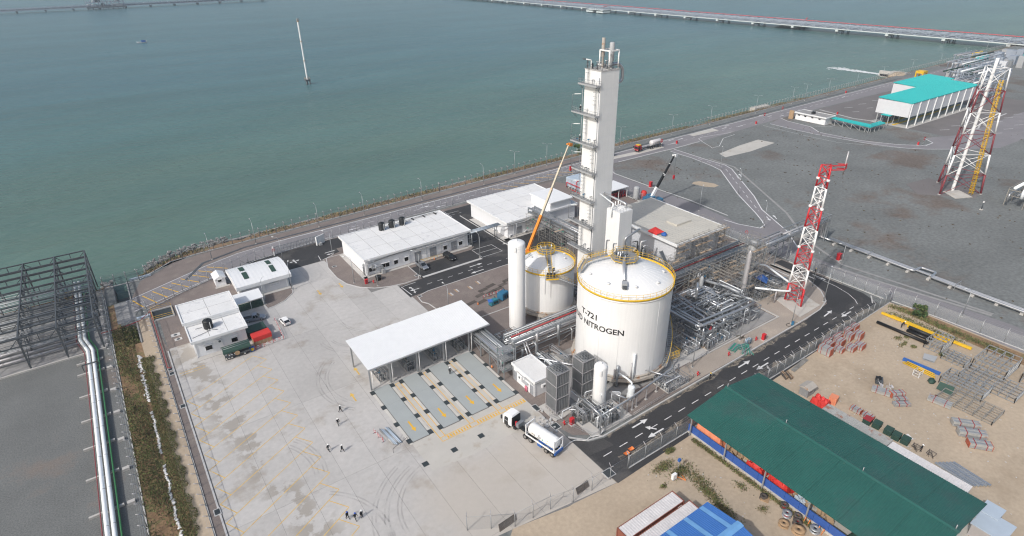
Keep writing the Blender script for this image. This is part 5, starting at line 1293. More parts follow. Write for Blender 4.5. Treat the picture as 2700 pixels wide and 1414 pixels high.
for k, (y, r) in enumerate(((84.3,.3),(84.9,.18),(85.5,.3),(86.0,.14))):
    MB().path([(154,y,7.25),(174.9,y,7.25),(174.9,y-.2,.9),(175.0,y-2.5,.9)], r, 8).build('pipe', 'pipe_silver' if k != 2 else 'pipe_grey', gg)
# low pipeline on sleepers across the gravel
pp = thing('ground_pipeline', 'pair of long silver pipes on concrete blocks across the grey gravel', 'pipeline', (174, 40, 0))
for i, (dx, r) in enumerate(((0,.34),(.95,.26),(1.6,.14))):
    MB().path([(175.2+dx,82.8,.9),(174.8+dx,70,.9),(174.2+dx,57.6,.9)]+([(178+dx,57.4,.9),(178+dx,53.4,.9),(174.2+dx,53.2,.9)] if i == 0 else [])+[(173.4+dx,40,.9),(172.6+dx,10,.9),(172+dx,-40,.9)], r, 8).build('pipe', 'pipe_silver', pp)
me_b = MB().box((-.6,-.35,0),(2.2,.35,.55)).mesh('support_block', 'concrete')
for k in range(22):
    y = 80.5-k*5.4; put(me_b, 'support_block', pp, (174.6-(80-y)*.025-174, y-40, 0))
for y in (70,47,30): MB().bar((173.4,y,0),(173.4,y,1.6),.12).bar((176.9,y,0),(176.9,y,1.6),.12).bar((173.4,y,1.5),(176.9,y,1.5),.12).build('guide_frame', 'galvanised', pp)

# ---------------------------------------------------------------- process pipe field right of the big tank
pf = thing('process_pipework', 'dense field of silver process pipes right of the big tank', 'pipework', (110, 75, 0))
big = [([(99.5,84.5,4.4),(99.5,70.4,4.4),(113.6,69.6,4.4),(119,69.6,4.4)],.34),([(101.0,84.5,4.7),(101,71.6,4.7),(112,70.8,4.7),(118.4,70.8,4.7)],.26),
 ([(106.0,84,4.0),(104.6,76,4.0),(104.2,72.6,4.0),(104.2,72.6,.5)],.3),([(107.4,84,4.0),(106,76.6,4.0),(106,73.4,4.0),(107.2,73.4,2)],.3),([(102.6,86,5.4),(102.6,84,5.4),(102.6,84,.6)],.3),
 ([(110.8,82.5,3.9),(116.4,82.5,3.9),(116.4,79.5,3.9),(113.0,79.5,3.9),(113,76.5,3.9)],.26),([(109.6,81.4,4.2),(115.2,81.4,4.2),(115.2,78.4,4.2),(111.6,78.4,4.2),(111.6,74.4,4.2)],.26),([(108.8,80,4.5),(114,80.2,4.5),(114,77.2,4.5),(110.2,77,4.5),(110.2,73,4.5)],.26),
 ([(109.0,79.2,.5),(109,79.2,7.2),(111.4,81.2,7.2),(111.4,81.2,4)],.3),([(117.4,84.6,4.6),(119.6,78.2,4.6),(119.6,74.4,4.6)],.36),([(118.4,77.6,3.4),(120.6,73.4,3.4),(121.4,71.6,3.4),(121.4,71.6,.6)],.34),
 ([(110.4,72.6,3.3),(113.6,72.6,3.3),(113.6,74.6,3.3),(116,74.6,3.3)],.38),([(100.2,69.6,4.1),(100.2,69.6,.4)],.2),([(107.4,69.6,4.2),(107.4,69.6,1.1),(109.8,69.2,1.1)],.3),([(103.4,69.2,.6),(103.4,69.2,3.4),(105.2,69.2,3.4),(105.2,69.2,.6)],.22)]
for pts, r in big: MB().path(pts, r, 10).build('pipe', pr_.choice(('pipe_silver','pipe_silver','galvanised')), pf)
r = random.Random(19)
for k in range(120):
    z = r.choice((.9,1.6,2.3,3.0,3.6,4.2,4.9)); x = r.uniform(99.5,119.5); y = r.uniform(69,84); rad = r.choice((.07,.09,.12,.15,.2)); L = r.uniform(2,8)
    if r.random() < .55: y2 = max(68.6, y-L); pts = [(x,y,z),(x,y2,z),(x+r.choice((-1.4,1.4)),y2,z),(x+r.choice((-1.4,1.4)),y2,r.uniform(.3,z))]
    else: x2 = min(120, x+L); pts = [(x,y,r.uniform(.3,z)),(x,y,z),(x2,y,z),(x2,y-r.uniform(.5,1.5),z)]
    MB().path(pts, rad, 6).build('pipe', r.choice(('pipe_silver','pipe_grey','galvanised','galvanised','steel','pipe_white')), pf)
for k in range(60):
    x = r.uniform(99.5,119.5); y = r.uniform(68.6,84); z = r.uniform(.6,4.2); v = MB().tube((x-.3,y,z),(x+.3,y,z),.22,8).tube((x,y,z),(x,y,z+.5),.06,5).tube((x,y,z+.48),(x,y,z+.54),.24,8)
    v.build('valve', r.choice(('dark_steel','galvanised','steel','machine_blue','rust_concrete','pipe_red') if k % 4 == 0 else ('dark_steel','galvanised','steel')), pf)
fr = MB()
for x in (99.3,103.4,107.5,111.6,115.7,119.8):
    for y in (68.4,72.3,76.2,80.1,84):
        fr.bar((x,y,0),(x,y,4.0),.14)
    fr.bar((x,68.4,3.9),(x,84,3.9),.12,.18).bar((x,68.4,2.0),(x,84,2.0),.1,.14)
for y in (68.4,72.3,76.2,80.1,84): fr.bar((99.3,y,3.9),(119.8,y,3.9),.12,.18).bar((99.3,y,2.0),(119.8,y,2.0),.1,.14)
fo = fr.build('support_frame', 'steel', pf); fo['kind'] = 'stuff'
for (x, y, L, rad, m) in ((104,79,5,.8,'galvanised'),(112,71.4,4,.7,'pipe_silver'),(110,76,6,.6,'steel'),(116,72,3.6,.8,'galvanised')):
    xb = MB().lathe([(0,0),(rad*.6,.02),(rad,.3),(rad,L-.3),(rad*.6,L-.02),(0,L)], (0,0), 14); o = xb.build('exchanger', m, pf); o.data.transform(Matrix.Translation(Vector((x-L/2, y, 1.5))-pf.location) @ Matrix.Rotation(pi/2, 4, 'Y') @ Matrix.Translation(pf.location))
fl = MB()
for k in range(5):
    y = 69.5+k*3.2; fl.box((101,y,2.05),(106,y+.8,2.1)).box((110,y,3.98),(115,y+.8,4.03))
fl.build('walkway', 'grating', pf)
skid('metering_skid', 'grey tubular skid with U-bends at the near corner of the pipe field', 'pipe skid', 93.8,68.2,98.8,73.4,2.6,26,71,dark=.3)
skid('valve_skid', 'pipe skid with yellow handwheels between the pipe field and the paving', 'pipe skid', 99.0,66.9,108.6,68.9,2.3,24,72,dark=.3)
skid('pump_skid', 'pump skid of silver pipes in front of the slim white vessel', 'pipe skid', 61.8,61.9,67.6,64.6,3.3,34,73,pads=False,dark=.25)
skid('header_skid', 'manifold skid left of the slim white vessel', 'pipe skid', 60.0,64.8,64.2,68.0,3.0,30,74,pads=False,dark=.25)
skid('booster_skid', 'valve and pump cluster at the right foot of the big tank', 'pipe skid', 80.6,61.8,86.6,66.0,1.9,34,75,dark=.3)
skid('analyser_skid', 'blue and red valve skid under the blue sheet by the mast', 'pipe skid', 126.5,73.5,133.8,82.4,2.4,60,76,dark=.5)
skid('dryer_skid', 'dark pipework between the mast and the long rack', 'pipe skid', 134.2,74.2,141.5,83.0,2.6,40,77,dark=.6)
skid('exchanger_skid', 'pipe skid under the long rack left of the big tank', 'pipe skid', 63.5,80.8,70.0,86.8,2.6,36,78,dark=.3)
skid('recycle_skid', 'pipe skid behind the slim tall vessel', 'pipe skid', 61.5,93.5,67.0,97.5,2.6,26,79,dark=.3)
skid('filter_skid', 'pipe skid at the foot of the small cold box', 'pipe skid', 90,98.2,99.5,105.5,3.0,40,80,dark=.4)
skid('expander_skid', 'machine skid between the beige-roofed hall and the pipe rack', 'pipe skid', 110.5,97.5,119.2,109,4.2,50,81,dark=.55)
skid('flare_skid', 'pipe skid below the road gantry', 'pipe skid', 137.5,84.0,142.2,92.0,3.4,30,82,dark=.4)
skid('process_module','tall pipe module between the long rack and the pipe field','pipe skid',99.8,84.6,107.6,87.2,5.6,60,83,dark=.35)
skid('process_module','tall pipe module behind the grey pointed silencer','pipe skid',117.6,85.0,124.4,87.4,6.2,60,84,dark=.45)
skid('process_module','tall pipe module left of the scaffolded grey tower','pipe skid',119.9,74.6,123.4,81.5,5.0,50,85,dark=.45)
lr = thing('vaporiser_pipe_run', 'pale pipe run on posts between the slim white vessel and the road', 'pipe rack', (70, 65, 0))
MB().path([(62.2,69.0,3.6),(62.2,64.8,3.6),(62.2,62.4,3.4)], .2, 9).build('pipe', 'pipe_silver', lr)
MB().path([(64.2,62.2,3.4),(69.4,62.4,3.4),(84.0,64.4,3.2),(86.4,66.4,3.2)], .2, 9).build('pipe', 'pipe_silver', lr)
MB().path([(68.4,66.4,3.2),(69.6,63.2,3.2)], .16, 8).path([(79.0,67.4,3.3),(81.8,62.2,3.3)], .16, 8).build('pipe', 'pipe_silver', lr)
for x, y in ((62.2,64.6),(69.4,62.4),(72.3,62.8),(75.5,63.2),(79,63.7),(82,64.1),(71.0,62.6)):
    MB().cbox((x,y,0),(.18,.18,3.2)).build('post', 'pipe_grey', lr); MB().cbox((x,y,0),(.5,.5,.15)).build('footing', 'concrete', lr)
lb = thing('tank_feed_lines', 'bundle of silver pipes crossing from the long rack to the big tank', 'pipework', (69, 84, 0))
for pts, rad in (([(63.0,88.0,5.0),(63.0,86.4,2.4),(64.5,84.4,2.4),(68.5,78.6,2.4),(70.6,77.0,2.4)],.16),([(63.6,88.0,5.0),(63.6,86.0,2.4),(65,84,2.4),(69,78.2,2.4)],.14),([(69.5,86.8,1.2),(70.5,83.2,1.2),(73.2,82.0,1.2),(75.6,84.4,1.2)],.2),([(65.2,87.6,4.6),(65.2,86.4,4.6),(65.2,86.4,2),(66.4,85.6,2),(66.4,85.6,.3)],.22),([(62.2,87.4,4),(62.2,87.4,.4)],.24),([(66.4,87.7,6.3),(66.4,87.7,3.4)],.3),([(72.4,87.7,6.3),(72.4,87.7,2.6)],.3),([(75.5,87.5,4.4),(75.5,86.6,4.4),(75.5,86.6,1.4),(78,85.8,1.2)],.16)):
    MB().path(pts, rad, 8).build('pipe', pr_.choice(('pipe_silver','galvanised','pipe_grey')), lb)
sk = thing('valve_access_tower', 'ladder tower with green-tagged platforms at the canopy end of the rack', 'platform', (57.2, 86.4, 0))
for z in (2.0,4.6,6.6):
    MB().box((55.6,84.9,z),(58.8,87.4,z+.1)).build('platform', 'grating', sk); rail_line(sk, [(55.6,87.4,z+.1),(55.6,84.9,z+.1),(58.8,84.9,z+.1),(58.8,87.4,z+.1)], 1.1, 'galvanised', .8)
for x in (55.7,58.7):
    for y in (85,87.3): MB().bar((x,y,0),(x,y,7.8),.14).build('column', 'steel', sk)
for k in range(10): MB().cbox((55.6+rs.random()*3.2,84.9+rs.random()*2.5,rs.choice((1.9,4.5,6.5))),(.5,.06,.22),rs.random()*3).build('toe_board', 'scaffold_green', sk)
ld = MB()
for s in (0,.45): ld.tube((58.0+s,84.7,0),(58.0+s,84.7,7.6),.04,4)
for j in range(22): ld.tube((58,84.7,.3+j*.33),(58.45,84.7,.3+j*.33),.025,4)
ld.build('ladder', 'galvanised', sk)

# ---------------------------------------------------------------- scaffolding
def scaffold(label, x0, y0, x1, y1, z0, z1, bay=2.0, lift=2.0, planks=.6, seed=0, green=False):
    r = random.Random(seed); t = thing('scaffold', label, 'scaffold', ((x0+x1)/2, (y0+y1)/2, z0))
    nx, ny, nz = max(1, round((x1-x0)/bay)), max(1, round((y1-y0)/bay)), max(1, round((z1-z0)/lift)); b = MB()
    X = [x0+(x1-x0)*i/nx for i in range(nx+1)]; Y = [y0+(y1-y0)*i/ny for i in range(ny+1)]; Zs = [z0+(z1-z0)*i/nz for i in range(nz+1)]; rr = .042
    for x in X:
        for y in Y:
            q = r.uniform(-.05,.05); b.tube((x+q,y,z0),(x+q,y+q,z1+r.uniform(.2,1.4)), rr, 4, cap=False)
    for z in Zs[1:]:
        for dz in (0, 1.0):
            for y in Y: b.tube((x0-r.uniform(0,.6),y,z-.1+dz*.9),(x1+r.uniform(0,.6),y,z-.1+dz*.9), rr*.9, 4, cap=False)
            for x in X: b.tube((x,y0-r.uniform(0,.6),z-.15+dz*.9),(x,y1+r.uniform(0,.6),z-.15+dz*.9), rr*.9, 4, cap=False)
    for k in range(int((nx+ny)*nz*.35)):
        i = r.randrange(nx); z = r.choice(Zs[:-1]); y = r.choice((y0, y1)); b.tube((X[i],y,z),(X[i+1],y,z+lift), rr*.8, 4, cap=False)
        j = r.randrange(ny); x = r.choice((x0, x1)); b.tube((x,Y[j],z),(x,Y[j+1],z+lift), rr*.8, 4, cap=False)
    o = b.build('scaffold_tube', 'scaffold_tube', t); o['kind'] = 'stuff'
    for z in Zs[1:]:
        for i in range(nx):
            if r.random() < planks*.8:
                y = r.choice(Y[:-1])
                for k in range(2): MB().cbox(((X[i]+X[i+1])/2+r.uniform(-.2,.2), y+.3+k*.34, z), (X[i+1]-X[i]+.5,.27,.06), r.uniform(-.04,.04)).build('plank', 'plank', t)
    if green:
        for k in range(14): MB().cbox((r.uniform(x0,x1),r.uniform(y0,y1),r.choice(Zs[1:])),(.6,.08,.24),r.random()*3).build('toe_board', 'scaffold_green', t)
    return t
scaffold('scaffolding at the left end of the front wall under the beige roof', 119.4,94.0,123.4,95.8,0,9.6,2,2,.7,1)
scaffold('widest scaffold on the front wall under the beige roof', 126.6,94.0,132.9,95.8,0,9.8,2.1,2,.8,31)
scaffold('scaffolding at the right end of the front wall under the beige roof', 137.0,94.2,140.4,95.8,0,9.8,1.7,2,.7,32)
scaffold('scaffold gangway along the eave of the beige roof', 119.5,94.6,139,95.2,8.4,9.6,2.2,1.2,1,33)
scaffold('scaffolding on the right-hand corner of the beige-roofed hall', 139.1,96.0,140.6,104,0,9.8,2,2,.7,2)
scaffold('scaffolding on the left wall of the beige-roofed hall', 117.4,96,118.8,112,0,5.0,3.2,2.5,.4,3)
scaffold('scaffold bay standing off the front wall under the beige roof', 127.0,92.4,131,94.1,0,6.2,2,2,.7,4)
scaffold('scaffolding on the rack and valves behind the smaller tank', 103.6,121,106.4,143,0,6.2,2.2,2,.3,6,True)
scaffold('scaffolding along the long rack right of the big tank', 110,92.3,119.6,95.6,0,6.5,2.1,2,.5,7)
scaffold('scaffolding beside the grey pointed silencer', 114.6,85.2,122,87.6,0,6.8,2.1,2,.5,8)
scaffold('scaffolding between the grey tower and the pipe field', 120.6,79.2,123.8,86,0,7.0,2.1,2,.5,9)
scaffold('scaffolding along the blue-sheet skid by the mast', 127.5,71.2,133,73.2,0,3.6,2,1.8,.4,10)
scaffold('low scaffolding under the long rack near the gantry', 128.5,83.4,137,87,0,5.0,2.1,2,.4,11)
scaffold('scaffolding at the right foot of the big tank', 90.8,70.5,94.2,80,0,5.8,2.1,2,.4,12)
gt = thing('scaffolded_tower', 'grey square tower wrapped in scaffolding left of the red and white mast', 'tower', (125.6, 76.6, 0))
MB().lathe([(1.05,0),(1.05,15.0),(.7,15.8),(0,16.0)], (126.6,77.6), 18).build('shell', 'grey_paint', gt)
MB().lathe([(.55,0),(.55,13.5),(.3,14.2),(0,14.3)], (124.4,76.6), 14).build('side_duct', 'pipe_grey', gt)
for z in (3.2,6.4,9.6,12.8,15.4):
    MB().box((125.0,75.6,z),(128.4,79.4,z+.08)).build('platform', 'grating', gt); rail_line(gt, [(125,79.4,z),(125,75.6,z),(128.4,75.6,z)], 1.1, 'galvanised', .9)
scaffold('scaffold cage round the grey square tower', 124.0,74.9,128.6,79.8,0,16.4,2.2,2.0,.5,13)
o = MB().add([(131.4,78.4,3.4),(134.2,76.2,3.3),(132.6,75.4,2.5),(133.0,77.4,4.4)], [(0,1,3),(1,2,3),(2,0,3)]).build('blue_sheet', 'tarp_blue'); tag(o, 'blue tarpaulin slung over the skid next to the mast', 'tarpaulin')
cv = thing('conveyor_chute', 'dark sloping chute resting against the long rack', 'chute', (113.5, 92.6, 0))
MB().bar((112.6,91.9,6.4),(113.4,95.6,9.6),1.1,.2).build('chute_floor', 'dark_steel', cv)
for s in (-.55,.55): MB().bar((112.6+s,91.9-.1*s,6.55),(113.4+s,95.6-.1*s,9.75),.06,.3).build('side', 'galvanised', cv)
wp = thing('white_relief_line', 'long white pipe sloping down to the feet of the red and white mast', 'pipe', (134, 71, 0))
MB().path([(125.5,74.2,4.2),(130.4,70.0,3.6),(132.4,68.7,3.4),(136.4,71.6,3.4),(137.4,79.4,4.8),(131.5,82.4,6.2)], .26, 9).build('pipe', 'pipe_white', wp)
for x, y in ((129.6,70.7),(133.4,69.4)): MB().tube((x,y,0),(x,y,3.4),.16,8).build('post', 'pipe_grey', wp)

# ---------------------------------------------------------------- red and white lattice mast
def lattice(name, label, c, side0, side1, H, secs, mats, cat='mast', w0=.32, w1=.2, rot=0, legs=4, brace_w=.11, sub=2):
    t = thing(name, label, cat, (c[0], c[1], 0))
    def pt(k, z):
        s = (side0+(side1-side0)*z/H)/2*(sqrt(2) if legs == 4 else 1.15); a = 2*pi*(k+.5)/legs+rot; return (c[0]+s*cos(a), c[1]+s*sin(a), z)
    for i in range(secs):
        z0, z1 = H*i/secs, H*(i+1)/secs; m = mats[i % len(mats)]; w_ = w0+(w1-w0)*i/secs
        for k in range(legs): so = MB().tube(pt(k, z0), pt(k, z1), w_/2, 6).build('leg_section', m, t)
        b = MB()
        for j in range(sub):
            a, e = z0+(z1-z0)*j/sub, z0+(z1-z0)*(j+1)/sub
            for k in range(legs):
                b.tube(pt(k,a), pt(k+1,e), brace_w/2, 5).tube(pt(k+1,a), pt(k,e), brace_w/2, 5).tube(pt(k,e), pt(k+1,e), brace_w/2, 5)
            b.tube(pt(0,e), pt(2,e), brace_w*.4, 4)
        b.build('brace', m, so)
    for k in range(legs): MB().cbox((*pt(k,0)[:2],0),(.9,.9,.25)).build('footing', 'concrete', t)
    return t, pt
ms, mp = lattice('lattice_mast', 'red and white banded lattice mast on a concrete pad by the road bend', (134.3,67.7), 4.5, 2.3, 36.4, 7, ['red_paint','mast_white'], w0=.50, w1=.40, brace_w=.17, legs=3, rot=pi/3)
MB().tube((134.5,67.9,0),(134.3,67.7,34),.34,8).build('flue', 'pipe_grey', ms)
hd = MB()
for z in (35.6,36.6):
    hd.bar((133.4,67.0,z),(136.4,65.0,z),.2).bar((136.3,66.6,z),(137.6,65.2,z),.2).bar((136.4,65,z),(137.6,65.2,z),.2)
hd.bar((137.6,65.2,35.6),(137.6,65.2,36.8),.2); hd.build('head_bracket', 'red_paint', ms)
MB().tube((137.4,65.4,34.0),(137.4,65.4,39.6),.17,8).build('vent_tip', 'pipe_grey', ms)
for z in (15.4,26.2,33.2): 
    for k in (0,1): q = mp(k, z); MB().lathe([(0,q[2]-.3),(.4,q[2]-.25),(.4,q[2]+.25),(0,q[2]+.3)], (q[0],q[1]), 8).build('beacon', 'mast_white', ms)
la = MB()
for s in (-.2,.2): la.tube((134.0+s,66.6,.3),(134.6+s,67.0,35),.03,4)
for j in range(80): q = lerp((134.0,66.6,.4),(134.6,67.0,35),j/80); la.tube((q[0]-.2,q[1],q[2]),(q[0]+.2,q[1],q[2]),.02,4)
la.build('ladder', 'mast_white', ms)

# ================================================================ FENCES, LAMPS, BOOMS
MESHES = {}
def shared(key, fn):
    if key not in MESHES: MESHES[key] = fn()
    return MESHES[key]
def post_mesh(kind, h, r):
    b = MB().tube((0,0,0),(0,0,h),r,5)
    b.use(1)
    if kind == 'Y': b.tube((0,0,h),(.5,0,h+.55),r*.9,4).tube((0,0,h),(-.5,0,h+.55),r*.9,4)
    if kind == 'L': b.tube((0,0,h),(.75,0,h+.5),r*1.1,4)
    return b
def fence(label, pts, step, h=2.9, kind='Y', r=.075, mesh='wire_mesh', plinth=True, m='galvanised', rails=(), flip=1, brace=0, cat='fence', wires=True):
    t = thing('chainlink_fence', label, cat, (pts[0][0], pts[0][1], 0)); L0 = t.location; n_all = 0
    for p, q in zip(pts, pts[1:]):
        L = hypot(q[0]-p[0], q[1]-p[1]); a = atan2(q[1]-p[1], q[0]-p[0]); n = max(1, round(L/step))
        me = shared(('post', kind, h, r, m), lambda: post_mesh(kind, h, r).mesh('post', [m, 'pipe_grey']))
        d = L/n; mp_ = shared(('panel', round(d,2), h, mesh), lambda: MB().face((0,0,.05),(d,0,.05),(d,0,h),(0,0,h)).mesh('mesh_panel', mesh))
        for k in range(n):
            x, y = p[0]+(q[0]-p[0])*k/n, p[1]+(q[1]-p[1])*k/n; n_all += 1
            o = put(me, 'post', t, (x-L0.x, y-L0.y, 0), a+pi/2*flip)
            put(mp_, 'mesh_panel', t, (x-L0.x, y-L0.y, 0), a)
            if brace and k % brace == 0: MB().bar((x,y,h*.8),(x+cos(a)*2-sin(a)*1.0*flip,y+sin(a)*2+cos(a)*1.0*flip,.0),.07).build('brace', m, t)
        if plinth: MB().strip([p, q], .22, -.02, .16).build('plinth', 'kerb', t)
        b = MB()
        for z in rails or (h,): b.tube((p[0],p[1],z),(q[0],q[1],z),.03,4)
        b.build('rail', m, t)
        if wires:
            b = MB()
            for s in ((-1,1) if kind == 'Y' else (1,)):
                for k in (.5, 1.0):
                    ox, oy = -sin(a)*.5*k*s*flip, cos(a)*.5*k*s*flip; b.tube((p[0]+ox,p[1]+oy,h+.5*k),(q[0]+ox,q[1]+oy,h+.5*k),.014,3,cap=False)
            b.build('barbed_wire', m, t)
    o = put(shared(('post', kind, h, r, m), None), 'post', t, (pts[-1][0]-L0.x, pts[-1][1]-L0.y, 0), a+pi/2*flip)
    return t
fl = lambda x: (x, yf(x))
fence('weathered wire fence with Y-topped posts on top of the left sea bank', [(-11.2,182.6),(-2.7,182.6),(1.5,186),(6.4,190),(13,191)]+[fl(30),fl(60),fl(100)], 2.75, 2.9, brace=8, m='post_grey', r=.10)
fence('wire fence with Y-topped posts above the bank behind the tall column', [fl(100.2),fl(150),fl(200),fl(262)], 2.9, 3.0, brace=9, m='post_grey', r=.11)
fence('distant part of the sea fence running to the upper right', [fl(262.2),fl(330),fl(400),fl(460)], 3.0, 3.2, m='scaffold_tube', wires=False, r=.10)
fence('farthest run of the sea fence below the red and white jetty', [fl(460.2),fl(645),fl(760)], 3.2, 3.4, m='scaffold_tube', wires=False, r=.09)
fence('double-topped wire fence between the perimeter road and the plant, left end', [(-3.1,162.6),(6.3,167.6),(13.3,170.6),(27.4,175.6),(32.6,176.3)], 2.6, 2.8, brace=4)
fence('wire fence behind the long three-tank building', [(48.9,177.1),(60,178.0),(78,179.2),(97,179.4)], 2.5, 2.8, brace=3)
fence('wire fence along the perimeter road behind the second white building', [(97.3,179.4),(122,179.8),(153.5,180.0)], 2.5, 2.8, brace=3)
fence('wire fence of the gravel plot behind the panelled water tank', [(153.6,180),(153.8,144),(154.0,105)], 2.9, 2.8, brace=6)
fence('wire fence between the beige-roofed hall and the road gantry', [(154.0,104.8),(153.6,88.5)], 2.9, 2.8, mesh='wire_mesh_dense')
fence('grey mesh-clad fence along the road below the mast', [(153.4,82),(153.6,72),(154.0,54.6)], 3.0, 3.0, mesh='wire_mesh_dense')
fence('grey mesh-clad fence along the right side of the sand yard', [(154.4,53.6),(155.4,44),(156.3,20),(157,-20)], 4.6, 3.2, mesh='wire_mesh_dense', kind='L')
fence('grey mesh-clad fence between the black road and the sand yard', [(100.5,52.6),(127,52.9),(153.2,53.6)], 3.0, 3.0, kind='L', mesh='wire_mesh_dense', flip=1)
fence('wire fence at the front corner by the green-roofed shed', [(59.6,52.0),(75.9,52.1),(84,52.4),(100.3,52.6)], 4.05, 3.0, kind='L', mesh='wire_mesh_dense', r=.07)
fence('open posts of the front fence at the bottom of the concrete yard', [(30,57.4),(36.5,53.6),(43.1,53.0),(47,52.0),(59.4,52)], 3.9, 3.0, kind='Y', mesh='wire_mesh', r=.07, plinth=False, wires=False)
fence('long wire fence with bent tops between the sand strip and the concrete yard', [(-3.0,161),(-2.85,140),(-2.75,110),(-2.75,60)], 2.65, 2.9, kind='L', m='steel', flip=-1)
fence('wire fence with bent tops between the white pipes and the green ditch', [(-11.6,176),(-11.5,145),(-11.3,105),(-11.3,60)], 2.5, 2.9, kind='L', m='steel', flip=-1)
fr = thing('red_fire_main', 'thin red pipe along the foot of the yard fence and across the culvert', 'pipe', (-2.5, 150, 0))
MB().path([(-14,156.2,.5),(-9,155.9,.6),(-5,157,.6),(-2.4,160.4,.6),(-2.35,150,.5),(-2.3,131.5,.4),(-1.6,131.2,.4)], .09, 6).build('pipe', 'pipe_red', fr)
cs = MB().box((-9.8,159.2,-.05),(-5.6,170.9,.03)); structure('culvert_slab', cs, 'concrete_dark')
MB().box((-5.6,158.4,0),(-2.6,159.2,.6)).build('culvert_parapet', 'fibre_panel')['kind'] = 'structure'
o = MB().box((-5.0,183.6,-1.0),(0.4,184.0,.5)); structure('outfall_wall', o, 'fibre_panel')

# sliding gate
gt_ = thing('sliding_gate', 'grey barred sliding gate across the black entrance behind the workshop', 'gate', (40, 176.2, 0))
MB().bar((33.0,176.3,.25),(47,176.9,.25),.14).bar((33,176.3,2.5),(47,176.9,2.5),.12).bar((33,176.3,1.4),(47,176.9,1.4),.08).build('frame', 'galvanised', gt_)
for k in range(15): MB().tube((33+k,176.3+k*.043,.2),(33+k,176.3+k*.043,2.6),.05,5).build('bar', 'galvanised', gt_)
MB().face((33,176.3,.3),(47,176.9,.3),(47,176.9,2.5),(33,176.3,2.5)).build('mesh_panel', 'wire_mesh_dense', gt_)
gp = thing('gate_housing', 'white panel box at the right end of the sliding gate', 'gate box', (47.2, 175.6, 0))
MB().cbox((47.2,175.6,0),(3.0,.25,2.9),.4).build('panel', 'white_paint', gp); MB().cbox((45.8,175.0,0),(.3,.5,2.9),.4).build('side_post', 'parapet', gp); MB().cbox((46.8,174.6,0),(.9,.7,.8)).build('motor', 'grey_paint', gp)
w_ = thing('gate_sign', 'white gate post with a round red prohibition sign', 'sign', (32.8, 175.6, 0))
MB().cbox((32.8,175.6,0),(.3,.3,3)).build('post', 'white_paint', w_)
MB().tube((32.8,175.42,2.0),(32.8,175.36,2.0),.42,16).build('disc', 'red_paint', w_); MB().tube((32.8,175.355,2.0),(32.8,175.34,2.0),.28,16).build('plate', 'mark_white', w_)

# street lamps
def lamp(label, x, y, h, ang, arm=1.8, double=False, m='galvanised', group=None):
    t = thing('street_lamp', label, 'street lamp', (x, y, 0), group)
    MB().tube((x,y,0),(x,y,h),.11,6,r2=.065).build('pole', m, t); MB().cbox((x,y,0),(.5,.5,.18)).build('base', 'concrete', t)
    for a in ((ang, ang+pi) if double else (ang,)):
        ex, ey = x+cos(a)*arm, y+sin(a)*arm
        MB().path([(x,y,h-.05),(x+cos(a)*.5,y+sin(a)*.5,h+.6),(ex,ey,h+.7)], .045, 5).build('arm', m, t)
        MB().bar((ex,ey,h+.7),(ex+cos(a)*.6,ey+sin(a)*.6,h+.72),.24,.1).build('lamp_head', 'lamp_clear' if not group else 'pipe_grey', t)
    return t
for x, y, h, a, s in ((46.0,144.6,7.5,2.4,'at the left corner of the long three-tank building'),(50.7,139.2,6.8,2.0,'on the brown paving in front of the black barrel'),(62.8,137.8,6.8,2.1,'at the nose of the silver pickup'),(82.6,137.6,6.8,1.4,'at the edge of the white-lined bay by the dark car'),
    (47.5,166.0,7,2.3,'in front of the gate housing'),(33.9,170.2,7,2.2,'behind the right corner of the curved workshop'),(30.9,151.2,7,1.2,'at the right corner of the curved workshop'),(22.8,147.4,6.5,1.0,'at the right end of the bottle shelter'),(60.5,117.4,6,1.6,'on the kerb behind the canopy'),
    (145.0,69.6,8.5,.6,'inside the road bend right of the mast'),(140.2,63.6,8.5,.5,'on the road edge just below the mast pad'),(124.4,62.4,8.5,.6,'on the paving by the bund kerb with the blue box'),(108.2,65.2,8.5,.4,'beside the gas bottle rack'),(61.0,60.9,7.4,.9,'at the corner of the plant where the white hose ends'),
    (91.4,64.8,8,.5,'on the paving right of the big tank'),(161.0,71.0,7.5,2.8,'outside the mesh fence by the red hydrant box'),(188.0,125.2,8.5,.9,'on the left edge of the diagonal road'),(206.0,147.5,8.5,.8,'at the bend of the diagonal road'),(168.4,101,8,.8,'at the rounded corner of the diagonal road'),
    (163.6,123,8,.5,'on the gravel verge behind the beige-roofed hall'),(160.5,40,7.5,2.8,'by the right sand yard fence'),(86.9,123.4,6.5,1.6,'beside the slim tall vessel'),(97.5,139.6,6.5,2,'by the air conditioners of the second white building')):
    lamp(f'street lamp {s}', x, y, h, a)
for k, x in enumerate((16.8,30.5,51.2,67.5,90.5,118)):
    lamp(f'grey street lamp beside the shore road, {ORD[k]} from the left', x, yf(x)-4.0 if k else 184.2, 7.2, pi/2, 1.6, group='street lamps beside the shore road')
for k, x in enumerate((135,152,196,232,262,302,338,352,378,413,448,492,540,585,630)):
    lamp(f'twin-headed street lamp by the sea fence, {ORD[k]} going away from the tall column', x, yf(x)-1.6, 9.0, pi/2+.6, 1.5, True, group='twin street lamps along the sea fence')

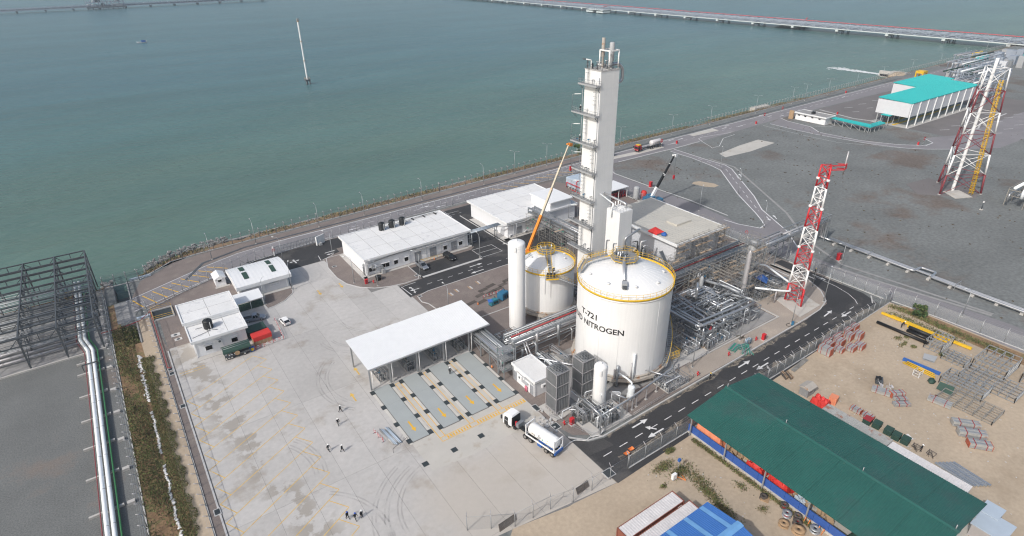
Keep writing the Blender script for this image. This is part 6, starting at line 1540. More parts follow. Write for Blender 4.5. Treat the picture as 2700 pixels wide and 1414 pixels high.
# booms of the mobile cranes working behind the plant
def crane(label, base, tip, secs, cols, nose, cab, name='mobile_crane', car='crane_orange'):
    t = thing(name, label, 'crane', (base[0], base[1], 0)); b = Vector(base); e = Vector(tip); d = e-b
    cuts = [0]+secs
    for k in range(len(secs)):
        p, q = b+d*cuts[k], b+d*cuts[k+1]; w_ = 1.0-.17*k
        s = MB().bar(p, q, w_*.72, w_).build('boom_section', cols[k], t)
        if k: MB().bar(p-d.normalized()*.5, p+d.normalized()*.15, w_*.95, w_*1.2).build('collar', nose, s)
    MB().bar(e, e+Vector((1.3,.2,-.3)), .9, 1.0).bar(e+Vector((.2,0,.1)), e+Vector((-.8,0,.3)), .6, .5).build('boom_head', nose, t)
    MB().tube(e+Vector((1.2,.2,-.4)), e+Vector((1.2,.2,-7.5)), .045, 4).build('hoist_rope', 'dark_steel', t)
    hk = e+Vector((1.2,.2,-7.5)); h = MB().cbox((hk.x,hk.y,hk.z-1.4),(.7,.4,1.4)).build('hook_block', 'red_paint', t)
    MB().path([(hk.x,hk.y,hk.z-1.4),(hk.x,hk.y,hk.z-1.8),(hk.x+.35,hk.y,hk.z-2.0),(hk.x+.4,hk.y,hk.z-1.6)], .08, 6).build('hook', 'dark_steel', h)
    a = atan2(d.y, d.x); c = MB().cbox((b.x,b.y,.9),(9,2.6,.8),a).build('carrier', car, t)
    for k in range(4):
        for s in (-1, 1):
            u = -3.6+k*2.3; x, y = b.x+u*cos(a)-s*1.15*sin(a), b.y+u*sin(a)+s*1.15*cos(a)
            MB().tube((x-sin(a)*.15,y+cos(a)*.15,.62),(x+sin(a)*.15,y-cos(a)*.15,.62),.6,12).build('wheel', 'rubber', c)
    MB().cbox((b.x-1.2*cos(a),b.y-1.2*sin(a),1.7),(4,2.4,1.5),a).build('turret', car, t); MB().cbox((b.x-1.4*sin(a),b.y+1.4*cos(a),1.7),(2,1,1.7),a).build('cab', cab, t)
    return t
crane('crane with long cream and orange telescopic boom behind the smaller tank', (92.7,127.2,3.6), (121.4,144.2,26.1), [.30,.55,.8,1.0], ['crane_orange','boom_cream','boom_cream','boom_cream'], 'crane_orange', 'white_paint')
crane('crane with short black telescopic boom behind the beige-roofed hall', (154.8,137.3,2.9), (163.6,136.6,16.5), [.22,.55,.8,1.0], ['mast_white','black','black','black'], 'mast_white', 'machine_blue', car='machine_blue')
dr = MB().lathe([(0,0),(1.1,0),(1.1,2.4),(.8,2.9),(0,3.0)], (157.0,143.2), 14).build('blue_drum', 'tarp_red'); tag(dr, 'red drum with blue frame behind the beige-roofed hall', 'drum')

# fire hydrants, hose boxes
def hosebox(label, x, y, z=0, s=1.0):
    t = thing('hose_cabinet', label, 'hose cabinet', (x, y, z)); MB().cbox((x,y,z+.12),(.7*s,.6*s,1.3*s)).build('cabinet_body', 'red_paint', t)
    MB().cbox((x,y-.31*s,z+.22),(.6*s,.03,1.1*s)).build('door', 'pipe_red', t); MB().cbox((x,y,z+1.42*s),(.8*s,.7*s,.05)).build('lid', 'red_paint', t); MB().cbox((x,y,z),(1.0*s,1.0*s,.12)).build('base', 'concrete', t)
for x, y, s, l in ((58.7,66.3,1.05,'red hose cabinet at the foot of the nearest vaporiser tower'),(112.9,62.2,1.1,'red hose cabinet on the beige paving by the black road'),(165.8,74.2,1.5,'red hose cabinet on the gravel right of the mast'),(167.8,150,1.5,'red hose cabinet on the gravel behind the pump shed'),(221,184,1.0,'red hose cabinet beside the road behind the distant tanker'),(281.5,184,1.0,'red hose cabinet at the entry to the loop road'),(391,196.8,1.0,'red hose cabinet on the far shore road'),(333.6,169.8,1.0,'red hose cabinet at the corner of the far car park'),(306.4,116,1.0,'red hose cabinet behind the no-entry sign')): hosebox(l, x, y, 0, s)
def hydrant(label, x, y):
    t = thing('fire_hydrant', label, 'hydrant', (x, y, 0)); MB().tube((x,y,0),(x,y,1.0),.11,8).build('pipe', 'red_paint', t)
    MB().tube((x-.35,y,.75),(x+.35,y,.75),.1,8).tube((x,y,.55),(x,y-.4,.5),.09,8).build('outlet', 'red_paint', t); MB().lathe([(.2,1.0),(.2,1.06),(0,1.1)], (x,y), 10).build('handwheel', 'red_paint', t)
for x, y, l in ((111.2,63.0,'red hydrant next to the gas bottle rack'),(101.2,62.9,'red hydrant in the middle of the beige paving'),(57.4,67.0,'red hydrant by the nearest vaporiser tower'),(90.0,62.2,'tall red hydrant near the worker on the black road'),(50.3,141.3,'red hydrant beside the black barrel')): hydrant(l, x, y)
def noentry(x, y, l, s=1.0):
    t = thing('road_sign', l, 'sign', (x, y, 0)); MB().tube((x,y,0),(x,y,2.4*s),.06,6).build('post', 'galvanised', t)
    for k in range(5): MB().tube((x,y,.3*s+k*.4*s),(x,y,.5*s+k*.4*s),.075,6).build('band', 'black' if k % 2 else 'mark_white', t)
    MB().tube((x,y-.08,2.6*s),(x,y-.13,2.6*s),.55*s,16).build('disc', 'red_paint', t); MB().box((x-.38*s,y-.15,2.5*s),(x+.38*s,y-.135,2.7*s)).build('bar', 'mark_white', t)
for x, y, l in ((304.6,113.5,'no-entry sign by the far car park kerb'),(208.6,182.6,'no-entry sign beside the distant tanker'),(288.6,184.6,'no-entry sign at the start of the loop road'),(309,187.6,'no-entry sign by the flat white hut')): noentry(x, y, l, 1.5)
rp = thing('ring_sign', 'round red-ringed sign on the mesh fence behind the scaffolded tower', 'sign', (153.8, 97, 0))
MB().tube((153.6,97,0),(153.6,97,3.6),.06,6).build('post', 'galvanised', rp); MB().path([(153.45,97+.42*cos(q*pi/9),4+.42*sin(q*pi/9)) for q in range(19)],.07,5,.01).build('ring','red_paint',rp)

# ---------------------------------------------------------------- far right: lattice stack, hall, walkways
fm, fp = lattice('stack_tower', 'huge red and white lattice tower with a stack and yellow ladder at the right edge', (254.5,80.5), 15, 7.5, 44, 6, ['faded_red','mast_white'], w0=.7, w1=.4, legs=3, brace_w=.22, rot=2.0, sub=1)
MB().lathe([(.55,0),(.5,44),(.5,47),(0,47)], (254.5,80.5), 16).build('stack', 'mast_white', fm)
yl = MB()
for k in range(6): yl.bar((254.2+.2*k,75.4+.45*k,2+k*6.5),(256.8+.1*k,75.2+.5*k,2+k*6.5),.12).bar((254.2+.2*k,75.4+.45*k,2+k*6.5),(254.2+.2*k,73.8+.45*k,2+k*6.5),.12)
for s in (0,1.0):
    for s2 in (0,1.0): yl.tube((254.6+s,74.2+s2,0),(255.8+s,77.4+s2,40),.1,5)
for k in range(90): q = lerp((254.6,74.2,.4),(255.8,77.4,40),k/90); yl.tube((q[0],q[1],q[2]),(q[0]+1,q[1],q[2]),.06,4); 
for k in range(45): q = lerp((254.6,74.2,.8),(255.8,77.4,40),k/45); yl.ring((q[0]+.5,q[1]+.5),.75,q[2],.1,8)
yl.build('ladder_cage', 'yellow_paint', fm); MB().prism([(246,76),(252,73),(256,79),(250,82)],0,.2).build('pad', 'apron', fm)
ap = MB().prism([(240,86),(248,94),(262,92),(262,74),(252,72),(244,82)], .0, .035); structure('tower_access', ap, 'asphalt_brown')
fr_ = rack('far_pipe_rack', 'brown steel pipe rack with two fat white pipes at the right edge', 252, 58, 330, 63.5, [4.0,6.0], 'x', 7, [(.2,6.4,.55,'pipe_white'),(.7,6.4,.55,'pipe_white'),(.45,4.2,.3,'pipe_silver'),(.85,4.2,.3,'pipe_silver')], 22, 'scaffold_tube')
mr_ = thing('marker_post', 'small black and white marker post on the gravel below the stack tower', 'post', (241.4,66.2,0)); MB().cbox((241.4,66.2,0),(.9,.9,.3)).build('base','apron',mr_); MB().tube((241.4,66.2,.3),(241.4,66.2,2.6),.16,8).build('shaft','dark_steel',mr_); MB().cbox((241.4,66.2,2.6),(.5,.4,.5)).build('head','mark_white',mr_)
hl = thing('turquoise_hall', 'long open hall with a turquoise roof, white upper walls and slim columns', 'building', (372, 146, 0))
HZ = 12.1
for nm, x0, y0, x1, y1 in (('roof',333.2,133.8,410.8,150.6),('roof',378,150.62,420.5,165)):
    n = 8 if y0 < 140 else 4
    for k in range(n):
        a, b_ = x0+(x1-x0)*k/n, x0+(x1-x0)*(k+1)/n
        slope_roof('roof_sheet', (a,y0,HZ),(b_-.08,y0,HZ),(b_-.08,y1,HZ+.7),(a,y1,HZ+.7),'roof_teal',hl,.7,.08,.3)
for k in range(9):
    a = 333.6+k*8.55; b_ = a+8.5
    MB().box((a,134.0,5.2),(b_,134.25,HZ-.3)).build('wall_panel','hall_wall',hl)
    MB().bar((a,133.8,0),(a,133.8,HZ-.2),.45,.45).build('column','parapet',hl)
    MB().bar((a,149,0),(a,149,HZ),.45,.45).build('column','grey_paint',hl)
MB().bar((410.5,133.8,0),(410.5,133.8,HZ-.2),.45,.45).build('column','parapet',hl)
MB().box((333.3,134.3,5.0),(333.6,150.4,HZ-.2)).build('wall_panel','hall_wall',hl); MB().box((378.2,150.8,5),(378.5,164.8,HZ)).build('wall_panel','hall_wall',hl); MB().box((378.6,164.5,5.2),(420.3,164.9,HZ)).build('wall_panel','hall_wall',hl)
MB().box((334,140,0),(410,141,.3)).box((334,144,0),(410,145,.3)).build('kerb_line','yellow_paint',hl); MB().rect(332,132.5,412,151,.05).build('floor','concrete',hl)
for k in range(9): MB().cbox((338+k*8.4,146,.06),(3.2,2.4,2.2)).build('bay_equipment','dark_steel',hl)
ta = thing('teal_canopy', 'small turquoise canopy on posts at the left end of the turquoise hall', 'canopy', (338,145,0))
slope_roof('roof',(330.4,141.8,4.9),(343,141.8,4.9),(343,146,5.1),(330.4,146,5.1),'roof_teal',ta,.7,.08,.25)
for x in (330.8,336.6,342.6):
    for y in (142.1,145.7): MB().bar((x,y,0),(x,y,4.7),.3).build('column','grey_paint',ta)
tw = thing('covered_walkway', 'L-shaped covered walkway with a turquoise roof in front of the hall', 'walkway', (312,152,0))
slope_roof('roof',(308.6,139.4,3.0),(315.0,142.9,3.0),(315.2,162.8,3.1),(311.2,163.2,3.1),'roof_teal',tw,.7,.06,.2)
slope_roof('roof',(308.6,139.4,3.02),(323.2,139.2,3.02),(324.3,142.9,3.12),(315.0,142.9,3.12),'roof_teal',tw,.7,.06,.2)
for k in range(6):
    y = 140+k*4.5; 
    for x in (309.2+k*.4,314.8): MB().bar((x,y+.4,0),(x,y+.4,2.95),.22).build('column','grey_paint',tw)
for k in range(4):
    for y in (139.8,142.5): MB().bar((310+k*4.2,y,0),(310+k*4.2,y,2.95),.22).build('column','grey_paint',tw)
for k in range(5): MB().bar((309.3,140.4+k*4.5,.3),(309.7,144.9+k*4.5,2.7),.12).build('brace','grey_paint',tw)
wh = thing('flat_white_hut', 'low white flat-roofed hut with a black tank beside the turquoise walkway', 'building', (311,170,0))
MB().box((306.8,161.4,0),(313.5,178,3.2)).build('wall','wall_white',wh); flat_roof(wh,305.8,160.6,314.6,178.4,3.9,nx=2,ny=3,m='concrete_dark')
for y in (164,168,172,175.5): wbox(MB(),'-x',306.8,y,y+1.2,2.2,2.8,.002,.05).build('window','window_black',wh)
MB().cbox((309.5,170,3.9),(1.5,1.5,1.2)).build('roof_tank','black_plastic',wh); MB().box((305.4,178.6,0),(306.2,181,4.4)).build('sign_panel','timber',wh)
# pipe structures behind the hall
for k, (x, y, l, m) in enumerate(((424,133,'tall grey pipe structure behind the right end of the turquoise hall','jetty_steel'),(452,150,'tall grey pipe structure farther behind the turquoise hall','jetty_steel'),(486,160,'distant grey pipe structure near the shore road','jetty_steel'))):
    t = thing('pipe_structure', l, 'structure', (x, y, 0)); b = MB()
    for i in range(4):
        for j in range(3): b.bar((x+i*8,y+j*9,0),(x+i*8,y+j*9,17),.5)
    for z in (5.5,11,16.5):
        for j in range(3): b.bar((x,y+j*9,z),(x+24,y+j*9,z),.45)
        for i in range(4): b.bar((x+i*8,y,z),(x+i*8,y+18,z),.45)
    for i in range(3): b.bar((x+i*8,y,0 if i%2 else 5.5),(x+i*8+8,y,5.5 if i%2 else 0),.3).bar((x+i*8,y,11),(x+i*8+8,y,5.5),.3)
    b.build('frame', m, t); r = random.Random(k)
    for q in range(12): z = r.choice((5.8,11.3,16.8)); yy = y+r.uniform(0,18); MB().tube((x-6,yy,z),(x+28,yy,z),r.uniform(.2,.5),6).build('pipe', r.choice(('pipe_silver','pipe_white','pipe_grey','tarp_green')), t)
for x, y, l in ((440,176,'yellow portal frame behind the turquoise roof'),(560,190,'yellow frame on the far shore')):
    t = thing('yellow_portal', l, 'frame', (x, y, 0))
    for dx in (0,5):
        for dy in (0,4): MB().bar((x+dx,y+dy,0),(x+dx,y+dy,10),.7).build('leg','yellow_paint',t)
    MB().box((x-.4,y-.4,9.2),(x+5.4,y+4.4,10.6)).build('deck','yellow_paint',t)
for k in range(5):
    x, y = 500+k*34, 168+k*4; t = thing('process_unit', f'far grey process unit at the upper right edge, {ORD[k]} going away', 'plant unit', (x, y, 0)); r = random.Random(90+k)
    for q in range(9): MB().cbox((x+r.uniform(-14,14),y+r.uniform(-12,12),0),(r.uniform(2,7),r.uniform(2,7),r.uniform(2,9))).build('module', r.choice(('jetty_steel','pipe_silver','grey_paint','hall_wall','roof_teal')), t)

# ---------------------------------------------------------------- shrubs beside the fence
def shrub(label, x, y, z, r, h, n, seed, mats=('leaf_shrub','leaf_green','leaf_dark'), name='shrub', cat='shrub'):
    t = thing(name, label, cat, (x, y, z)); q = random.Random(seed); tb = MB()
    for k in range(6):
        a = q.uniform(0,6.3); tb.path([(x,y,z),(x+cos(a)*r*.3,y+sin(a)*r*.3,z+h*.4),(x+cos(a)*r*.7,y+sin(a)*r*.7,z+h*.8)], .06*h/2.5, 5)
    tb.build('stem', 'bark', t); b = MB(); C = [(x+q.gauss(0,.5)*r, y+q.gauss(0,.5)*r, z+h*q.uniform(.2,.95), r*q.uniform(.14,.34)) for _ in range(22)]
    for _ in range(n):
        cx_, cy_, cz_, cr = q.choice(C); v = Vector((q.gauss(0,1),q.gauss(0,1),q.gauss(0,1))).normalized()*cr*q.random()**.4
        p = Vector((cx_,cy_,cz_))+v*1.0; s = q.uniform(.10,.24)*max(1, r/1.6); a = Vector((q.uniform(-1,1),q.uniform(-1,1),q.uniform(-.5,.5))).normalized()*s; c = a.cross(Vector((q.uniform(-1,1),q.uniform(-1,1),1))).normalized()*s*.6
        b.cur = q.choice((0,0,1,2)); b.add([p-a, p+c, p+a, p-c], [(0,1,2,3)])
    b.build('foliage', list(mats), t); return t
shrub('bright green bushy shrub by the right corner of the sand yard fence', 153.0, 46.4, 0, 2.0, 2.6, 2600, 1)
shrub('round green shrub on the sea bank right of the tall column', 178.5, 198.6, -1, 4.2, 4.2, 3200, 2)

# ---------------------------------------------------------------- left edge: ditch plants, pipes, lattice rack
gd = MB(); rg = random.Random(17)
def ditchL(r):
    x = r.uniform(-11.3,-7.3); y = r.uniform(62,156); k = 1-abs((x+9.3)/2.2)**2
    if sin(y*.31+x)+sin(y*.13)+r.uniform(-1.2,1.2) < -1.0: return None
    return (x, y, -.1, .35+.9*max(0,k)*(.7+.3*sin(y*.5)))
def ditchR(r):
    x = r.uniform(-6.9,-4.1); y = r.uniform(62,139); w_ = .35*sin(y*.6)+.3*sin(y*1.7)
    if x > -4.5+w_: return None
    return (x, y, 0, .35+.5*max(0,1-abs((x+5.6)/1.5)**2))
leaf_patch(gd, rg, ditchL, 30000, .19, 1.2, 1)
g1 = gd.build('ditch_bushes', ['leaf_dry','leaf_dark','leaf_green']); tag(g1, 'dry brown-green scrub filling the ditch between the two left fences', 'scrub', kind='stuff')
gd = MB(); leaf_patch(gd, rg, ditchR, 30000, .15, .9, 1)
leaf_patch(gd, rg, lambda r: (lambda y: (r.uniform(-9,-6.2), y, -1.6, 1.9))(r.uniform(147.4,157)), 1500, .3, 1.0, 1)
g2 = gd.build('ditch_grass', ['leaf_green','leaf_dark','leaf_dry']); tag(g2, 'greener grass strip right of the white sandbags', 'grass', kind='stuff')
sb2 = thing('sandbag_line', 'broken line of white sandbags running down the middle of the green ditch', 'sandbags', (-7.1, 110, 0)); r = random.Random(8); y = 141; nb = 0
me_s = [ (lambda b: b.blob((0,0,.12),(.36,.24,.16),8,4,.25,random.Random(q)))(MB()).mesh('sandbag','sandbag') for q in range(4)]
while y > 66 and nb < 290:
    if not (121.5 > y > 118 or 104 > y > 101): 
        for k in range(3 if y > 123 else 2): put(r.choice(me_s), 'sandbag', sb2, (r.uniform(-.3,.3)*(1.3 if y > 123 else .6)+.12*sin(y), y-110+r.uniform(-.2,.2), r.uniform(-.05,.15)), r.uniform(0,3), (.8,.8,.6)); nb += 1
    y -= r.uniform(.42,.62)
for i, (x, r_, m, l) in enumerate(((0,.36,'pipe_white','left one of the two fat white pipes at the left edge'),(.95,.36,'pipe_white','right one of the two fat white pipes at the left edge'),(1.75,.15,'pipe_green','thin green pipe right of the two fat white pipes'),(-.75,.08,'faded_red','thin red pipe left of the two fat white pipes'))):
    t = thing('long_pipe', l, 'pipe', (-16.3+x, 110, 0))
    dx = -1.3; z = 1.05 if r_ > .3 else .75
    MB().path([(-16.3+x+dx,189,z+.0),(-16.3+x+dx,154.6,z),(-16.3+x,148.4,z),(-16.3+x,128,z),(-16.5+x,40,z)], r_, 12).build('pipe', m, t)
    if r_ > .3:
        for k in range(15): o = MB().lathe([(r_+.004,-.06),(r_+.02,-.05),(r_+.02,.05),(r_+.004,.06)],(0,0),12).build('joint_band','galvanised',t); o.data.transform(Matrix.Translation(t.location)); o.rotation_euler = (pi/2,0,0); o.location = ((0 if k*9 < 68 else -1.3)-.0-(.2*(18-k*9)/88 if k*9 < 18 else 0), 0, 0); o.location.y = 36+k*9-74; o.location.z = z
me_b = MB().box((-2.5,-.2,0),(2.5,.2,.42)).mesh('pipe_sleeper','concrete'); me_b2 = MB().box((-.55,-.35,0),(.55,.35,.5)).mesh('block','concrete')
ps = thing('pipe_sleepers', 'row of concrete sleepers and blocks carrying the white pipes', 'sleepers', (-16.3,100,0))
for y in (144.8,140,131,122,113,104,94.6,85,76,67): put(me_b,'sleeper',ps,(0,y-100,0))
for y in (139.6,130.2,121.6,112.3,103.4,94.4,85,76): put(me_b2,'block',ps,(3.5,y-100,0))
MB().bar((-17.6,141.6,1.6),(-14.6,141.6,1.6),.2).bar((-17.6,141.6,0),(-17.6,141.6,1.6),.16).bar((-14.6,141.6,0),(-14.6,141.6,1.6),.16).build('guide_frame','dark_steel',ps)
lr_ = thing('lattice_pipe_rack', 'dark steel lattice pipe rack standing over the pipes at the left edge', 'pipe rack', (-20, 168, 0))
XS = (-13.2,-20.2,-27.2,-34.2); YS = (149.6,158.2,166.9,175.6,184.4,193.2)
for x in XS:
    for y in YS:
        c = MB().bar((x,y,0 if y < 183 else -4),(x,y,8.2),.32,.32).build('column','dark_steel',lr_)
    for z in (8.1,6.0): MB().bar((x,YS[0],z),(x,YS[-1],z),.26,.34).build('beam','dark_steel',lr_)
    for y0, y1 in zip(YS, YS[1:]):
        b = MB().bar((x,y0,6.1),(x,(y0+y1)/2,8),.14).bar((x,(y0+y1)/2,8),(x,y1,6.1),.14).bar((x,(y0+y1)/2,6),(x,(y0+y1)/2,8),.12).bar((x,y0,.4),(x,y1,5.8),.16); b.build('brace','dark_steel',lr_)
for y in [q+d for q in YS for d in (0,)]+[(a+b_)/2 for a, b_ in zip(YS, YS[1:])]:
    for z in (8.1,6.1) if y in YS else (6.1,8.1): MB().bar((XS[-1],y,z),(XS[0],y,z),.22,.3).build('beam','dark_steel',lr_)
    for x0, x1 in zip(XS, XS[1:]):
        if y in YS: MB().bar((x0,y,8),(x0-1.8,y,6.2),.14).bar((x1,y,8),(x1+1.8,y,6.2),.14).bar(((x0+x1)/2,y,6.1),((x0+x1)/2,y,8.1),.16).build('brace','dark_steel',lr_)
r = random.Random(12)
for k in range(62):
    y = 150+k*.5; a = r.uniform(-.6,.6); z = r.choice((3.2,4.6,6.35,6.4)); MB().tube((-12.8,y+a*.4,z),(-37,y-a,z+r.uniform(-.1,.1)),r.choice((.05,.07,.09,.13)),5).build('pipe', r.choice(('galvanised','galvanised','steel','steel','dark_steel')), lr_)
for k in range(3): MB().tube((-18,154+k*2.2,.7),(-40,154+k*2.2,.7),.3,8).build('pipe','pipe_grey',lr_)
MB().box((-36,148.9,0),(-12.9,149.3,.35)).build('plinth','concrete',lr_)
structure('rack_slab', MB().rect(-40,149.4,-12.5,171,.03), 'concrete_dark')
shrub('low dry bushes at the foot of the dark lattice rack', -19, 181, -.5, 2.6, 1.6, 900, 5, ('leaf_dry','leaf_dark','leaf_dry'))

# ---------------------------------------------------------------- sea: jetties, light pole, boat, outflow
def jetty(name, label, P, L, W, zd, pile_step, seed, red=True, caps=.8, deck='jetty_pale'):
    """P maps (along, across, z) to the plant; long trestle with truss, pipes and capped piles"""
    t = thing(name, label, 'jetty', P(0, 0, 0)); r = random.Random(seed)
    MB().bar(P(0,.5,zd),P(L,.5,zd),1.0,.9).bar(P(0,W-.5,zd),P(L,W-.5,zd),1.0,.9).build('edge_girder', deck, t)
    MB().bar(P(0,W/2,zd),P(L,W/2,zd),W-2.2,.5).build('deck','jetty_deck',t)
    for k, a in enumerate(np.linspace(2.0, W-2.0, 11)):
        z = zd+r.uniform(.9,2.6); MB().tube(P(0,a,z),P(L,a,z),r.choice((.3,.45,.6)),6).build('pipe', r.choice(('jetty_steel','pipe_grey','jetty_steel','jetty_deck','dark_steel')), t)
    n = int(L/pile_step)
    for k in range(n+1):
        u = k*pile_step
        c = MB().bar(P(u,-.3,zd-1.6),P(u,W+.3,zd-1.6),3.0,1.8).build('pile_cap','jetty_pale' if caps > .5 else 'dark_steel',t)
        for w_ in (1.2,W/2,W-1.2):
            for s in (-.8,.8): MB().tube(P(u+s,w_,-7),P(u+s,w_,zd-2.2),.45,7).build('pile','dark_steel',c)
    st = pile_step/4; m_ = int(L/st); me_t = MB()
    for k in range(m_):
        for a in (.2, W-.2): me_t.bar(P(k*st,a,zd+.4),P(k*st,a,zd+4),.5).bar(P(k*st,a,zd+.5),P((k+.5)*st,a,zd+3.8),.36).bar(P((k+.5)*st,a,zd+3.8),P((k+1)*st,a,zd+.5),.36)
        me_t.bar(P(k*st,.2,zd+4),P(k*st,W-.2,zd+4),.4)
    for a in (.2, W-.2): me_t.bar(P(0,a,zd+4),P(L,a,zd+4),.45)
    me_t.build('truss','jetty_steel',t)['kind'] = 'stuff'
    if red: MB().bar(P(0,W-.8,zd+4.1),P(L,W-.8,zd+4.1),.7,.6).build('red_cable_tray','jetty_red',t)
    return t
jetty('pipe_jetty', 'long pale pipe jetty with a red line crossing the sea at the upper right', lambda u, w_, z: (706+w_, 110+u, z), 1500, 27, 1.5, 54.4, 1)
for k, (y, l) in enumerate(((748,'farther concrete platform on the near side of the long pale jetty'),(437,'nearer bulge on the far side of the long pale jetty'))):
    t = thing('jetty_platform', l, 'platform', (700,y,0)); x0 = 690 if k == 0 else 733
    for q in range(2): MB().box((x0,y+q*24,-2.2),(x0+16,y+q*24+15,-.2)).build('pile_cap','jetty_pale',t)
    MB().box((x0,y,1.2),(x0+16,y+40,2.0)).build('deck','jetty_pale',t); b = MB()
    for q in range(9):
        for z in (3,4.5,6): b.bar((x0,y+q*5,2),(x0,y+q*5,6.2),.25); 
    for z in (3,4.5,6): b.bar((x0,y,z),(x0,y+40,z),.3).bar((x0,y,z),(x0+16,y,z),.3).bar((x0,y+40,z),(x0+16,y+40,z),.3)
    b.build('pipe_loop','jetty_steel',t); MB().bar((x0,y,6.6),(x0+16,y+8,6.6),.9,.8).build('cable_tray','jetty_red',t)
jetty('far_jetty', 'dark distant jetty with loading platform at the upper left corner', lambda u, w_, z: (-420+u, 1500+w_, z), 800, 16, 1.0, 44, 2, False, .2, 'jetty_steel')
t = thing('loading_platform', 'dark steel loading platform block on the distant left jetty', 'platform', (70,1506,0))
MB().box((42,1496,-1.0),(108,1520,1.6)).build('deck','dark_steel',t); r = random.Random(5); b = MB()
for q in range(10):
    for w_ in (1497,1508,1519): b.bar((43+q*7,w_,1.6),(43+q*7,w_,34),.7)
for z in (9,17,25,33):
    for w_ in (1497,1508,1519): b.bar((43,w_,z),(106,w_,z),.7)
b.build('frame','jetty_steel',t)
for q in range(14): MB().cbox((r.uniform(46,100),r.uniform(1499,1516),r.choice((1.7,9.4,17.4))),(r.uniform(4,12),r.uniform(3,8),r.uniform(3,6))).build('module', r.choice(('jetty_steel','dark_steel','grey_paint','timber','pipe_white')), t)
for q in range(8): MB().cbox((44+q*8.4,1495.5,-7),(1.6,1.6,7)).build('pile','dark_steel',t)
sp = thing('sea_light_pole', 'tall white lattice light pole standing alone in the sea', 'light pole', (136.3,464.8,0))
for dx, dy in ((-1.2,-1.2),(1.2,-1.2),(0,1.4)): MB().tube((136.3+dx,464.8+dy,-7),(136.3+dx,464.8+dy,-.6),.5,8).build('pile','dark_steel',sp)
MB().cbox((136.3,464.8,-.8),(3.6,3.6,.8)).build('platform','dark_steel',sp)
rr = MB()
for z in (.7,1.3):
    for p, q in (((-1.7,-1.7),(1.7,-1.7)),((1.7,-1.7),(1.7,1.7)),((1.7,1.7),(-1.7,1.7)),((-1.7,1.7),(-1.7,-1.7))): rr.bar((136.3+p[0],464.8+p[1],z),(136.3+q[0],464.8+q[1],z),.12)
rr.build('handrail','timber',sp)
for k in range(3):
    b = MB().lathe([(.62-.02*k,0+k*13.4),(.60-.02*k,13.4+k*13.4)],(136.3,464.8),10); o = b.build('mast_section','mast_white',sp); MB().lathe([(.8,13.0+k*13.4),(.8,13.5+k*13.4)],(136.3,464.8),10).build('collar','timber',o)
MB().cbox((136.3,464.8,40.2),(1.4,1.2,1.8)).build('lamp_head','concrete_dark',sp)
bo = thing('fishing_boat', 'small fishing boat with a blue cabin far out on the water', 'boat', (66,838,WATER))
hull = MB(); S = [(-5.4,.25,.9,1.9),(-3,.95,.2,1.2),(0,1.25,0,1.0),(3,1.2,.05,1.0),(4.6,.8,.2,1.1)]; v = []
for x, w_, z0, z1 in S: v += [(66+x,838-w_,WATER+z1),(66+x,838-w_*.5,WATER+z0-.3),(66+x,838+w_*.5,WATER+z0-.3),(66+x,838+w_,WATER+z1)]
hull.add(v, [(i*4+j,i*4+j+1,i*4+j+5,i*4+j+4) for i in range(4) for j in range(3)]+[(0,1,2,3),(16,19,18,17)]+[(i*4+3,i*4,i*4+4,i*4+7) for i in range(4)]); hull.build('hull','hall_wall',bo)
MB().cbox((67.6,838,WATER+.9),(4.2,2,1.7)).build('cabin','tarp_blue',bo); MB().cbox((67.4,838,WATER+2.6),(4.8,2.4,.15)).build('cabin_roof','tarp_blue',bo); MB().cbox((70.4,838,WATER+.9),(.9,1.6,1.3)).build('engine_box','mark_white',bo); MB().tube((70.4,838,WATER+2),(70.4,838,WATER+3.6),.08,5).build('mast','dark_steel',bo)
fo = MB(); r = random.Random(6)
for k in range(420):
    u = r.random(); x = 494+r.gauss(0,2.6-1.6*u)*(1.3-u*.5); y = 266-u*42; s = r.uniform(.5,1.7)*(.6+u*.7); a = r.uniform(0,3)
    fo.sheet([(x+s*cos(a+q*1.26)*r.uniform(.5,1.1), y+1.6*s*sin(a+q*1.26)*r.uniform(.5,1.1)) for q in range(5)], WATER+.03+r.random()*.05)
o = fo.build('outflow_foam','foam'); tag(o, 'white foam streak where an outfall enters the sea', 'foam', kind='stuff')
ot = thing('outfall_structure', 'concrete outfall with an earth mound at the far shore', 'outfall', (490,212,0)); MB().box((484,206,-3.6),(504,222,-1.4)).build('apron','apron',ot); MB().box((484,205,-3),(486,223,.8)).build('wall','concrete',ot); MB().blob((482,209,-1),(10,5,2.4),10,5,.25).build('mound','sand',ot)
MB().box((308,203.5,-1),(322,207,.9)).build('bank_block','apron')['kind'] = 'structure'

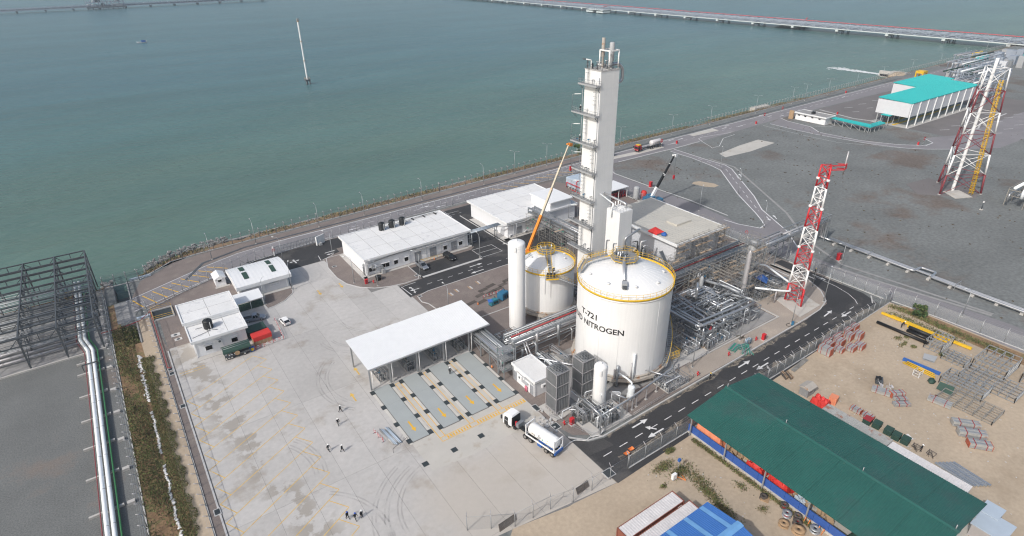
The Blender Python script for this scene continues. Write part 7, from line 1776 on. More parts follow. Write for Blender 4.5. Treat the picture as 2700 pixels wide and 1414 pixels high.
# ================================================================ VEHICLES
def wheel_mesh(r, w_):
    return (MB().lathe([(0,-w_/2),(r*.9,-w_/2),(r,-w_/2+.04),(r,w_/2-.04),(r*.9,w_/2),(0,w_/2)],(0,0),16), MB().lathe([(0,w_/2+.012),(r*.58,w_/2+.012),(r*.62,w_/2-.01)],(0,0),12).lathe([(r*.62,-w_/2+.01),(r*.58,-w_/2-.012),(0,-w_/2-.012)],(0,0),12))
def add_wheel(par, x, y, r, w_):
    ty, ri = shared(('wheel', r, w_), lambda: tuple(q.mesh('tyre' if k == 0 else 'rim', 'rubber' if k == 0 else 'chrome') for k, q in enumerate(wheel_mesh(r, w_))))
    o = put(ty, 'wheel', par, (x, y, r)); o.rotation_euler = (pi/2, 0, 0); put(ri, 'rim', o)
def loft(mb, secs):
    """secs: list of (x, [(half-width, z) from sill to roof])"""
    n = len(secs[0][1]); v = []
    for x, pr in secs: v += [(x,-w_,z) for w_, z in pr]+[(x,w_,z) for w_, z in reversed(pr)]
    k = 2*n; f = []
    for i in range(len(secs)-1):
        for j in range(k): f.append((i*k+j, i*k+(j+1)%k, (i+1)*k+(j+1)%k, (i+1)*k+j))
    f += [tuple(reversed(range(k))), tuple((len(secs)-1)*k+j for j in range(k))]
    return mb.add(v, f)
def car(name, label, paint, x, y, rz, L, W, H, kind):
    """front towards +x before turning"""
    t = thing(name, label, 'car' if kind != 'pickup' else 'pickup truck', (0, 0, 0)); h = L/2; w_ = W/2; b = MB()
    hood = .95 if kind != 'hatch' else .92
    tail = {'pickup': 1.02, 'suv': 1.05, 'hatch': .98}[kind]
    loft(b, [(-h,[(w_*.86,.45),(w_*.92,.7),(w_*.88,tail)]),(-h+.25,[(w_*.94,.3),(w_,.7),(w_*.95,tail)]),(-.1*h,[(w_*.95,.28),(w_,.7),(w_*.95,1.0)]),(.45*h,[(w_*.95,.28),(w_,.7),(w_*.94,hood+.03)]),(.88*h,[(w_*.92,.3),(w_*.97,.65),(w_*.86,hood-.13)]),(h,[(w_*.78,.4),(w_*.84,.62),(w_*.74,hood-.3)])])
    body = b.build('body', paint, t)
    c0, c1, r0, r1 = {'pickup':(-.18*h,.48*h,-.10*h,.22*h),'suv':(-.96*h,.5*h,-.80*h,.22*h),'hatch':(-.94*h,.52*h,-.66*h,.18*h)}[kind]
    g = MB(); g.add([(c0,-w_*.9,.98),(c1,-w_*.9,.98),(c1,w_*.9,.98),(c0,w_*.9,.98),(r0,-w_*.74,H-.03),(r1,-w_*.74,H-.03),(r1,w_*.74,H-.03),(r0,w_*.74,H-.03)],[(0,1,5,4),(1,2,6,5),(2,3,7,6),(3,0,4,7),(4,5,6,7)]); g.build('glasshouse','glass_dark',t)
    loft(MB(), [(r0-.08,[(w_*.76,H-.04),(w_*.74,H)]),(r1+.1,[(w_*.76,H-.04),(w_*.74,H)])]).build('roof', paint, t)
    pl = MB()
    for s in (-1, 1):
        for a, c in ((c1,r1),(c0,r0)): pl.bar((a,s*w_*.905,.97),(c,s*w_*.755,H-.02),.09,.07)
        m_ = (c0+c1)/2; pl.bar((m_,s*w_*.905,.97),((r0+r1)/2,s*w_*.755,H-.02),.1,.07)
    pl.build('pillar', paint, t)
    if kind == 'pickup':
        MB().box((-h+.12,-w_*.8,1.0),(-.22*h,w_*.8,1.045)).build('cargo_bed','black_plastic',t)
        rl = MB()
        for s in (-1,1): rl.bar((-h+.1,s*w_*.88,1.08),(-.2*h,s*w_*.88,1.08),.12,.1)
        rl.bar((-h+.08,-w_*.88,1.08),(-h+.08,w_*.88,1.08),.1,.1); rl.build('bed_rail',paint,t)
    for s in (-1, 1):
        MB().cbox((h-.12,s*w_*.6,.58),(.16,.36,.14)).build('headlight','lamp_clear',t); MB().cbox((-h+.03,s*w_*.76,.78),(.08,.16,.26)).build('tail_light','lamp_red',t)
        MB().cbox((c1-.35,s*(w_+.08),1.0),(.16,.2,.14)).build('mirror',paint,t)
        for xx in (-.60*h, .62*h): add_wheel(t, xx, s*(w_-.11), .34 if kind == 'hatch' else .39, .24)
    MB().box((h-.06,-w_*.55,.42),(h+.015,w_*.55,.6)).build('grille','black_plastic',t); MB().box((-h-.02,-w_*.3,.6),(-h+.01,w_*.3,.72)).build('number_plate','mark_white',t)
    t.location = (x, y, .03); t.rotation_euler = (0,0,rz); return t
car('pickup_truck','silver pickup parked beside the long white three-tank building','car_silver',65.6,142.0,-pi/2+.06,5.2,1.85,1.75,'pickup')
car('suv','black estate car parked nose out in front of the long white building','car_dark',74.8,142.2,-pi/2+.1,4.7,1.85,1.7,'suv')
car('pickup_truck','grey-blue pickup parked behind the green and red covered crates','car_silver',18.6,141.2,-.22,5.2,1.85,1.75,'pickup')
car('hatchback','white hatchback parked alone on the concrete yard','car_white',24.3,135.3,pi/2+.12,3.9,1.7,1.5,'hatch')

def tank_truck(label, x, y, rz, cabm, roofm, L=13.2, frame=True, tankm='tank_white', name='tank_truck', chassis='tarp_blue', text=None):
    """front towards +x; the rear end at x=0"""
    t = thing(name, label, 'tank truck', (0,0,0)); c = MB()
    loft(c, [(L-2.3,[(1.15,.9),(1.22,1.8),(1.12,3.0)]),(L-.25,[(1.2,.6),(1.24,1.8),(1.1,2.95)]),(L,[(1.16,.55),(1.18,1.7),(.98,2.6)])]); cab = c.build('cab', cabm, t)
    MB().add([(L+.02,-1.05,1.5),(L+.02,1.05,1.5),(L+.0,.96,2.55),(L+.0,-.96,2.55)],[(0,1,2,3)]).build('windscreen','glass_dark',cab)
    for s in (-1,1):
        MB().add([(L-1.5,s*1.255,1.75),(L-.4,s*1.255,1.75),(L-.5,s*1.19,2.55),(L-1.4,s*1.19,2.55)],[(0,1,2,3)]).build('side_window','glass_dark',cab)
        MB().cbox((L+.1,s*1.45,1.7),(.2,.25,.8)).build('mirror','black_plastic',cab); MB().cbox((L-.02,s*.9,.7),(.1,.4,.2)).build('headlight','lamp_clear',cab)
        MB().cbox((L-.9,s*1.235,.55),(1.0,.06,1.1)).build('door_step','black_plastic',cab)
    MB().box((L-2.42,-1.12,.9),(L-2.31,1.12,2.9)).build('rear_panel','black_plastic',cab); MB().box((L-2.2,-.95,2.98),(L-.7,.95,3.2)).build('roof_cap', roofm, cab); MB().box((L-.12,-1.1,.45),(L+.06,1.1,.75)).build('bumper','black_plastic',cab)
    ch_ = MB().box((5.4,-.45,.75),(L-.4,.45,1.05)).box((.3,-.5,1.0),(7.4,.5,1.25)).box((L-3.2,-1.1,.55),(L-2.6,1.1,1.0)); ch_.build('chassis','black_plastic',t)
    MB().cbox((L-3.4,0,1.05),(.7,1.6,.9)).build('service_gear','steel',t); MB().cbox((L-2.9,.5,1.05),(.3,.3,1.0)).build('fire_extinguisher','red_paint',t)
    bl = MB().box((0.1,-1.1,.75),(.4,1.1,1.35)).box((3.4,-1.15,.5),(4.4,1.15,1.1)).box((.2,-.6,1.1),(4.6,-.4,1.3)).box((.2,.4,1.1),(4.6,.6,1.3)); bl.build('trailer_frame', chassis, t)
    for s in (-1,1):
        for xx in (.9,2.3,6.1,7.5,L-1.2): add_wheel(t, xx, s*1.0, .52, .38)
    r = 1.15; cz = 2.55; x0, x1 = .5, 7.0
    o = MB(); o.lathe([(0,x0-.05),(.6,x0),(1.0,x0+.18),(r,x0+.45),(r,x1-.45),(1.0,x1-.18),(.6,x1),(0,x1+.05)],(0,0),24)
    o.v = [(z, yy, xx+cz) for xx, yy, z in o.v]; tk = o.build('tank', tankm, t)
    for xx in (1.5,3.0,4.5,6.0): MB().add([(xx+d, (r+.012)*cos(q*pi/12), cz+(r+.012)*sin(q*pi/12)) for d in (-.05,.05) for q in range(24)],[(q,(q+1)%24,24+(q+1)%24,24+q) for q in range(24)]).build('stiffener',tankm,tk)
    if frame:
        f = MB(); X0, X1, Wd, z0, z1 = .35, 7.15, 1.18, 1.3, 3.8
        for xx in (X0, X1):
            for s in (-1,1): f.bar((xx,s*Wd,z0),(xx,s*Wd,z1),.16)
            for z in (z0+.08,z1-.08): f.bar((xx,-Wd,z),(xx,Wd,z),.16)
            for s in (-1,1): f.bar((xx,s*Wd,z0+.9),(xx,s*.5,z0+.15),.1).bar((xx,s*Wd,z1-.9),(xx,s*.5,z1-.15),.1)
        for s in (-1,1): f.bar((X0,s*Wd,z0+.1),(X1,s*Wd,z0+.1),.18)
        f.build('container_frame','mast_white',t)
        for s in (1,):     # emblem and placards on the visible flank (left of travel)
            em = MB(); P = lambda u, q: (u, (r+.018)*cos(q), cz+(r+.018)*sin(q))
            for k in range(14):
                a0, a1 = .7+k*.37, .7+(k+1)*.37; ra, rb_ = .42, .34; C0 = 4.0; Q0 = .12
                em.add([P(C0+ra*cos(a0),Q0+ra*sin(a0)/r),P(C0+ra*cos(a1),Q0+ra*sin(a1)/r),P(C0+rb_*cos(a1),Q0+rb_*sin(a1)/r),P(C0+rb_*cos(a0),Q0+rb_*sin(a0)/r)],[(0,1,2,3)])
            for u in (3.86,4.14): em.add([P(u-.04,-.16),P(u+.04,-.16),P(u+.04,.2),P(u-.04,.2)],[(0,1,2,3)])
            em.add([P(3.8,.2),P(4.2,.2),P(4.2,.27),P(3.8,.27)],[(0,1,2,3)]); em.build('round_emblem','dark_steel',tk)
            for u, w2, hh_, m in ((5.3,.5,.3,'rust_concrete'),(4.9,.3,.2,'dark_steel'),(3.0,.3,.25,'scaffold_green'),(1.9,.35,.5,'yellow_paint'),(1.3,.6,.4,'parapet')): MB().add([P(u,-.1),P(u+w2,-.1),P(u+w2,-.1+hh_),P(u,-.1+hh_)],[(0,1,2,3)]).build('placard',m,tk)
    else:
        MB().box((.3,-.5,1.2),(7.2,.5,1.5)).build('cradle','grey_paint',t); MB().box((.0,-1.0,1.1),(.45,1.0,2.6)).build('valve_cabinet','mast_white',t)
        cu = bpy.data.curves.new('t','FONT'); cu.body = text; cu.size = 1.25; cu.resolution_u = 1; q = bpy.data.objects.new('t',cu); COL.objects.link(q); dg = bpy.context.evaluated_depsgraph_get(); me = bpy.data.meshes.new_from_object(q.evaluated_get(dg)); bpy.data.objects.remove(q)
        me.transform(Matrix.Translation((5.4,r+.05,cz-.35)) @ Matrix.Rotation(pi,4,'Z') @ Matrix.Rotation(pi/2,4,'X')); me.materials.clear(); me.materials.append(MATS['black']); put(me,'side_lettering',tk)
    t.location = (x,y,.04); t.rotation_euler = (0,0,rz); return t
tank_truck('white truck with a framed white tank container on the concrete yard', 51.6, 61.2, pi/2+.19, 'mast_white', 'mast_white')
tank_truck('distant tanker truck with a red and yellow cab on the shore road', 212.6, 186.4, pi+.02, 'pipe_red', 'yellow_paint', 16.4, False, 'container_white', chassis='dark_steel', text='LOMA')
tt = thing('parked_truck','teal truck half hidden behind the tall white column','truck',(0,0,0))
MB().box((0,-1.2,.9),(5.4,1.2,3.4)).build('cargo_box','machine_teal',tt); loft(MB(),[(5.5,[(1.1,.7),(1.15,1.6),(1.0,2.6)]),(7.2,[(1.1,.6),(1.12,1.5),(.9,2.4)])]).build('cab','machine_teal',tt); MB().add([(7.22,-.9,1.5),(7.22,.9,1.5),(7.1,.8,2.3),(7.1,-.8,2.3)],[(0,1,2,3)]).build('windscreen','glass_dark',tt)
for s in (-1,1):
    for xx in (1.2,6.3): add_wheel(tt,xx,s*.95,.5,.3)
tt.location = (183.5,188.6,.03); tt.rotation_euler = (0,0,pi)

# covered lorry bed, crates, barriers by the office
lo = thing('covered_trailer','dark green tarpaulin-covered trailer with hose reels in front of the office','trailer',(11.6,128.6,0))
b = MB(); n = 8; v = []
for x in np.linspace(8.7,14.6,9):
    for k in range(n+1): a = pi*k/n; v.append((x,128.6-1.5*cos(a),1.75+.75*sin(a)**.7))
b.add(v,[(i*(n+1)+k,(i+1)*(n+1)+k,(i+1)*(n+1)+k+1,i*(n+1)+k+1) for i in range(8) for k in range(n)],False); b.build('tarpaulin','tarp_green',lo)
for k in (-.5,.3): MB().tube((8.7,128.6+k,2.5),(14.6,128.6+k,2.5),.05,5).build('roof_pole','galvanised',lo)
MB().box((8.9,127.2,.7),(14.4,130,1.0)).build('bed','dark_steel',lo); fr = MB()
for x in (8.9,11.6,14.4):
    for y in (127.2,130): fr.bar((x,y,.05),(x,y,1.8),.1)
fr.build('frame','tarp_green',lo)
for x in (9.6,10.2,13): 
    for y in (127.3,129.8): add_wheel(lo, x-11.6, y-128.6, .42, .28)
MB().tube((11.5,127.05,1.2),(11.5,127.2,1.2),.55,14).build('hose_reel','timber',lo)
r = random.Random(3)
for k in range(8): MB().blob((9.0+r.random()*2,127.1+r.random()*.6,1.2),(.2,.2,.2),6,4,.3,r).build('hose_fitting',r.choice(('dark_steel','galvanised','timber')),lo)
o = thing('caution_board','blue and yellow folding board beside the covered trailer','sign',(14.6,127.6,0)); MB().cbox((14.7,127.7,.03),(1.0,.5,1.2)).build('frame','tarp_blue',o); MB().cbox((14.7,127.42,.3),(.7,.06,.7)).build('panel','yellow_paint',o)
def crate(label, x, y, w_, d, h, rz, cover, body):
    t = thing('covered_crate', label, 'crate', (x,y,0)); MB().cbox((x,y,.03),(w_,d,h*.72),rz).build('crate_body',body,t)
    c = MB().cbox((x,y,h*.55),(w_*1.04,d*1.05,h*.45),rz); c.v = [(p[0]+RND.uniform(-.05,.05),p[1]+RND.uniform(-.05,.05),p[2]+RND.uniform(-.1,.06)) for p in c.v]; c.build('tarpaulin',cover,t)
    s = MB()
    for k in range(5): u = -w_/2+(k+.5)*w_/5; s.cbox((x+u*cos(rz)+(d/2+.03)*sin(rz),y+u*sin(rz)-(d/2+.03)*cos(rz),.1),(.1,.05,h*.5),rz)
    s.build('batten','plank',t)
crate('wooden crate under a bright red tarpaulin beside the white office',17.7,130.6,4.0,2.6,2.3,.04,'tarp_red','timber')
crate('crate under a dark green tarpaulin behind the red-covered one',17.4,134.6,4.2,3.0,1.9,.06,'tarp_green','tarp_green')
def barrier(label, pts, group):
    t = thing('barrier', label, 'barrier', (*pts[0][:2],0), group)
    for k, (p, q) in enumerate(zip(pts, pts[1:])):
        for z in (.55,1.0): 
            for s in range(4): MB().tube((*lerp(p,q,s/4),z),(*lerp(p,q,(s+1)/4),z),.045,5).build('rail','red_paint' if s % 2 else 'mark_white',t)
    for p in pts: MB().tube((*p,.03),(*p,1.05),.045,5).build('post','red_paint',t); MB().cbox((*p,.03),(.6,.12,.08)).build('foot','galvanised',t)
barrier('red and white barrier round the covered crates',[(22.6,138.2),(22.5,135.6),(22.3,133),(22.1,130.6),(22.0,128.2),(19.6,128.1),(17.4,127.8),(15.4,127.6)],'red and white site barriers')
barrier('red and white barrier beside the blue generators',[(70.4,116.4),(72.4,116.3),(74.4,116.2),(76.4,116.2)],'red and white site barriers')
barrier('low red and white barrier left of the steel pipes on the yard',[(26.8,86.2),(27.0,84.6),(27.2,83.0)],'red and white site barriers')
pbn = thing('pipe_bundle','bundle of blue-grey steel pipes lying on the concrete near the first lane','pipes',(28.8,83.6,0))
for k in range(6): x = 28.0+k*.27; MB().tube((x,86.5-.3*k%1,.18+.03),(x+.5,81.2-.2*(k%3),.18+.03),.12,8).build('pipe','fibre_panel' if k % 3 else 'galvanised',pbn)
MB().path([(27.6,79.4,.03),(27.6,79.4,1),(31,80.6,1),(31,80.6,.03)],.04,5).build('barrier_rail','dark_steel',pbn)
for (x, y, w_, d, h, m, l, rz) in ((74.6,113.4,2.6,1.9,1.7,'machine_blue','taller blue generator box beside the slim tall vessel',.3),(70.9,112.3,2.3,1.3,1.2,'machine_teal','smaller teal compressor with an open lid on the brown paving',.1)):
    t = thing('generator', l, 'generator', (x,y,.11)); MB().cbox((x,y,.3),(w_,d,h),rz).build('housing',m,t); MB().cbox((x,y,.3+h),(w_*.9,d*.9,.12),rz).build('lid',m,t); MB().cbox((x,y,.11),(w_*1.05,d,.2),rz).build('skid','dark_steel',t)
    for k in range(3): MB().cbox((x-w_*.3+k*w_*.3,y-d/2-.03,.6),(w_*.2,.05,h*.5),rz).build('vent','black',t)
    MB().path([(x+.6,y+.3,.3+h),(x+.6,y+.3,1.0+h),(x+.2,y+.5,1.1+h)],.09,6).build('exhaust','dark_steel',t)
MB().add([(69.2,111.9,1.4),(70.2,111.3,1.5),(70.4,112.4,1.9),(69.4,112.9,1.8)],[(0,1,2,3)]).build('lid','tarp_blue',t)
r = random.Random(14)
for k, (x, y) in enumerate(((72.6,120.2),(75.6,121.0),(70.6,118.4),(73.8,118.0),(76.4,118.4),(66.6,116.2),(69.2,115.2),(78.6,119.6),(81.0,121.0))):
    tag(MB().cbox((x,y,.113),(2.9,1.2,.05),.18+r.uniform(-.06,.06)).build('road_plate','steel_mat'),'brown steel road plate lying on the paving near the blue generators','plate','steel road plates on the brown paving')
for x, y in ((70.2,122.4),(73.4,123.6),(66.4,123.2),(64.2,122.4)):
    t = thing('duct_cover','pale narrow trench cover on the brown paving beside the black lane','cover',(x,y,.11),'trench covers on the brown paving'); MB().box((x,y,.112),(x+.3,y+1.9,.16)).build('edge','timber',t); MB().box((x+.4,y+.1,.112),(x+.8,y+1.7,.14)).build('lid','kerb',t)
def cone(x, y, l):
    t = thing('traffic_cone', l, 'cone', (x,y,.11)); MB().lathe([(.2,.16),(.05,.75),(0,.75)],(x,y),10).build('cone_body','orange',t); MB().cbox((x,y,.11),(.45,.45,.05)).build('base','black_plastic',t); MB().lathe([(.135,.4),(.105,.52)],(x,y),10).build('band','mark_white',t)
cone(67.6,114.6,'orange traffic cone left of the teal compressor'); cone(70.8,144.3,'orange traffic cone by the yellow handrail of the long building'); cone(56.0,90.2,'orange traffic cone at the fence line below the short pipe rack')
for x, y, l in ((61.4,54.3,'orange wheelbarrow nearest the front fence'),(62.8,54.6,'orange wheelbarrow on the edge of the black road')):
    t = thing('wheelbarrow', l, 'wheelbarrow', (x,y,0)); MB().add([(x-.55,y-.35,.75),(x+.55,y-.35,.75),(x+.55,y+.35,.75),(x-.55,y+.35,.75),(x-.3,y-.22,.4),(x+.35,y-.22,.4),(x+.35,y+.22,.4),(x-.3,y+.22,.4)],[(4,7,6,5),(0,4,5,1),(1,5,6,2),(2,6,7,3),(3,7,4,0)]).build('tray','orange',t)
    MB().tube((x+.75,y-.06,.2),(x+.75,y+.06,.2),.2,10).build('wheel','rubber',t); MB().path([(x+.75,y-.1,.2),(x-.2,y-.25,.4),(x-.95,y-.3,.6)],.03,4).path([(x+.75,y+.1,.2),(x-.2,y+.25,.4),(x-.95,y+.3,.6)],.03,4).build('handle','dark_steel',t)
for pts, l in (([(34.0,54.7),(37.4,55.0)],'rusty steel bars lying by the fence posts at the bottom edge'),([(48.6,53.2),(51.4,53.5)],'rusty steel bars beside the front fence below the tank truck')):
    t = thing('steel_bars', l, 'bars', (*pts[0],0))
    for k in range(6): MB().bar((pts[0][0]+.1*k,pts[0][1]+.22*k-.5,.1),(pts[1][0]+.1*k,pts[1][1]+.2*k-.5,.12),.14).build('bar','steel_mat',t)
t = thing('stone_heap','scatter of broken concrete blocks between the tank truck and the kerb','rubble',(54,68.6,0)); me_k = [(lambda b: rock(b,(0,0,.12),.26,r) or b)(MB()).mesh('block','kerb') for _ in range(4)]
for k in range(46): put(r.choice(me_k),'block',t,(r.gauss(0,.9),r.gauss(.4,1.3),.03),r.uniform(0,3),(r.uniform(.5,1.2),)*3)
t = thing('white_hose','white hose snaking from the lamp post to the tank truck','hose',(57,61,0)); MB().path([(61.6,61.6,1.8),(61.9,60.9,.9),(60.9,60.9,.2),(59.2,61.6,.2),(57.9,61.3,.2),(56.4,62.6,.2),(55.2,62.6,.2),(53.4,62.3,.1)],.09,6,.4).build('hose_line','mark_white',t)
t = thing('gas_bottle_rack','rack of grey gas bottles on the beige paving','bottle rack',(108.6,63.3,0)); f = MB()
for z in (.1,.8,1.5): f.bar((107.8,62.8,z),(109.4,62.8,z),.06).bar((107.8,63.9,z),(109.4,63.9,z),.06)
for x in (107.8,109.4):
    for y in (62.8,63.9): f.bar((x,y,0),(x,y,1.7),.08)
f.build('frame','scaffold_tube',t)
for k in range(12): MB().lathe([(0,.1),(.12,.1),(.12,1.3),(.05,1.5),(0,1.5)],(108+(k%4)*.4,63+.3*(k//4)),8).build('gas_cylinder','fibre_panel' if k % 3 else 'machine_blue',t)
for (x, y, w_, d, rz, l) in ((104.6,64.0,3.2,1.6,.25,'stack of green-edged scaffold decks on the beige paving'),(105.9,61.9,3.8,2.0,.6,'loose heap of green scaffold tubes at the road kerb'),(106.4,63.2,2.6,1.2,-.2,'small bundle of green-edged scaffold decks nearest the lamp post')):
    t = thing('scaffold_stack', l, 'scaffold parts', (x,y,0))
    for k in range(14):
        u = (k/13-.5)*d; z = .1+.22*(k%3); a = rz+(r.uniform(-.5,.5) if 'heap' in l else 0); MB().bar((x-w_/2*cos(a)-u*sin(a),y-w_/2*sin(a)+u*cos(a),z),(x+w_/2*cos(a)-u*sin(a),y+w_/2*sin(a)+u*cos(a),z+.05),.14,.08).build('deck','galvanised' if k % 2 else 'scaffold_green',t)
t = thing('cable_guard','blue welding set and cables at the lamp post on the beige paving','welder',(117.5,62.6,0)); MB().cbox((124.0,61.9,.02),(.7,.5,.9),.3).build('housing','machine_blue',t); MB().path([(123.8,61.7,.1),(122.4,62.0,.1),(122.8,63.0,.1),(125.4,62.4,.1),(126,61.8,.1)],.05,5,.4).build('cable','black',t)
tag(MB().cbox((99.6,68.2,.25),(1.6,1.1,.05),.4).build('plywood_sheet','timber'),'orange-brown plywood sheet leaning at the corner of the metering skid','plywood')
for x, y, rx, l in ((109.6,66.0,1.2,'dark water stain on the paving below the yellow handwheel skid'),(56.6+4.8,65.9,.9,'wet patch by the red hose cabinet')): structure('wet_patch', MB().sheet(wob([(x-rx,y),(x-.3*rx,y+.7*rx),(x+rx,y+.3*rx),(x+.5*rx,y-.8*rx)],3,.15),.205 if x < 80 else .018),'mud')
t = thing('site_railing','low temporary railing of tubes along the front of the pipe field','railing',(98,66,0))
for p, q in (((88.6,62.2),(90.2,65.6)),((90.2,65.6),(97.5,66.0)),((97.5,66),(101.5,66.8)),((93,65.9),(90.4,69.4)),((56.4,70.4),(59.4,61.6)),((59.4,61.6),(69.6,60.9)),((69.6,60.9),(82,61.6)),((82,61.6),(88.6,62.2))):
    rail_line(t,[(*p,.05),(*q,.05)],1.0,'galvanised',1.6)

# ================================================================ PEOPLE
def body_mesh(pose, seed):
    """one continuous figure grown on a skeleton; clothing and skin by region"""
    P = {}; R_ = {}; E_ = []
    def j(n, p, r, par=None):
        P[n] = Vector(p); R_[n] = r
        if par: E_.append((par, n))
    st = {'walk': .22, 'walk2': -.20, 'stand': .02, 'bend': .05}[pose]; lean = .45 if pose == 'bend' else .03
    j('pelvis',(0,0,.95),.155); j('waist',(lean*.3,0,1.10),.145,'pelvis'); j('chest',(lean*.7,0,1.30),.175,'waist'); j('neck0',(lean*1.0,0,1.46),.085,'chest'); j('neck',(lean*1.1,0,1.52),.06,'neck0'); j('head',(lean*1.25+.01,0,1.62),.098,'neck'); j('crown',(lean*1.3,0,1.72),.085,'head'); j('nose',(lean*1.25+.115,0,1.615),.02,'head')
    for s, d in ((1,'l'),(-1,'r')):
        k = st*s
        j('hip'+d,(0,s*.10,.90),.125,'pelvis'); j('knee'+d,(k*.75+.03,s*.11,.49),.078,'hip'+d); j('ankle'+d,(k*1.3-(.06 if k < 0 else 0),s*.115,.10),.055,'knee'+d); j('toe'+d,(k*1.3+.17,s*.13,.045),.045,'ankle'+d)
        a = -k*.9
        j('sh'+d,(lean*.85,s*.20,1.40),.085,'chest'); j('elbow'+d,(lean*.85+a*.6-.02,s*.27,1.13),.055,'sh'+d)
        j('wrist'+d,(lean*.85+a*1.0+.06,s*.27,.89),.036,'elbow'+d); j('palm'+d,(lean*.85+a*1.08+.08,s*.27,.82),.036,'wrist'+d)
        h = P['palm'+d]
        for q in range(4): f = (q-1.5)*.022; j(f'f{q}{d}',(h.x+f+.01,h.y-s*.005,h.z-.055),.0115,'palm'+d); j(f'g{q}{d}',(h.x+f+.02,h.y-s*.02,h.z-.095+abs(q-1.2)*.008),.0095,f'f{q}{d}')
        j('t'+d,(h.x+.045,h.y-s*.01,h.z-.005),.0125,'palm'+d); j('u'+d,(h.x+.06,h.y-s*.02,h.z-.04),.010,'t'+d)
    names = list(P); me = bpy.data.meshes.new('person_body'); me.from_pydata([P[n] for n in names],[(names.index(a),names.index(b_)) for a, b_ in E_],[])
    o = bpy.data.objects.new('p',me); COL.objects.link(o); sk = o.modifiers.new('s','SKIN'); sk.use_smooth_shade = True
    for i, n in enumerate(names): me.skin_vertices[0].data[i].radius = (R_[n]*(.85 if n in ('chest','waist','pelvis') else 1), R_[n]*(1.15 if n in ('chest',) else 1)); 
    me.skin_vertices[0].data[0].use_root = True
    o.modifiers.new('u','SUBSURF').levels = 1; dg = bpy.context.evaluated_depsgraph_get(); dg.update()
    out = bpy.data.meshes.new_from_object(o.evaluated_get(dg)); bpy.data.objects.remove(o)
    out.materials.clear()
    for k in ('cloth_black','skin','rubber','reflective'): out.materials.append(MATS[k])
    for f in out.polygons:
        c = f.center; side = 'l' if c.y > 0 else 'r'
        hand = (c-P['palm'+side]).length < .13 and c.z < P['wrist'+side].z+.02
        f.material_index = 1 if (c.z > 1.52 and pose != 'bend') or (pose == 'bend' and (c-P['head']).length < .15) or hand else (2 if c.z < .09 else (3 if (.72 < c.z < .76 and abs(c.y) > .02 and not hand and abs(c.y) < .2) or (1.22 < c.z < 1.26 and abs(c.y) < .19) else 0)); f.use_smooth = True
    out.name = 'person_body'; return out, P
def person(label, x, y, z, rz, pose='walk', hat='helmet_white', group=None):
    me, P = shared(('body', pose), lambda: body_mesh(pose, 0)); t = thing('person', label, 'person', (x,y,z), group); t.rotation_euler = (0,0,rz)
    put(me, 'body', t); h = P['head']
    hm = shared(('helmet', hat), lambda: MB().lathe([(.155,-.015),(.15,.01),(.128,.012),(.125,.05),(.10,.10),(.05,.135),(0,.142)],(0,0),14).add([(.10,-.08,0),(.22,-.06,-.015),(.22,.06,-.015),(.10,.08,0)],[(0,1,2,3)]).mesh('helmet',hat)); put(hm,'helmet',t,(h.x,h.y,h.z+.035))
    fc = shared(('face',), lambda: MB().cbox((.095,.036,.015),(.02,.026,.012)).cbox((.095,-.036,.015),(.02,.026,.012)).cbox((.092,0,-.058),(.016,.045,.009)).mesh('face','black')); put(fc,'face',t,(h.x,h.y,h.z))
    return t
YD = .035
person('worker in black with white helmet, nearest the steel pipe bundle of the walking pairs',20.1,85.1,YD,-.9,'walk')
person('worker in black with white helmet, left of the pair in the middle of the yard',18.1,86.7,YD,-1.0,'walk2')
person('worker in black with white helmet walking just below the uppermost walker',22.0,92.3,YD,-1.4,'walk2')
person('worker in black with white helmet, uppermost of the four yard walkers',23.7,95.7,YD,-.8,'walk')
person('worker in dark clothes with blue helmet, left one of the three at the bottom',15.45,70.4,YD,-1.3,'walk','helmet_blue')
person('worker in dark clothes with blue helmet, middle one of the three at the bottom',16.4,69.4,YD,-1.2,'walk2','helmet_blue')
person('worker in black with white helmet beside two blue-helmeted ones',17.4,69.3,YD,-1.2,'stand')
person('worker in black with white helmet standing on a grey weighbridge lane',47.4,93.5,.175,-2.0,'stand')
person('worker in black with yellow helmet at the edge of the black road',91.1,59.9,.03,-1.4,'stand','helmet_yellow')
person('worker in black standing by the mesh fence behind the mast',152.6,73.4,.02,-2,'stand','helmet_yellow')
person('worker in black on the column platform just above the orange boom tip',cx0-.8,115.6,37.0,pi,'stand')
person('worker in black on the second platform from the top of the tall column',cx0-.6,116.0,44.5,-2.2,'stand')
for k, (dx, l) in enumerate(((-1.0,'left'),(-.2,'middle'),(.6,'right'))): q = lpt(dx,-.1,12.42); person(f'worker in black, {l} of three on the yellow-railed landing of the smaller tank',*q,-2.0,'stand')
q = lpt(.5,.6,12.6); person('worker with yellow helmet stepping onto the stair of the smaller tank',q[0],q[1],13.2,1.0,'walk','helmet_yellow')
person('worker in dark clothes on the platform walkway near the far white building',103.8,138.6,.03,-1.6,'stand')
person('worker in blue bending over the end of the black pipes',143.6,46.2,.02,-.6,'bend','helmet_white')
person('person in black among the rusty frames right of the green shed',104.9,24.5,.02,-1.5,'stand')

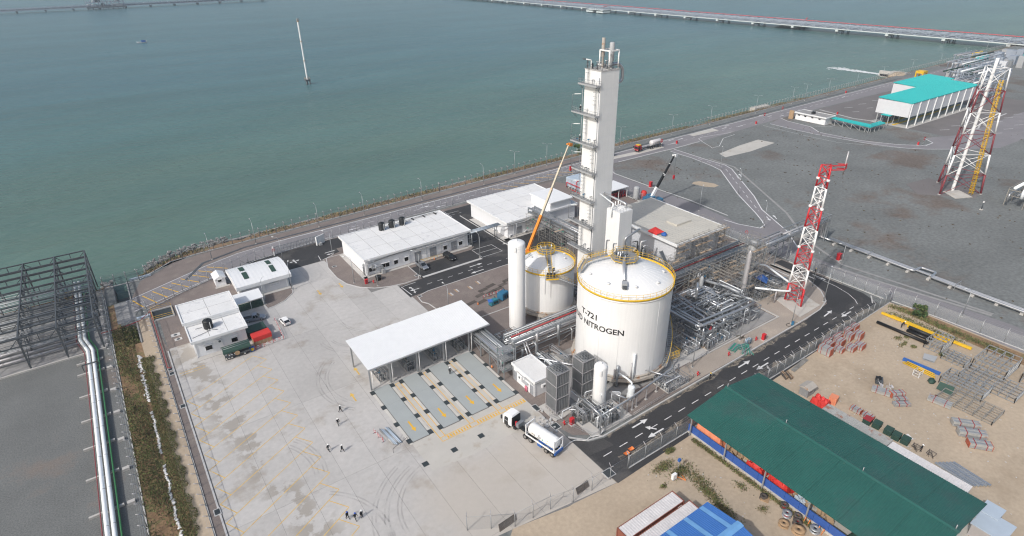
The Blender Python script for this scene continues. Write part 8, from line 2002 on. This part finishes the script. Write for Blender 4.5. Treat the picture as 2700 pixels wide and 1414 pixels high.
# ================================================================ SAND YARD
gs = thing('green_shed','huge shed with a dark green ribbed gable roof at the lower right','shed',(84,32,0))
EZ, RZ = 5.4, 6.9
for k in range(7):
    a, b_ = 11.9+k*5.66, 11.9+(k+1)*5.66-.03
    slope_roof('roof_sheet',(73.3,b_,EZ),(73.3,a,EZ),(84.05,a,RZ),(84.05,b_,RZ),'roof_green',gs,.33,.05,.12)
    slope_roof('roof_sheet',(94.6,a,EZ),(94.6,b_,EZ),(84.05,b_,RZ),(84.05,a,RZ),'roof_green',gs,.33,.05,.12)
MB().add([(83.6,11.8,RZ-.0),(84.05,11.8,RZ+.13),(84.5,11.8,RZ),(83.6,51.6,RZ),(84.05,51.6,RZ+.13),(84.5,51.6,RZ)],[(0,1,4,3),(1,2,5,4)]).build('ridge_cap','roof_green',gs)
for y in (51.2,39,25.6,12.4): MB().tube((84.05,y,RZ),(84.05,y,RZ+.9),.07,5).build('ridge_vent','grey_paint',gs)
for y in (12.4,20.2,28,35.8,43.6,51.2):
    for x in (74.6,84,93.6): MB().bar((x,y,0),(x,y,(EZ if x != 84 else RZ)-.2),.22).build('column','galvanised',gs)
    MB().bar((74,y,EZ-.3),(84,y,RZ-.3),.16,.25).bar((94,y,EZ-.3),(84,y,RZ-.3),.16,.25).build('rafter','galvanised',gs)
for k in range(16):
    y0 = 12.2+k*2.5; MB().box((75.2,y0,.1),(75.35,y0+2.46,1.9)).build('wall_sheet','wall_blue',gs)
MB().box((75.0,12.2,0),(75.19,52,.35)).build('plinth','apron',gs); MB().rect(75.4,12,94.5,52,.02).build('floor','apron',gs)
MB().face((78.5,51.9,.1),(94,51.9,.1),(94,51.9,4.8),(78.5,51.9,4.8)).build('end_sheet','tarp_orange',gs)
def tarp(name, label, x0, x1, y0, y1, h, m, seed, cat='tarpaulin'):
    q = random.Random(seed); nx, ny = 6, 8; v = []
    for i in range(nx+1):
        for k in range(ny+1):
            e = min(i, nx-i, k, ny-k); v.append((x0+(x1-x0)*i/nx+q.uniform(-.1,.1), y0+(y1-y0)*k/ny+q.uniform(-.1,.1), (h*q.uniform(.6,1.05) if e else .05)))
    o = MB().add(v,[(i*(ny+1)+k,(i+1)*(ny+1)+k,(i+1)*(ny+1)+k+1,i*(ny+1)+k+1) for i in range(nx) for k in range(ny)]).build(name,m); tag(o,label,cat)
tarp('orange_tarpaulin','big orange tarpaulin over goods at the near end of the green shed',75.6,79.5,45.2,51.6,3.4,'tarp_orange',1)
tarp('red_tarpaulin','red tarpaulin heap under the shed nearest the cartons',75.8,79,36.9,40.6,2.0,'tarp_red',2)
tarp('red_tarpaulin','second red tarpaulin heap farther along under the green shed',75.8,79,32.2,36.4,2.2,'tarp_red',3)
tarp('green_tarpaulin','dark green tarpaulin under the shed eave at the bottom edge',76.5,82,13,22.6,1.8,'tarp_green',4)
tarp('blue_tarpaulin','pale blue plastic sheet under the middle of the shed',76,78.6,28.6,31.4,1.6,'fibre_panel',5)
r = random.Random(33)
for k in range(22):
    y = r.choice((r.uniform(41,45),r.uniform(25,32))); x = 75.9+r.uniform(0,2.6); tag(MB().cbox((x,y,.03),(r.uniform(.6,1.5),r.uniform(.6,1.5),r.uniform(.5,1.7)),r.uniform(0,3)).build('carton','carton'),'brown carton stored under the front eave of the green shed','carton','cartons under the green shed')
def spool(x, y, rad, z=0, m='timber', core='pipe_red', l='', flat=True):
    t = thing('cable_spool', l, 'cable spool', (x,y,z)); b = MB().lathe([(.2,z),(rad,z),(rad,z+.08),(.2,z+.08)],(x,y),16).lathe([(.2,z+.6),(rad,z+.6),(rad,z+.68),(.2,z+.68),(.2,z+.6)],(x,y),16).build('flange',m,t); MB().lathe([(rad*.62,z+.09),(rad*.62,z+.6)],(x,y),14).build('cable_core',core,t); MB().lathe([(0,z+.3),(.2,z+.3)],(x,y),10).build('hub','black',t)
for k, (x, y, rad, core, m, l) in enumerate(((74.2,31.4,.62,'pipe_red','steel_mat','red cable spool alone against the blue wall'),(73.1,30.2,.75,'pipe_red','galvanised','big grey-topped cable spool left of the pair'),(74.0,28.9,.62,'pipe_red','steel_mat','small red-topped spool close to the blue wall'),(72.9,28.3,.72,'pipe_red','steel_mat','red cable spool below the grey-topped one'),(71.8,27.4,1.0,'black','timber','largest wooden spool with a hollow centre'),(74.0,26.0,.8,'black','galvanised','black cable spool between the orange frames'),(73.0,34.4,.62,'steel_mat','steel_mat','brown spool on a pallet farthest up the sand'),(71.0,29.4,.8,'steel_mat','timber','low brown spool near the blue roof'))): spool(x,y,rad,0.02,m,core,l)
for k, (x, y) in enumerate(((74.4,27.2),(74.6,25.0))):
    t = thing('spool_stand',f'orange steel cable stand, {("upper","lower")[k]} of the two by the black spool','stand',(x,y,0)); 
    for d in (0,.7): MB().path([(x-.5,y+d,0),(x,y+d,1.0),(x+.5,y+d,0)],.06,5,.01).build('side_frame','orange',t)
    MB().tube((x,y,1),(x,y+.7,1),.05,5).build('axle','dark_steel',t)
for k in range(2): tag(MB().cbox((73.2+k*-2,34.2-4.8*k,0),(1.5,1.3,.14),.4).build('pallet','timber'),f'wooden pallet under the {("farthest","low")[k]} brown spool','pallet')
# blue-roofed workshop and white container at the bottom edge
br = thing('blue_roofed_shed','ribbed blue roof with a pale ridge strip at the bottom edge','shed',(62,26,0))
slope_roof('roof_sheet',(42,37,4.6),(61.3,37,4.6),(61.3,31.2,5.5),(42,31.2,5.5),'roof_blue',br,.35,.05,.1); slope_roof('roof_sheet',(42,25.4,4.6),(61.3,25.4,4.6),(61.3,31.2,5.5),(42,31.2,5.5),'roof_blue',br,.35,.05,.1)
MB().box((42.4,26,0),(60.9,36.6,4.4)).build('wall','wall_blue',br)
for x in (59.2,55.6,51.8,48): MB().add([(x,36.9,4.69),(x+.8,36.9,4.69),(x+.8,31.4,5.55),(x,31.4,5.55)],[(0,1,2,3)]).build('skylight','ridge_blue',br)
MB().add([(42,31.8,5.5),(61.4,31.8,5.5),(61.4,31.2,5.62),(42,31.2,5.62),(42,30.6,5.5),(61.4,30.6,5.5)],[(0,1,2,3),(3,2,5,4)]).build('ridge_cap','ridge_blue',br)
def container(label, x0, y0, x1, y1, h, m):
    t = thing('container', label, 'container', ((x0+x1)/2,(y0+y1)/2,0)); b = MB(); n = int((y1-y0)/.3)
    for k in range(n): a = y0+(y1-y0)*k/n; d = .0 if k % 2 else .05; b.box((x0+d,a,.15),(x1-d,a+(y1-y0)/n,h-.02-d*.6))
    b.build('shell',m,t); f = MB()
    for x in (x0,x1):
        for y in (y0,y1): f.cbox((x,y,0),(.18,.18,h+.02))
        f.bar((x,y0,h),(x,y1,h),.14); f.bar((x,y0,.1),(x,y1,.1),.14)
    for y in (y0,y1): f.bar((x0,y,h),(x1,y,h),.14)
    f.build('frame','rust_sheet',t); MB().box((x0+.1,y1+.0,.2),(x1-.1,y1+.05,h-.15)).build('end_door',m,t)
tag(MB().cbox((61.8,37.9,0),(1.5,.5,1.3)).build('water_trough','container_white'),'short white box standing at the corner of the blue roof','box')
# long white containers
t = thing('container','white-roofed shipping container with red-brown side standing on the sand','container',(54,41.4,0)); b = MB(); rf = MB(); n = 54
for k in range(n): x = -6.05+12.1*k/n; b.box((x,-1.17+(.05 if k%2 else 0),.1),(x+12.1/n,1.17-(.05 if k%2 else 0),2.5)); rf.box((x,-1.2,2.503),(x+12.1/n,1.2,2.62-(.04 if k%2 else 0)))
f = MB()
for x in (-6.05,6.05):
    for y in (-1.2,1.2): f.cbox((x,y,0),(.18,.18,2.66))
    f.bar((x,-1.2,2.6),(x,1.2,2.6),.14)
for y in (-1.2,1.2): f.bar((-6.05,y,2.62),(6.05,y,2.62),.1).bar((-6.05,y,.1),(6.05,y,.1),.14)
put(b.mesh('shell','rust_side'),'shell',t); put(rf.mesh('roof','container_white'),'roof',t); put(f.mesh('frame','rust_side'),'frame',t); t.location = (53.95,41.45,0)
aircon_ = MB().cbox((5.2,-1.45,1.3),(.9,.5,.7)); put(aircon_.mesh('air_conditioner','parapet'),'air_conditioner',t)
dup(t,(54.9,38.7,-.2),0,'cream container between the red-brown one and the blue roof')

t = thing('switch_box','white electric switch box with orange cable on the sand','switch box',(64.0,45.6,0)); MB().cbox((64,45.6,.35),(.9,.5,1.1)).build('housing','white_paint',t)
for s in (-.35,.35): MB().tube((64+s,45.6,0),(64+s,45.6,.4),.05,5).build('leg','galvanised',t)
MB().path([(64.6,45.4,.6),(65.2,45.4,.1),(65.6,44.2,.1),(66,45.6,.1)],.08,5,.3).build('cable','orange',t); MB().tube((66.2,46.6,0),(66.2,46.6,2.4),.05,5).build('pole','galvanised',t); MB().cbox((66.2,46.6,2.3),(.5,.4,.5)).build('flood_lamp','tarp_blue',t)
gd = MB(); rg = random.Random(44); C = [((64.8,48.6),2.2,1.0),((66.4,46.2),2.4,1.2),((67.4,43.0),1.4,3.2),((66.6,40.2),1.0,2.4),((68.6,50.6),.9,.5),((66,37),.9,3.0)]+[((74.2,49.6-k*.9),.45,.6) for k in range(26)]+[((72,38),.9,1.2),((71.0,33),.8,.8),((61.5,45.6),.7,.4)]
leaf_patch(gd, rg, lambda r: (lambda c: (c[0][0]+r.gauss(0,.5)*c[1], c[0][1]+r.gauss(0,.5)*c[2], 0, .5))(r.choice(C[:6]*5+C[6:])), 11000, .17, .6, 1)
C2_ = [((151.8-.02*k,52-k*1.1),1.0,.8) for k in range(24)]+[((148,50-k*2.0),1.6,1.4) for k in range(8)]+[((138.5,44.4),.9,.6),((137,42.5),1.6,.4),((140.6,43.4),.7,.5),((139.6,35.6),.7,.5),((137.6,40.6),.5,.4)]
leaf_patch(gd, rg, lambda r: (lambda c: (c[0][0]+r.gauss(0,.6)*c[1], c[0][1]+r.gauss(0,.6)*c[2], 0, .4))(r.choice(C2_)), 6500, .22, .5, 1)
o = gd.build('yard_weeds',['leaf_green','leaf_dry','leaf_dark']); tag(o,'green weeds scattered over the sand yard and along its walls','weeds',kind='stuff')
structure('soil_strip', MB().sheet(wob([(153.4,51.5),(151.2,47),(150.2,40),(149.6,28),(150,5),(154,5),(154.6,28),(154.6,50)],3,.3),.012),'bank_earth')


# beams and pipes lying in rows
def beams(name, label, cat, items):
    t = thing(name, label, cat, items[0][0][:2])
    for p, q, w_, m, nm in items: (MB().tube(p,q,w_/2,10) if nm == 'pipe' else MB().bar(p,q,w_)).build(nm,m,t)
beams('yellow_beams','long yellow crane beams lying along the sand yard fence','beams',[((146.1,52,.4),(146.3,41,.4),.5,'yellow_paint','beam'),((146.3,41,.4),(146.6,32.6,.5),.55,'yellow_paint','beam'),((145.1,45.5,.4),(145.4,37,.4),.5,'yellow_paint','beam'),((147.0,50,.3),(147.0,34,.3),.3,'yellow_paint','beam')])
beams('black_pipes','pair of thick black pipes on the sand beside the yellow beams','pipes',[((140.8,50.5,.5),(141,39.2,.5),.75,'black','pipe'),((142.8,44.6,.5),(142.9,39.5,.5),.75,'black','pipe'),((143.9,44.6,.5),(143.9,39.5,.5),.75,'black','pipe'),((143.35,44.6,1.2),(143.4,39.6,1.2),.8,'black_plastic','pipe')])
beams('blue_beam','long blue beam lying next to the yellow tubes','beam',[((130.7,39.7,.35),(131.4,32.6,.35),.6,'tarp_blue','beam')])
beams('yellow_tubes','bundle of yellow tubes on the sand beside the blue beam','tubes',[((129.5+.28*k,39.2-.5*(k%2),.2+.2*(k%2)),(129.3+.34*k,32.6+.2*k,.2+.2*(k%2)),.24,'yellow_paint','pipe') for k in range(5)])
# scaffold bundles, each a thing of its own
def bundle(label, x, y, L, W, H, rz, end, m='rust_sheet', group='strapped scaffold bundles on the sand'):
    t = thing('scaffold_bundle', label, 'scaffold bundle', (x,y,0), group); n = 4; k_ = 2
    for i in range(n):
        for k in range(k_):
            u = (i+.5)/n*W-W/2; MB().cbox((x-u*sin(rz),y+u*cos(rz),.12+H*k/k_),(L,W/n-.05,H/k_-.05),rz).build('tube_row',m if (i+k) % 2 else 'galvanised',t)
    for s in (-1,1): MB().cbox((x+s*(L/2+.02)*cos(rz),y+s*(L/2+.02)*sin(rz),.1),(.08,W*1.02,H*1.02),rz).build('end_cap',end,t)
    for s in (-.25,.25): MB().cbox((x+s*L*cos(rz),y+s*L*sin(rz),.1),(.1,W*1.05,H+.06),rz).build('strap','pipe_red',t)
    for s in (-.35,.35): MB().cbox((x+s*L*cos(rz),y+s*L*sin(rz),0),(.15,W*1.1,.1),rz).build('bearer','timber',t)
PI2 = pi/2
names_ = iter(['bright red-ended','low rust-ended','tall orange-ended','grey-topped','short','long','narrow','stacked','weathered','leaning'])
rows_ = [(119.2,50.9,1.6,2.6,1.9,'brick_red','red-ended scaffold bundle nearest the shed in the stack by the fence'),(122.6,49.6,1.4,1.8,1.1,'brick_red','rusty bundle in the front row of the stack by the fence, middle'),(125.2,48.3,2.0,1.7,1.2,'brick_red','orange-ended bundle in the front row of the stack by the fence, right'),(127.4,47.6,1.8,1.8,1.3,'brick_red','front right corner bundle of the stack by the fence'),(122.4,52.0,1.8,1.6,1.3,'brick_red','second-row bundle of the stack by the fence, left'),(124.9,50.9,2.0,1.6,1.6,'brick_red','red-ended second-row bundle of the stack by the fence, right'),(123.4,53.0,2.2,1.2,1.2,'rust_sheet','back-row bundle close to the mesh fence, left'),(126.4,52.3,2.2,1.4,1.3,'brick_red','back-row bundle close to the mesh fence, middle'),(128.9,50.9,1.8,1.6,1.7,'brick_red','tall red-ended bundle of the stack by the fence'),(130.9,49.8,1.9,1.6,1.8,'brick_red','tall bundle at the right end of the stack by the fence'),(131.2,52.4,1.8,1.3,1.2,'brick_red','upper bundle behind the tall red-ended one'),(134.2,52.5,2.0,1.4,1.1,'brick_red','last bundle of the stack, farthest right by the fence'),(128.2,53.0,1.6,1.0,1.1,'rust_sheet','small bundle between the fence and the tall bundles')]
for x, y, W, L, H, e, l in rows_: bundle(l, x, y, L, W, H, PI2+.05, e)
for x, y, L, W, H, rz, e, l in ((115.6,36.9,3.2,1.5,.9,PI2+.35,'rust_sheet','big white-ended bundle left of the heap of white sheets'),(117.0,34.5,2.7,1.2,1.1,-.5,'brick_red','orange-ended bundle right of the heap of white sheets'),(116.4,33.4,2.4,.9,.6,-.6,'rust_sheet','low bundle below the orange-ended one'),(115.0,32.6,3.0,1.1,.6,-.6,'galvanised','lowest flat bundle of the group in the middle of the sand'),(121.6,28.5,3.9,1.5,.9,PI2+.15,'rust_sheet','long bundle alone on the sand left of the green-covered bin'),(118.6,22.8,4.4,1.5,1.0,-.9,'rust_sheet','upper bundle at the right edge of the sand'),(116.6,21.0,4.4,1.6,1.1,-.9,'rust_sheet','middle bundle at the right edge of the sand'),(114.6,19.0,3.6,1.6,1.0,-.9,'brick_red','lower bundle at the right edge of the sand'),(105.9,34.5,1.9,1.2,.9,PI2,'brick_red','bundle beside the rusty lean-to, nearer one'),(106.0,36.8,1.9,1.1,.9,PI2,'brick_red','bundle beside the rusty lean-to, farther one')): bundle(l, x, y, L, W, H, rz, e)
t = thing('sheet_heap','untidy heap of bent white metal sheets on the sand','scrap',(117.6,36.6,0))
for k in range(11): x, y = 117.6+r.uniform(-1.5,1.5), 36.6+r.uniform(-1.2,1.4); a = r.uniform(0,3); MB().add([(x,y,0.05),(x+1.2*cos(a),y+1.2*sin(a),.1),(x+1.2*cos(a)-.5*sin(a),y+1.2*sin(a)+.5*cos(a),r.uniform(.4,1.3)),(x-.5*sin(a),y+.5*cos(a),r.uniform(.2,1.0))],[(0,1,2,3)]).build('sheet','container_white',t)
def frame_rack(label, x0, y0, x1, y1, h, nx, ny, rz=0, m='galvanised', nm='tube_rack', tilt=0):
    t = thing(nm, label, 'steel frame', ((x0+x1)/2,(y0+y1)/2,0)); b = MB()
    for i in range(nx+1):
        x = x0+(x1-x0)*i/nx
        for z in (.15,h): b.bar((x,y0,z),(x,y1,z),.12)
        for y in (y0,y1): b.bar((x,y,0),(x,y,h),.12)
    for j in range(ny+1):
        y = y0+(y1-y0)*j/ny
        for z in (.15,h): b.bar((x0,y,z),(x1,y,z),.12)
        for x in (x0,x1): b.bar((x,y,0),(x,y,h),.12)
    for i in range(nx): b.bar((x0+(x1-x0)*i/nx,y0,0),(x0+(x1-x0)*(i+1)/nx,y0,h),.08)
    o = b.build('tube_frame',m,t); return t
frame_rack('upright cage of galvanised tubes beside the black pipes',139.4,36.0,145.4,39.4,2.2,4,3)
frame_rack('low galvanised frame leaning beside the upright cage',138,30.8,141.4,35.2,1.2,3,4)
frame_rack('long galvanised rack lying on the sand, nearest the blue beam',128.6,24,133.2,31.6,1.8,4,6)
frame_rack('tall galvanised rack at the right edge of the sand',139.5,24,147.5,30,2.6,4,4)
frame_rack('flat galvanised grid in the middle of the frame store',133.5,20,139,30,1.4,4,7)
frame_rack('low rusty frame beside the green-sheeted one',122.8,20,128.2,29.6,.9,3,6,m='scaffold_tube')
frame_rack('far right galvanised rack near the fence',142,14,150,22,2.4,4,4)
tag(MB().add([(125.7,28.0,.2),(127.2,28.4,1.5),(127.0,31.0,1.4),(125.7,30.9,.3)],[(0,1,2,3)]).build('green_sheet','tarp_green'),'dark green sheet draped over a low frame','sheet')
tag(MB().sheet([(134.3,37.3),(136.6,38),(137.6,35.7),(134.9,35.2)],.35).add([(134.3,37.3,.05),(136.6,38,.05),(137.6,35.7,.05),(134.9,35.2,.05)],[(0,1,2,3)]).build('metal_sheet','grey_paint'),'flat grey metal sheet lying by the upright cage','sheet')
t = thing('white_cage','small white wire cage in front of the yellow tubes','cage',(127.5,35.2,0)); b = MB()
for dx, dy in ((-.8,-.5),(.8,-.5),(.8,.7),(-.8,.7)): b.bar((127.5+dx,35.2+dy,0),(127.5+dx,35.2+dy,1.5),.09)
for z in (.15,.8,1.45): b.path([(126.7,34.7,z),(128.3,34.7,z),(128.3,35.9,z),(126.7,35.9,z),(126.7,34.7,z)],.045,4,.01)
b.build('wire_frame','mark_white',t)
t = thing('waste_bin','grey wire bin full of black rubbish on the sand','bin',(118.6,38.8,0)); MB().cbox((118.6,38.8,.1),(1.7,1.3,.9),.5).build('bin_body','dark_steel',t); MB().blob((118.5,38.9,1.0),(.8,.6,.5),8,5,.3).build('rubbish','black',t)
for x, y, s, m, l in ((127.6,32.6,1.0,'tarp_green','dark green covered heap by the end of the yellow tubes'),(122.6,29.8,.6,'tarp_green','small green-topped bin beside the long bundle'),(99.9,51.0,.8,'tarp_green','dark green heap behind the shed corner')): tag(MB().blob((x,y,.3),(s,s*.7,.5),9,5,.25).build('covered_heap',m),l,'heap')
t = thing('tin_hut','small tin hut with a rusty red roof behind the green shed','hut',(103.2,45.4,0)); MB().box((102,44.6,0),(104.4,46.4,1.9)).build('wall','galvanised',t); MB().add([(101.8,44.3,1.9),(104.7,44.3,1.9),(104.7,46.7,1.9),(101.8,46.7,1.9),(101.8,45.5,2.5),(104.7,45.5,2.5)],[(0,1,5,4),(3,4,5,2),(0,4,3),(1,2,5)]).build('roof','rust_concrete',t)
tarp('orange_tarpaulin','bright orange-red tarpaulin with white strips behind the shed roof',101,103.4,40.2,43.6,2.0,'tarp_red',8); tag(MB().cbox((105.0,40.9,0),(1.6,1.4,1.5),.2).build('red_crate','tarp_orange'),'faded red crate next to the bright tarpaulin','crate')
for x0, x1, y0, y1, m, l in ((98.8,101.0,27.9,40.0,'rust_sheet','rusty-streaked lean-to roof along the back of the green shed'),(98.4,100.6,15.2,27.8,'container_white','white lean-to roof along the back of the green shed')):
    t = thing('lean_to', l, 'shed', ((x0+x1)/2,(y0+y1)/2,0)); n = 4
    for k in range(n): a = y0+(y1-y0)*k/n; slope_roof('roof_sheet',(x0,a,2.15),(x0,a+(y1-y0)/n-.02,2.15),(x1,a+(y1-y0)/n-.02,2.3),(x1,a,2.3),m,t,.3,.04,.1)
    MB().box((x0+.1,y0+.1,0),(x1-.1,y1-.1,2.0)).build('wall',m,t)
for k, (x, y, m, l) in enumerate(((104.7,33.9,'pipe_red','bin with dark red lid behind the rusty lean-to'),(105.0,32.3,'tarp_green','green bin with a ladder on it'),(105.0,30.2,'tarp_green','green skip left of the grey lid'),(104.8,28.7,'tarp_green','dark green skip in the middle of the row'),(105.0,27.2,'tarp_green','last green skip of the row'))):
    t = thing('skip_bin', l, 'bin', (x,y,0)); MB().cbox((x,y,.05),(1.6,1.3,1.0),.1).build('bin_body','tarp_green',t); MB().cbox((x,y,1.05),(1.65,1.35,.08),.1).build('lid',m,t)
tag(MB().add([(106,27,.2),(107,26.6,.2),(107.2,27.8,.5),(106.2,28,.5)],[(0,1,2,3)]).build('metal_sheet','container_white'),'pale sheet leaning on the last green skip','sheet')
for x, y, l in ((104.6,25.2,'rusty tube frame left of the person in black'),(105.0,22.9,'rusty bent frame right of the person in black')):
    t = thing('rusty_frame', l, 'frame', (x,y,0)); b = MB()
    for q in range(6): b.bar((x+r.uniform(-.6,.6),y+r.uniform(-.7,.7),0),(x+r.uniform(-.6,.6),y+r.uniform(-.7,.7),1.2),.07)
    b.path([(x-.6,y-.6,.9),(x+.6,y-.6,.9),(x+.6,y+.6,.9),(x-.6,y+.6,.9),(x-.6,y-.6,.9)],.05,4,.01); b.build('tube_frame','steel_mat',t)
t = thing('sheet_stack','stack of silver roof sheets leaning near the white lean-to','sheets',(104.8,18.6,0))
for k in range(6): MB().cbox((103.6+k*.5,18.7-.35*k%2,.1+k*.02),(.46,6.0,.25),-.12).build('sheet','pipe_silver' if k % 2 else 'galvanised',t)
for x, y, l in ((104.6,51.4,'left'),(105.5,50.8,'right')):
    t = thing('timber_bundle',f'brown strapped timber bundle behind the shed corner, {l} one','timber',(x,y,0),'timber bundles behind the shed')
    for q in range(4): MB().cbox((x-.3+.2*q,y,.1),(.18,2.2,.5),-.5).build('plank','timber' if q % 2 else 'steel_mat',t)
    MB().cbox((x,y,.08),(.9,.1,.56),-.5).build('strap','dark_steel',t)
t = thing('long_planks','long grey planks lying along the foot of the mesh fence','planks',(111,52,0))
for q in range(4): MB().bar((107.6,51.0+.25*q,.15),(114,51.7+.25*q,.15),.2,.12).build('plank','scaffold_tube',t)
for x, y, rx, ry, h, m, l in ((97.4,11.4,1.6,1.3,2.6,'machine_blue','blue hut at the lower right corner'),(94.6,10.2,2.4,2.2,2.4,'pipe_grey','grey-blue sheet roof at the lower right corner')):
    t = thing('corner_hut', l, 'hut', (x,y,0)); MB().cbox((x,y,0),(rx*1.8,ry*1.8,h)).build('wall',m,t); MB().cbox((x,y,h),(rx*2,ry*2,.12)).build('roof','fibre_panel',t)

# litter: small pieces on the sand, too small to pick apart
lt = MB()
for k in range(420):
    x, y = r.uniform(60,150), r.uniform(8,51)
    if 72 < x < 98 : continue
    lt.cbox((x,y,.01),(r.uniform(.06,.35),r.uniform(.05,.2),r.uniform(.02,.12)),r.uniform(0,3))
o = lt.build('sand_litter','kerb'); tag(o,'small pale litter scattered over the sand yard','litter',kind='stuff')
gp_ = MB()
for k in range(2600):
    x, y = r.uniform(166,420), r.uniform(20,176); 
    if sin(x*.07+1)*sin(y*.09)+r.uniform(-.8,.8) < .35: continue
    if x > 300 and y > 100: continue
    rock(gp_,(x,y,.03),r.uniform(.08,.3),r)
o = gp_.build('gravel_tufts','mud'); tag(o,'dark tufts and stones dotted over the grey gravel','tufts',kind='stuff')

# ================================================================ AIR
hz = MB().box((-2700,-450,-8),(3500,3700,92)).build('haze','white_paint'); hz.data.materials.clear()
hm = bpy.data.materials.new('haze'); hm.use_nodes = True; hm.node_tree.nodes.clear(); no = hm.node_tree.nodes.new('ShaderNodeOutputMaterial'); nv = hm.node_tree.nodes.new('ShaderNodeVolumePrincipled')
nv.inputs['Color'].default_value = (.78,.88,1.0,1); nv.inputs['Density'].default_value = .00012; nv.inputs['Anisotropy'].default_value = .0
hm.node_tree.links.new(nv.outputs[0], no.inputs['Volume']); hz.data.materials.append(hm); hz['kind'] = 'stuff'; hz['label'] = 'thin pale sea haze'
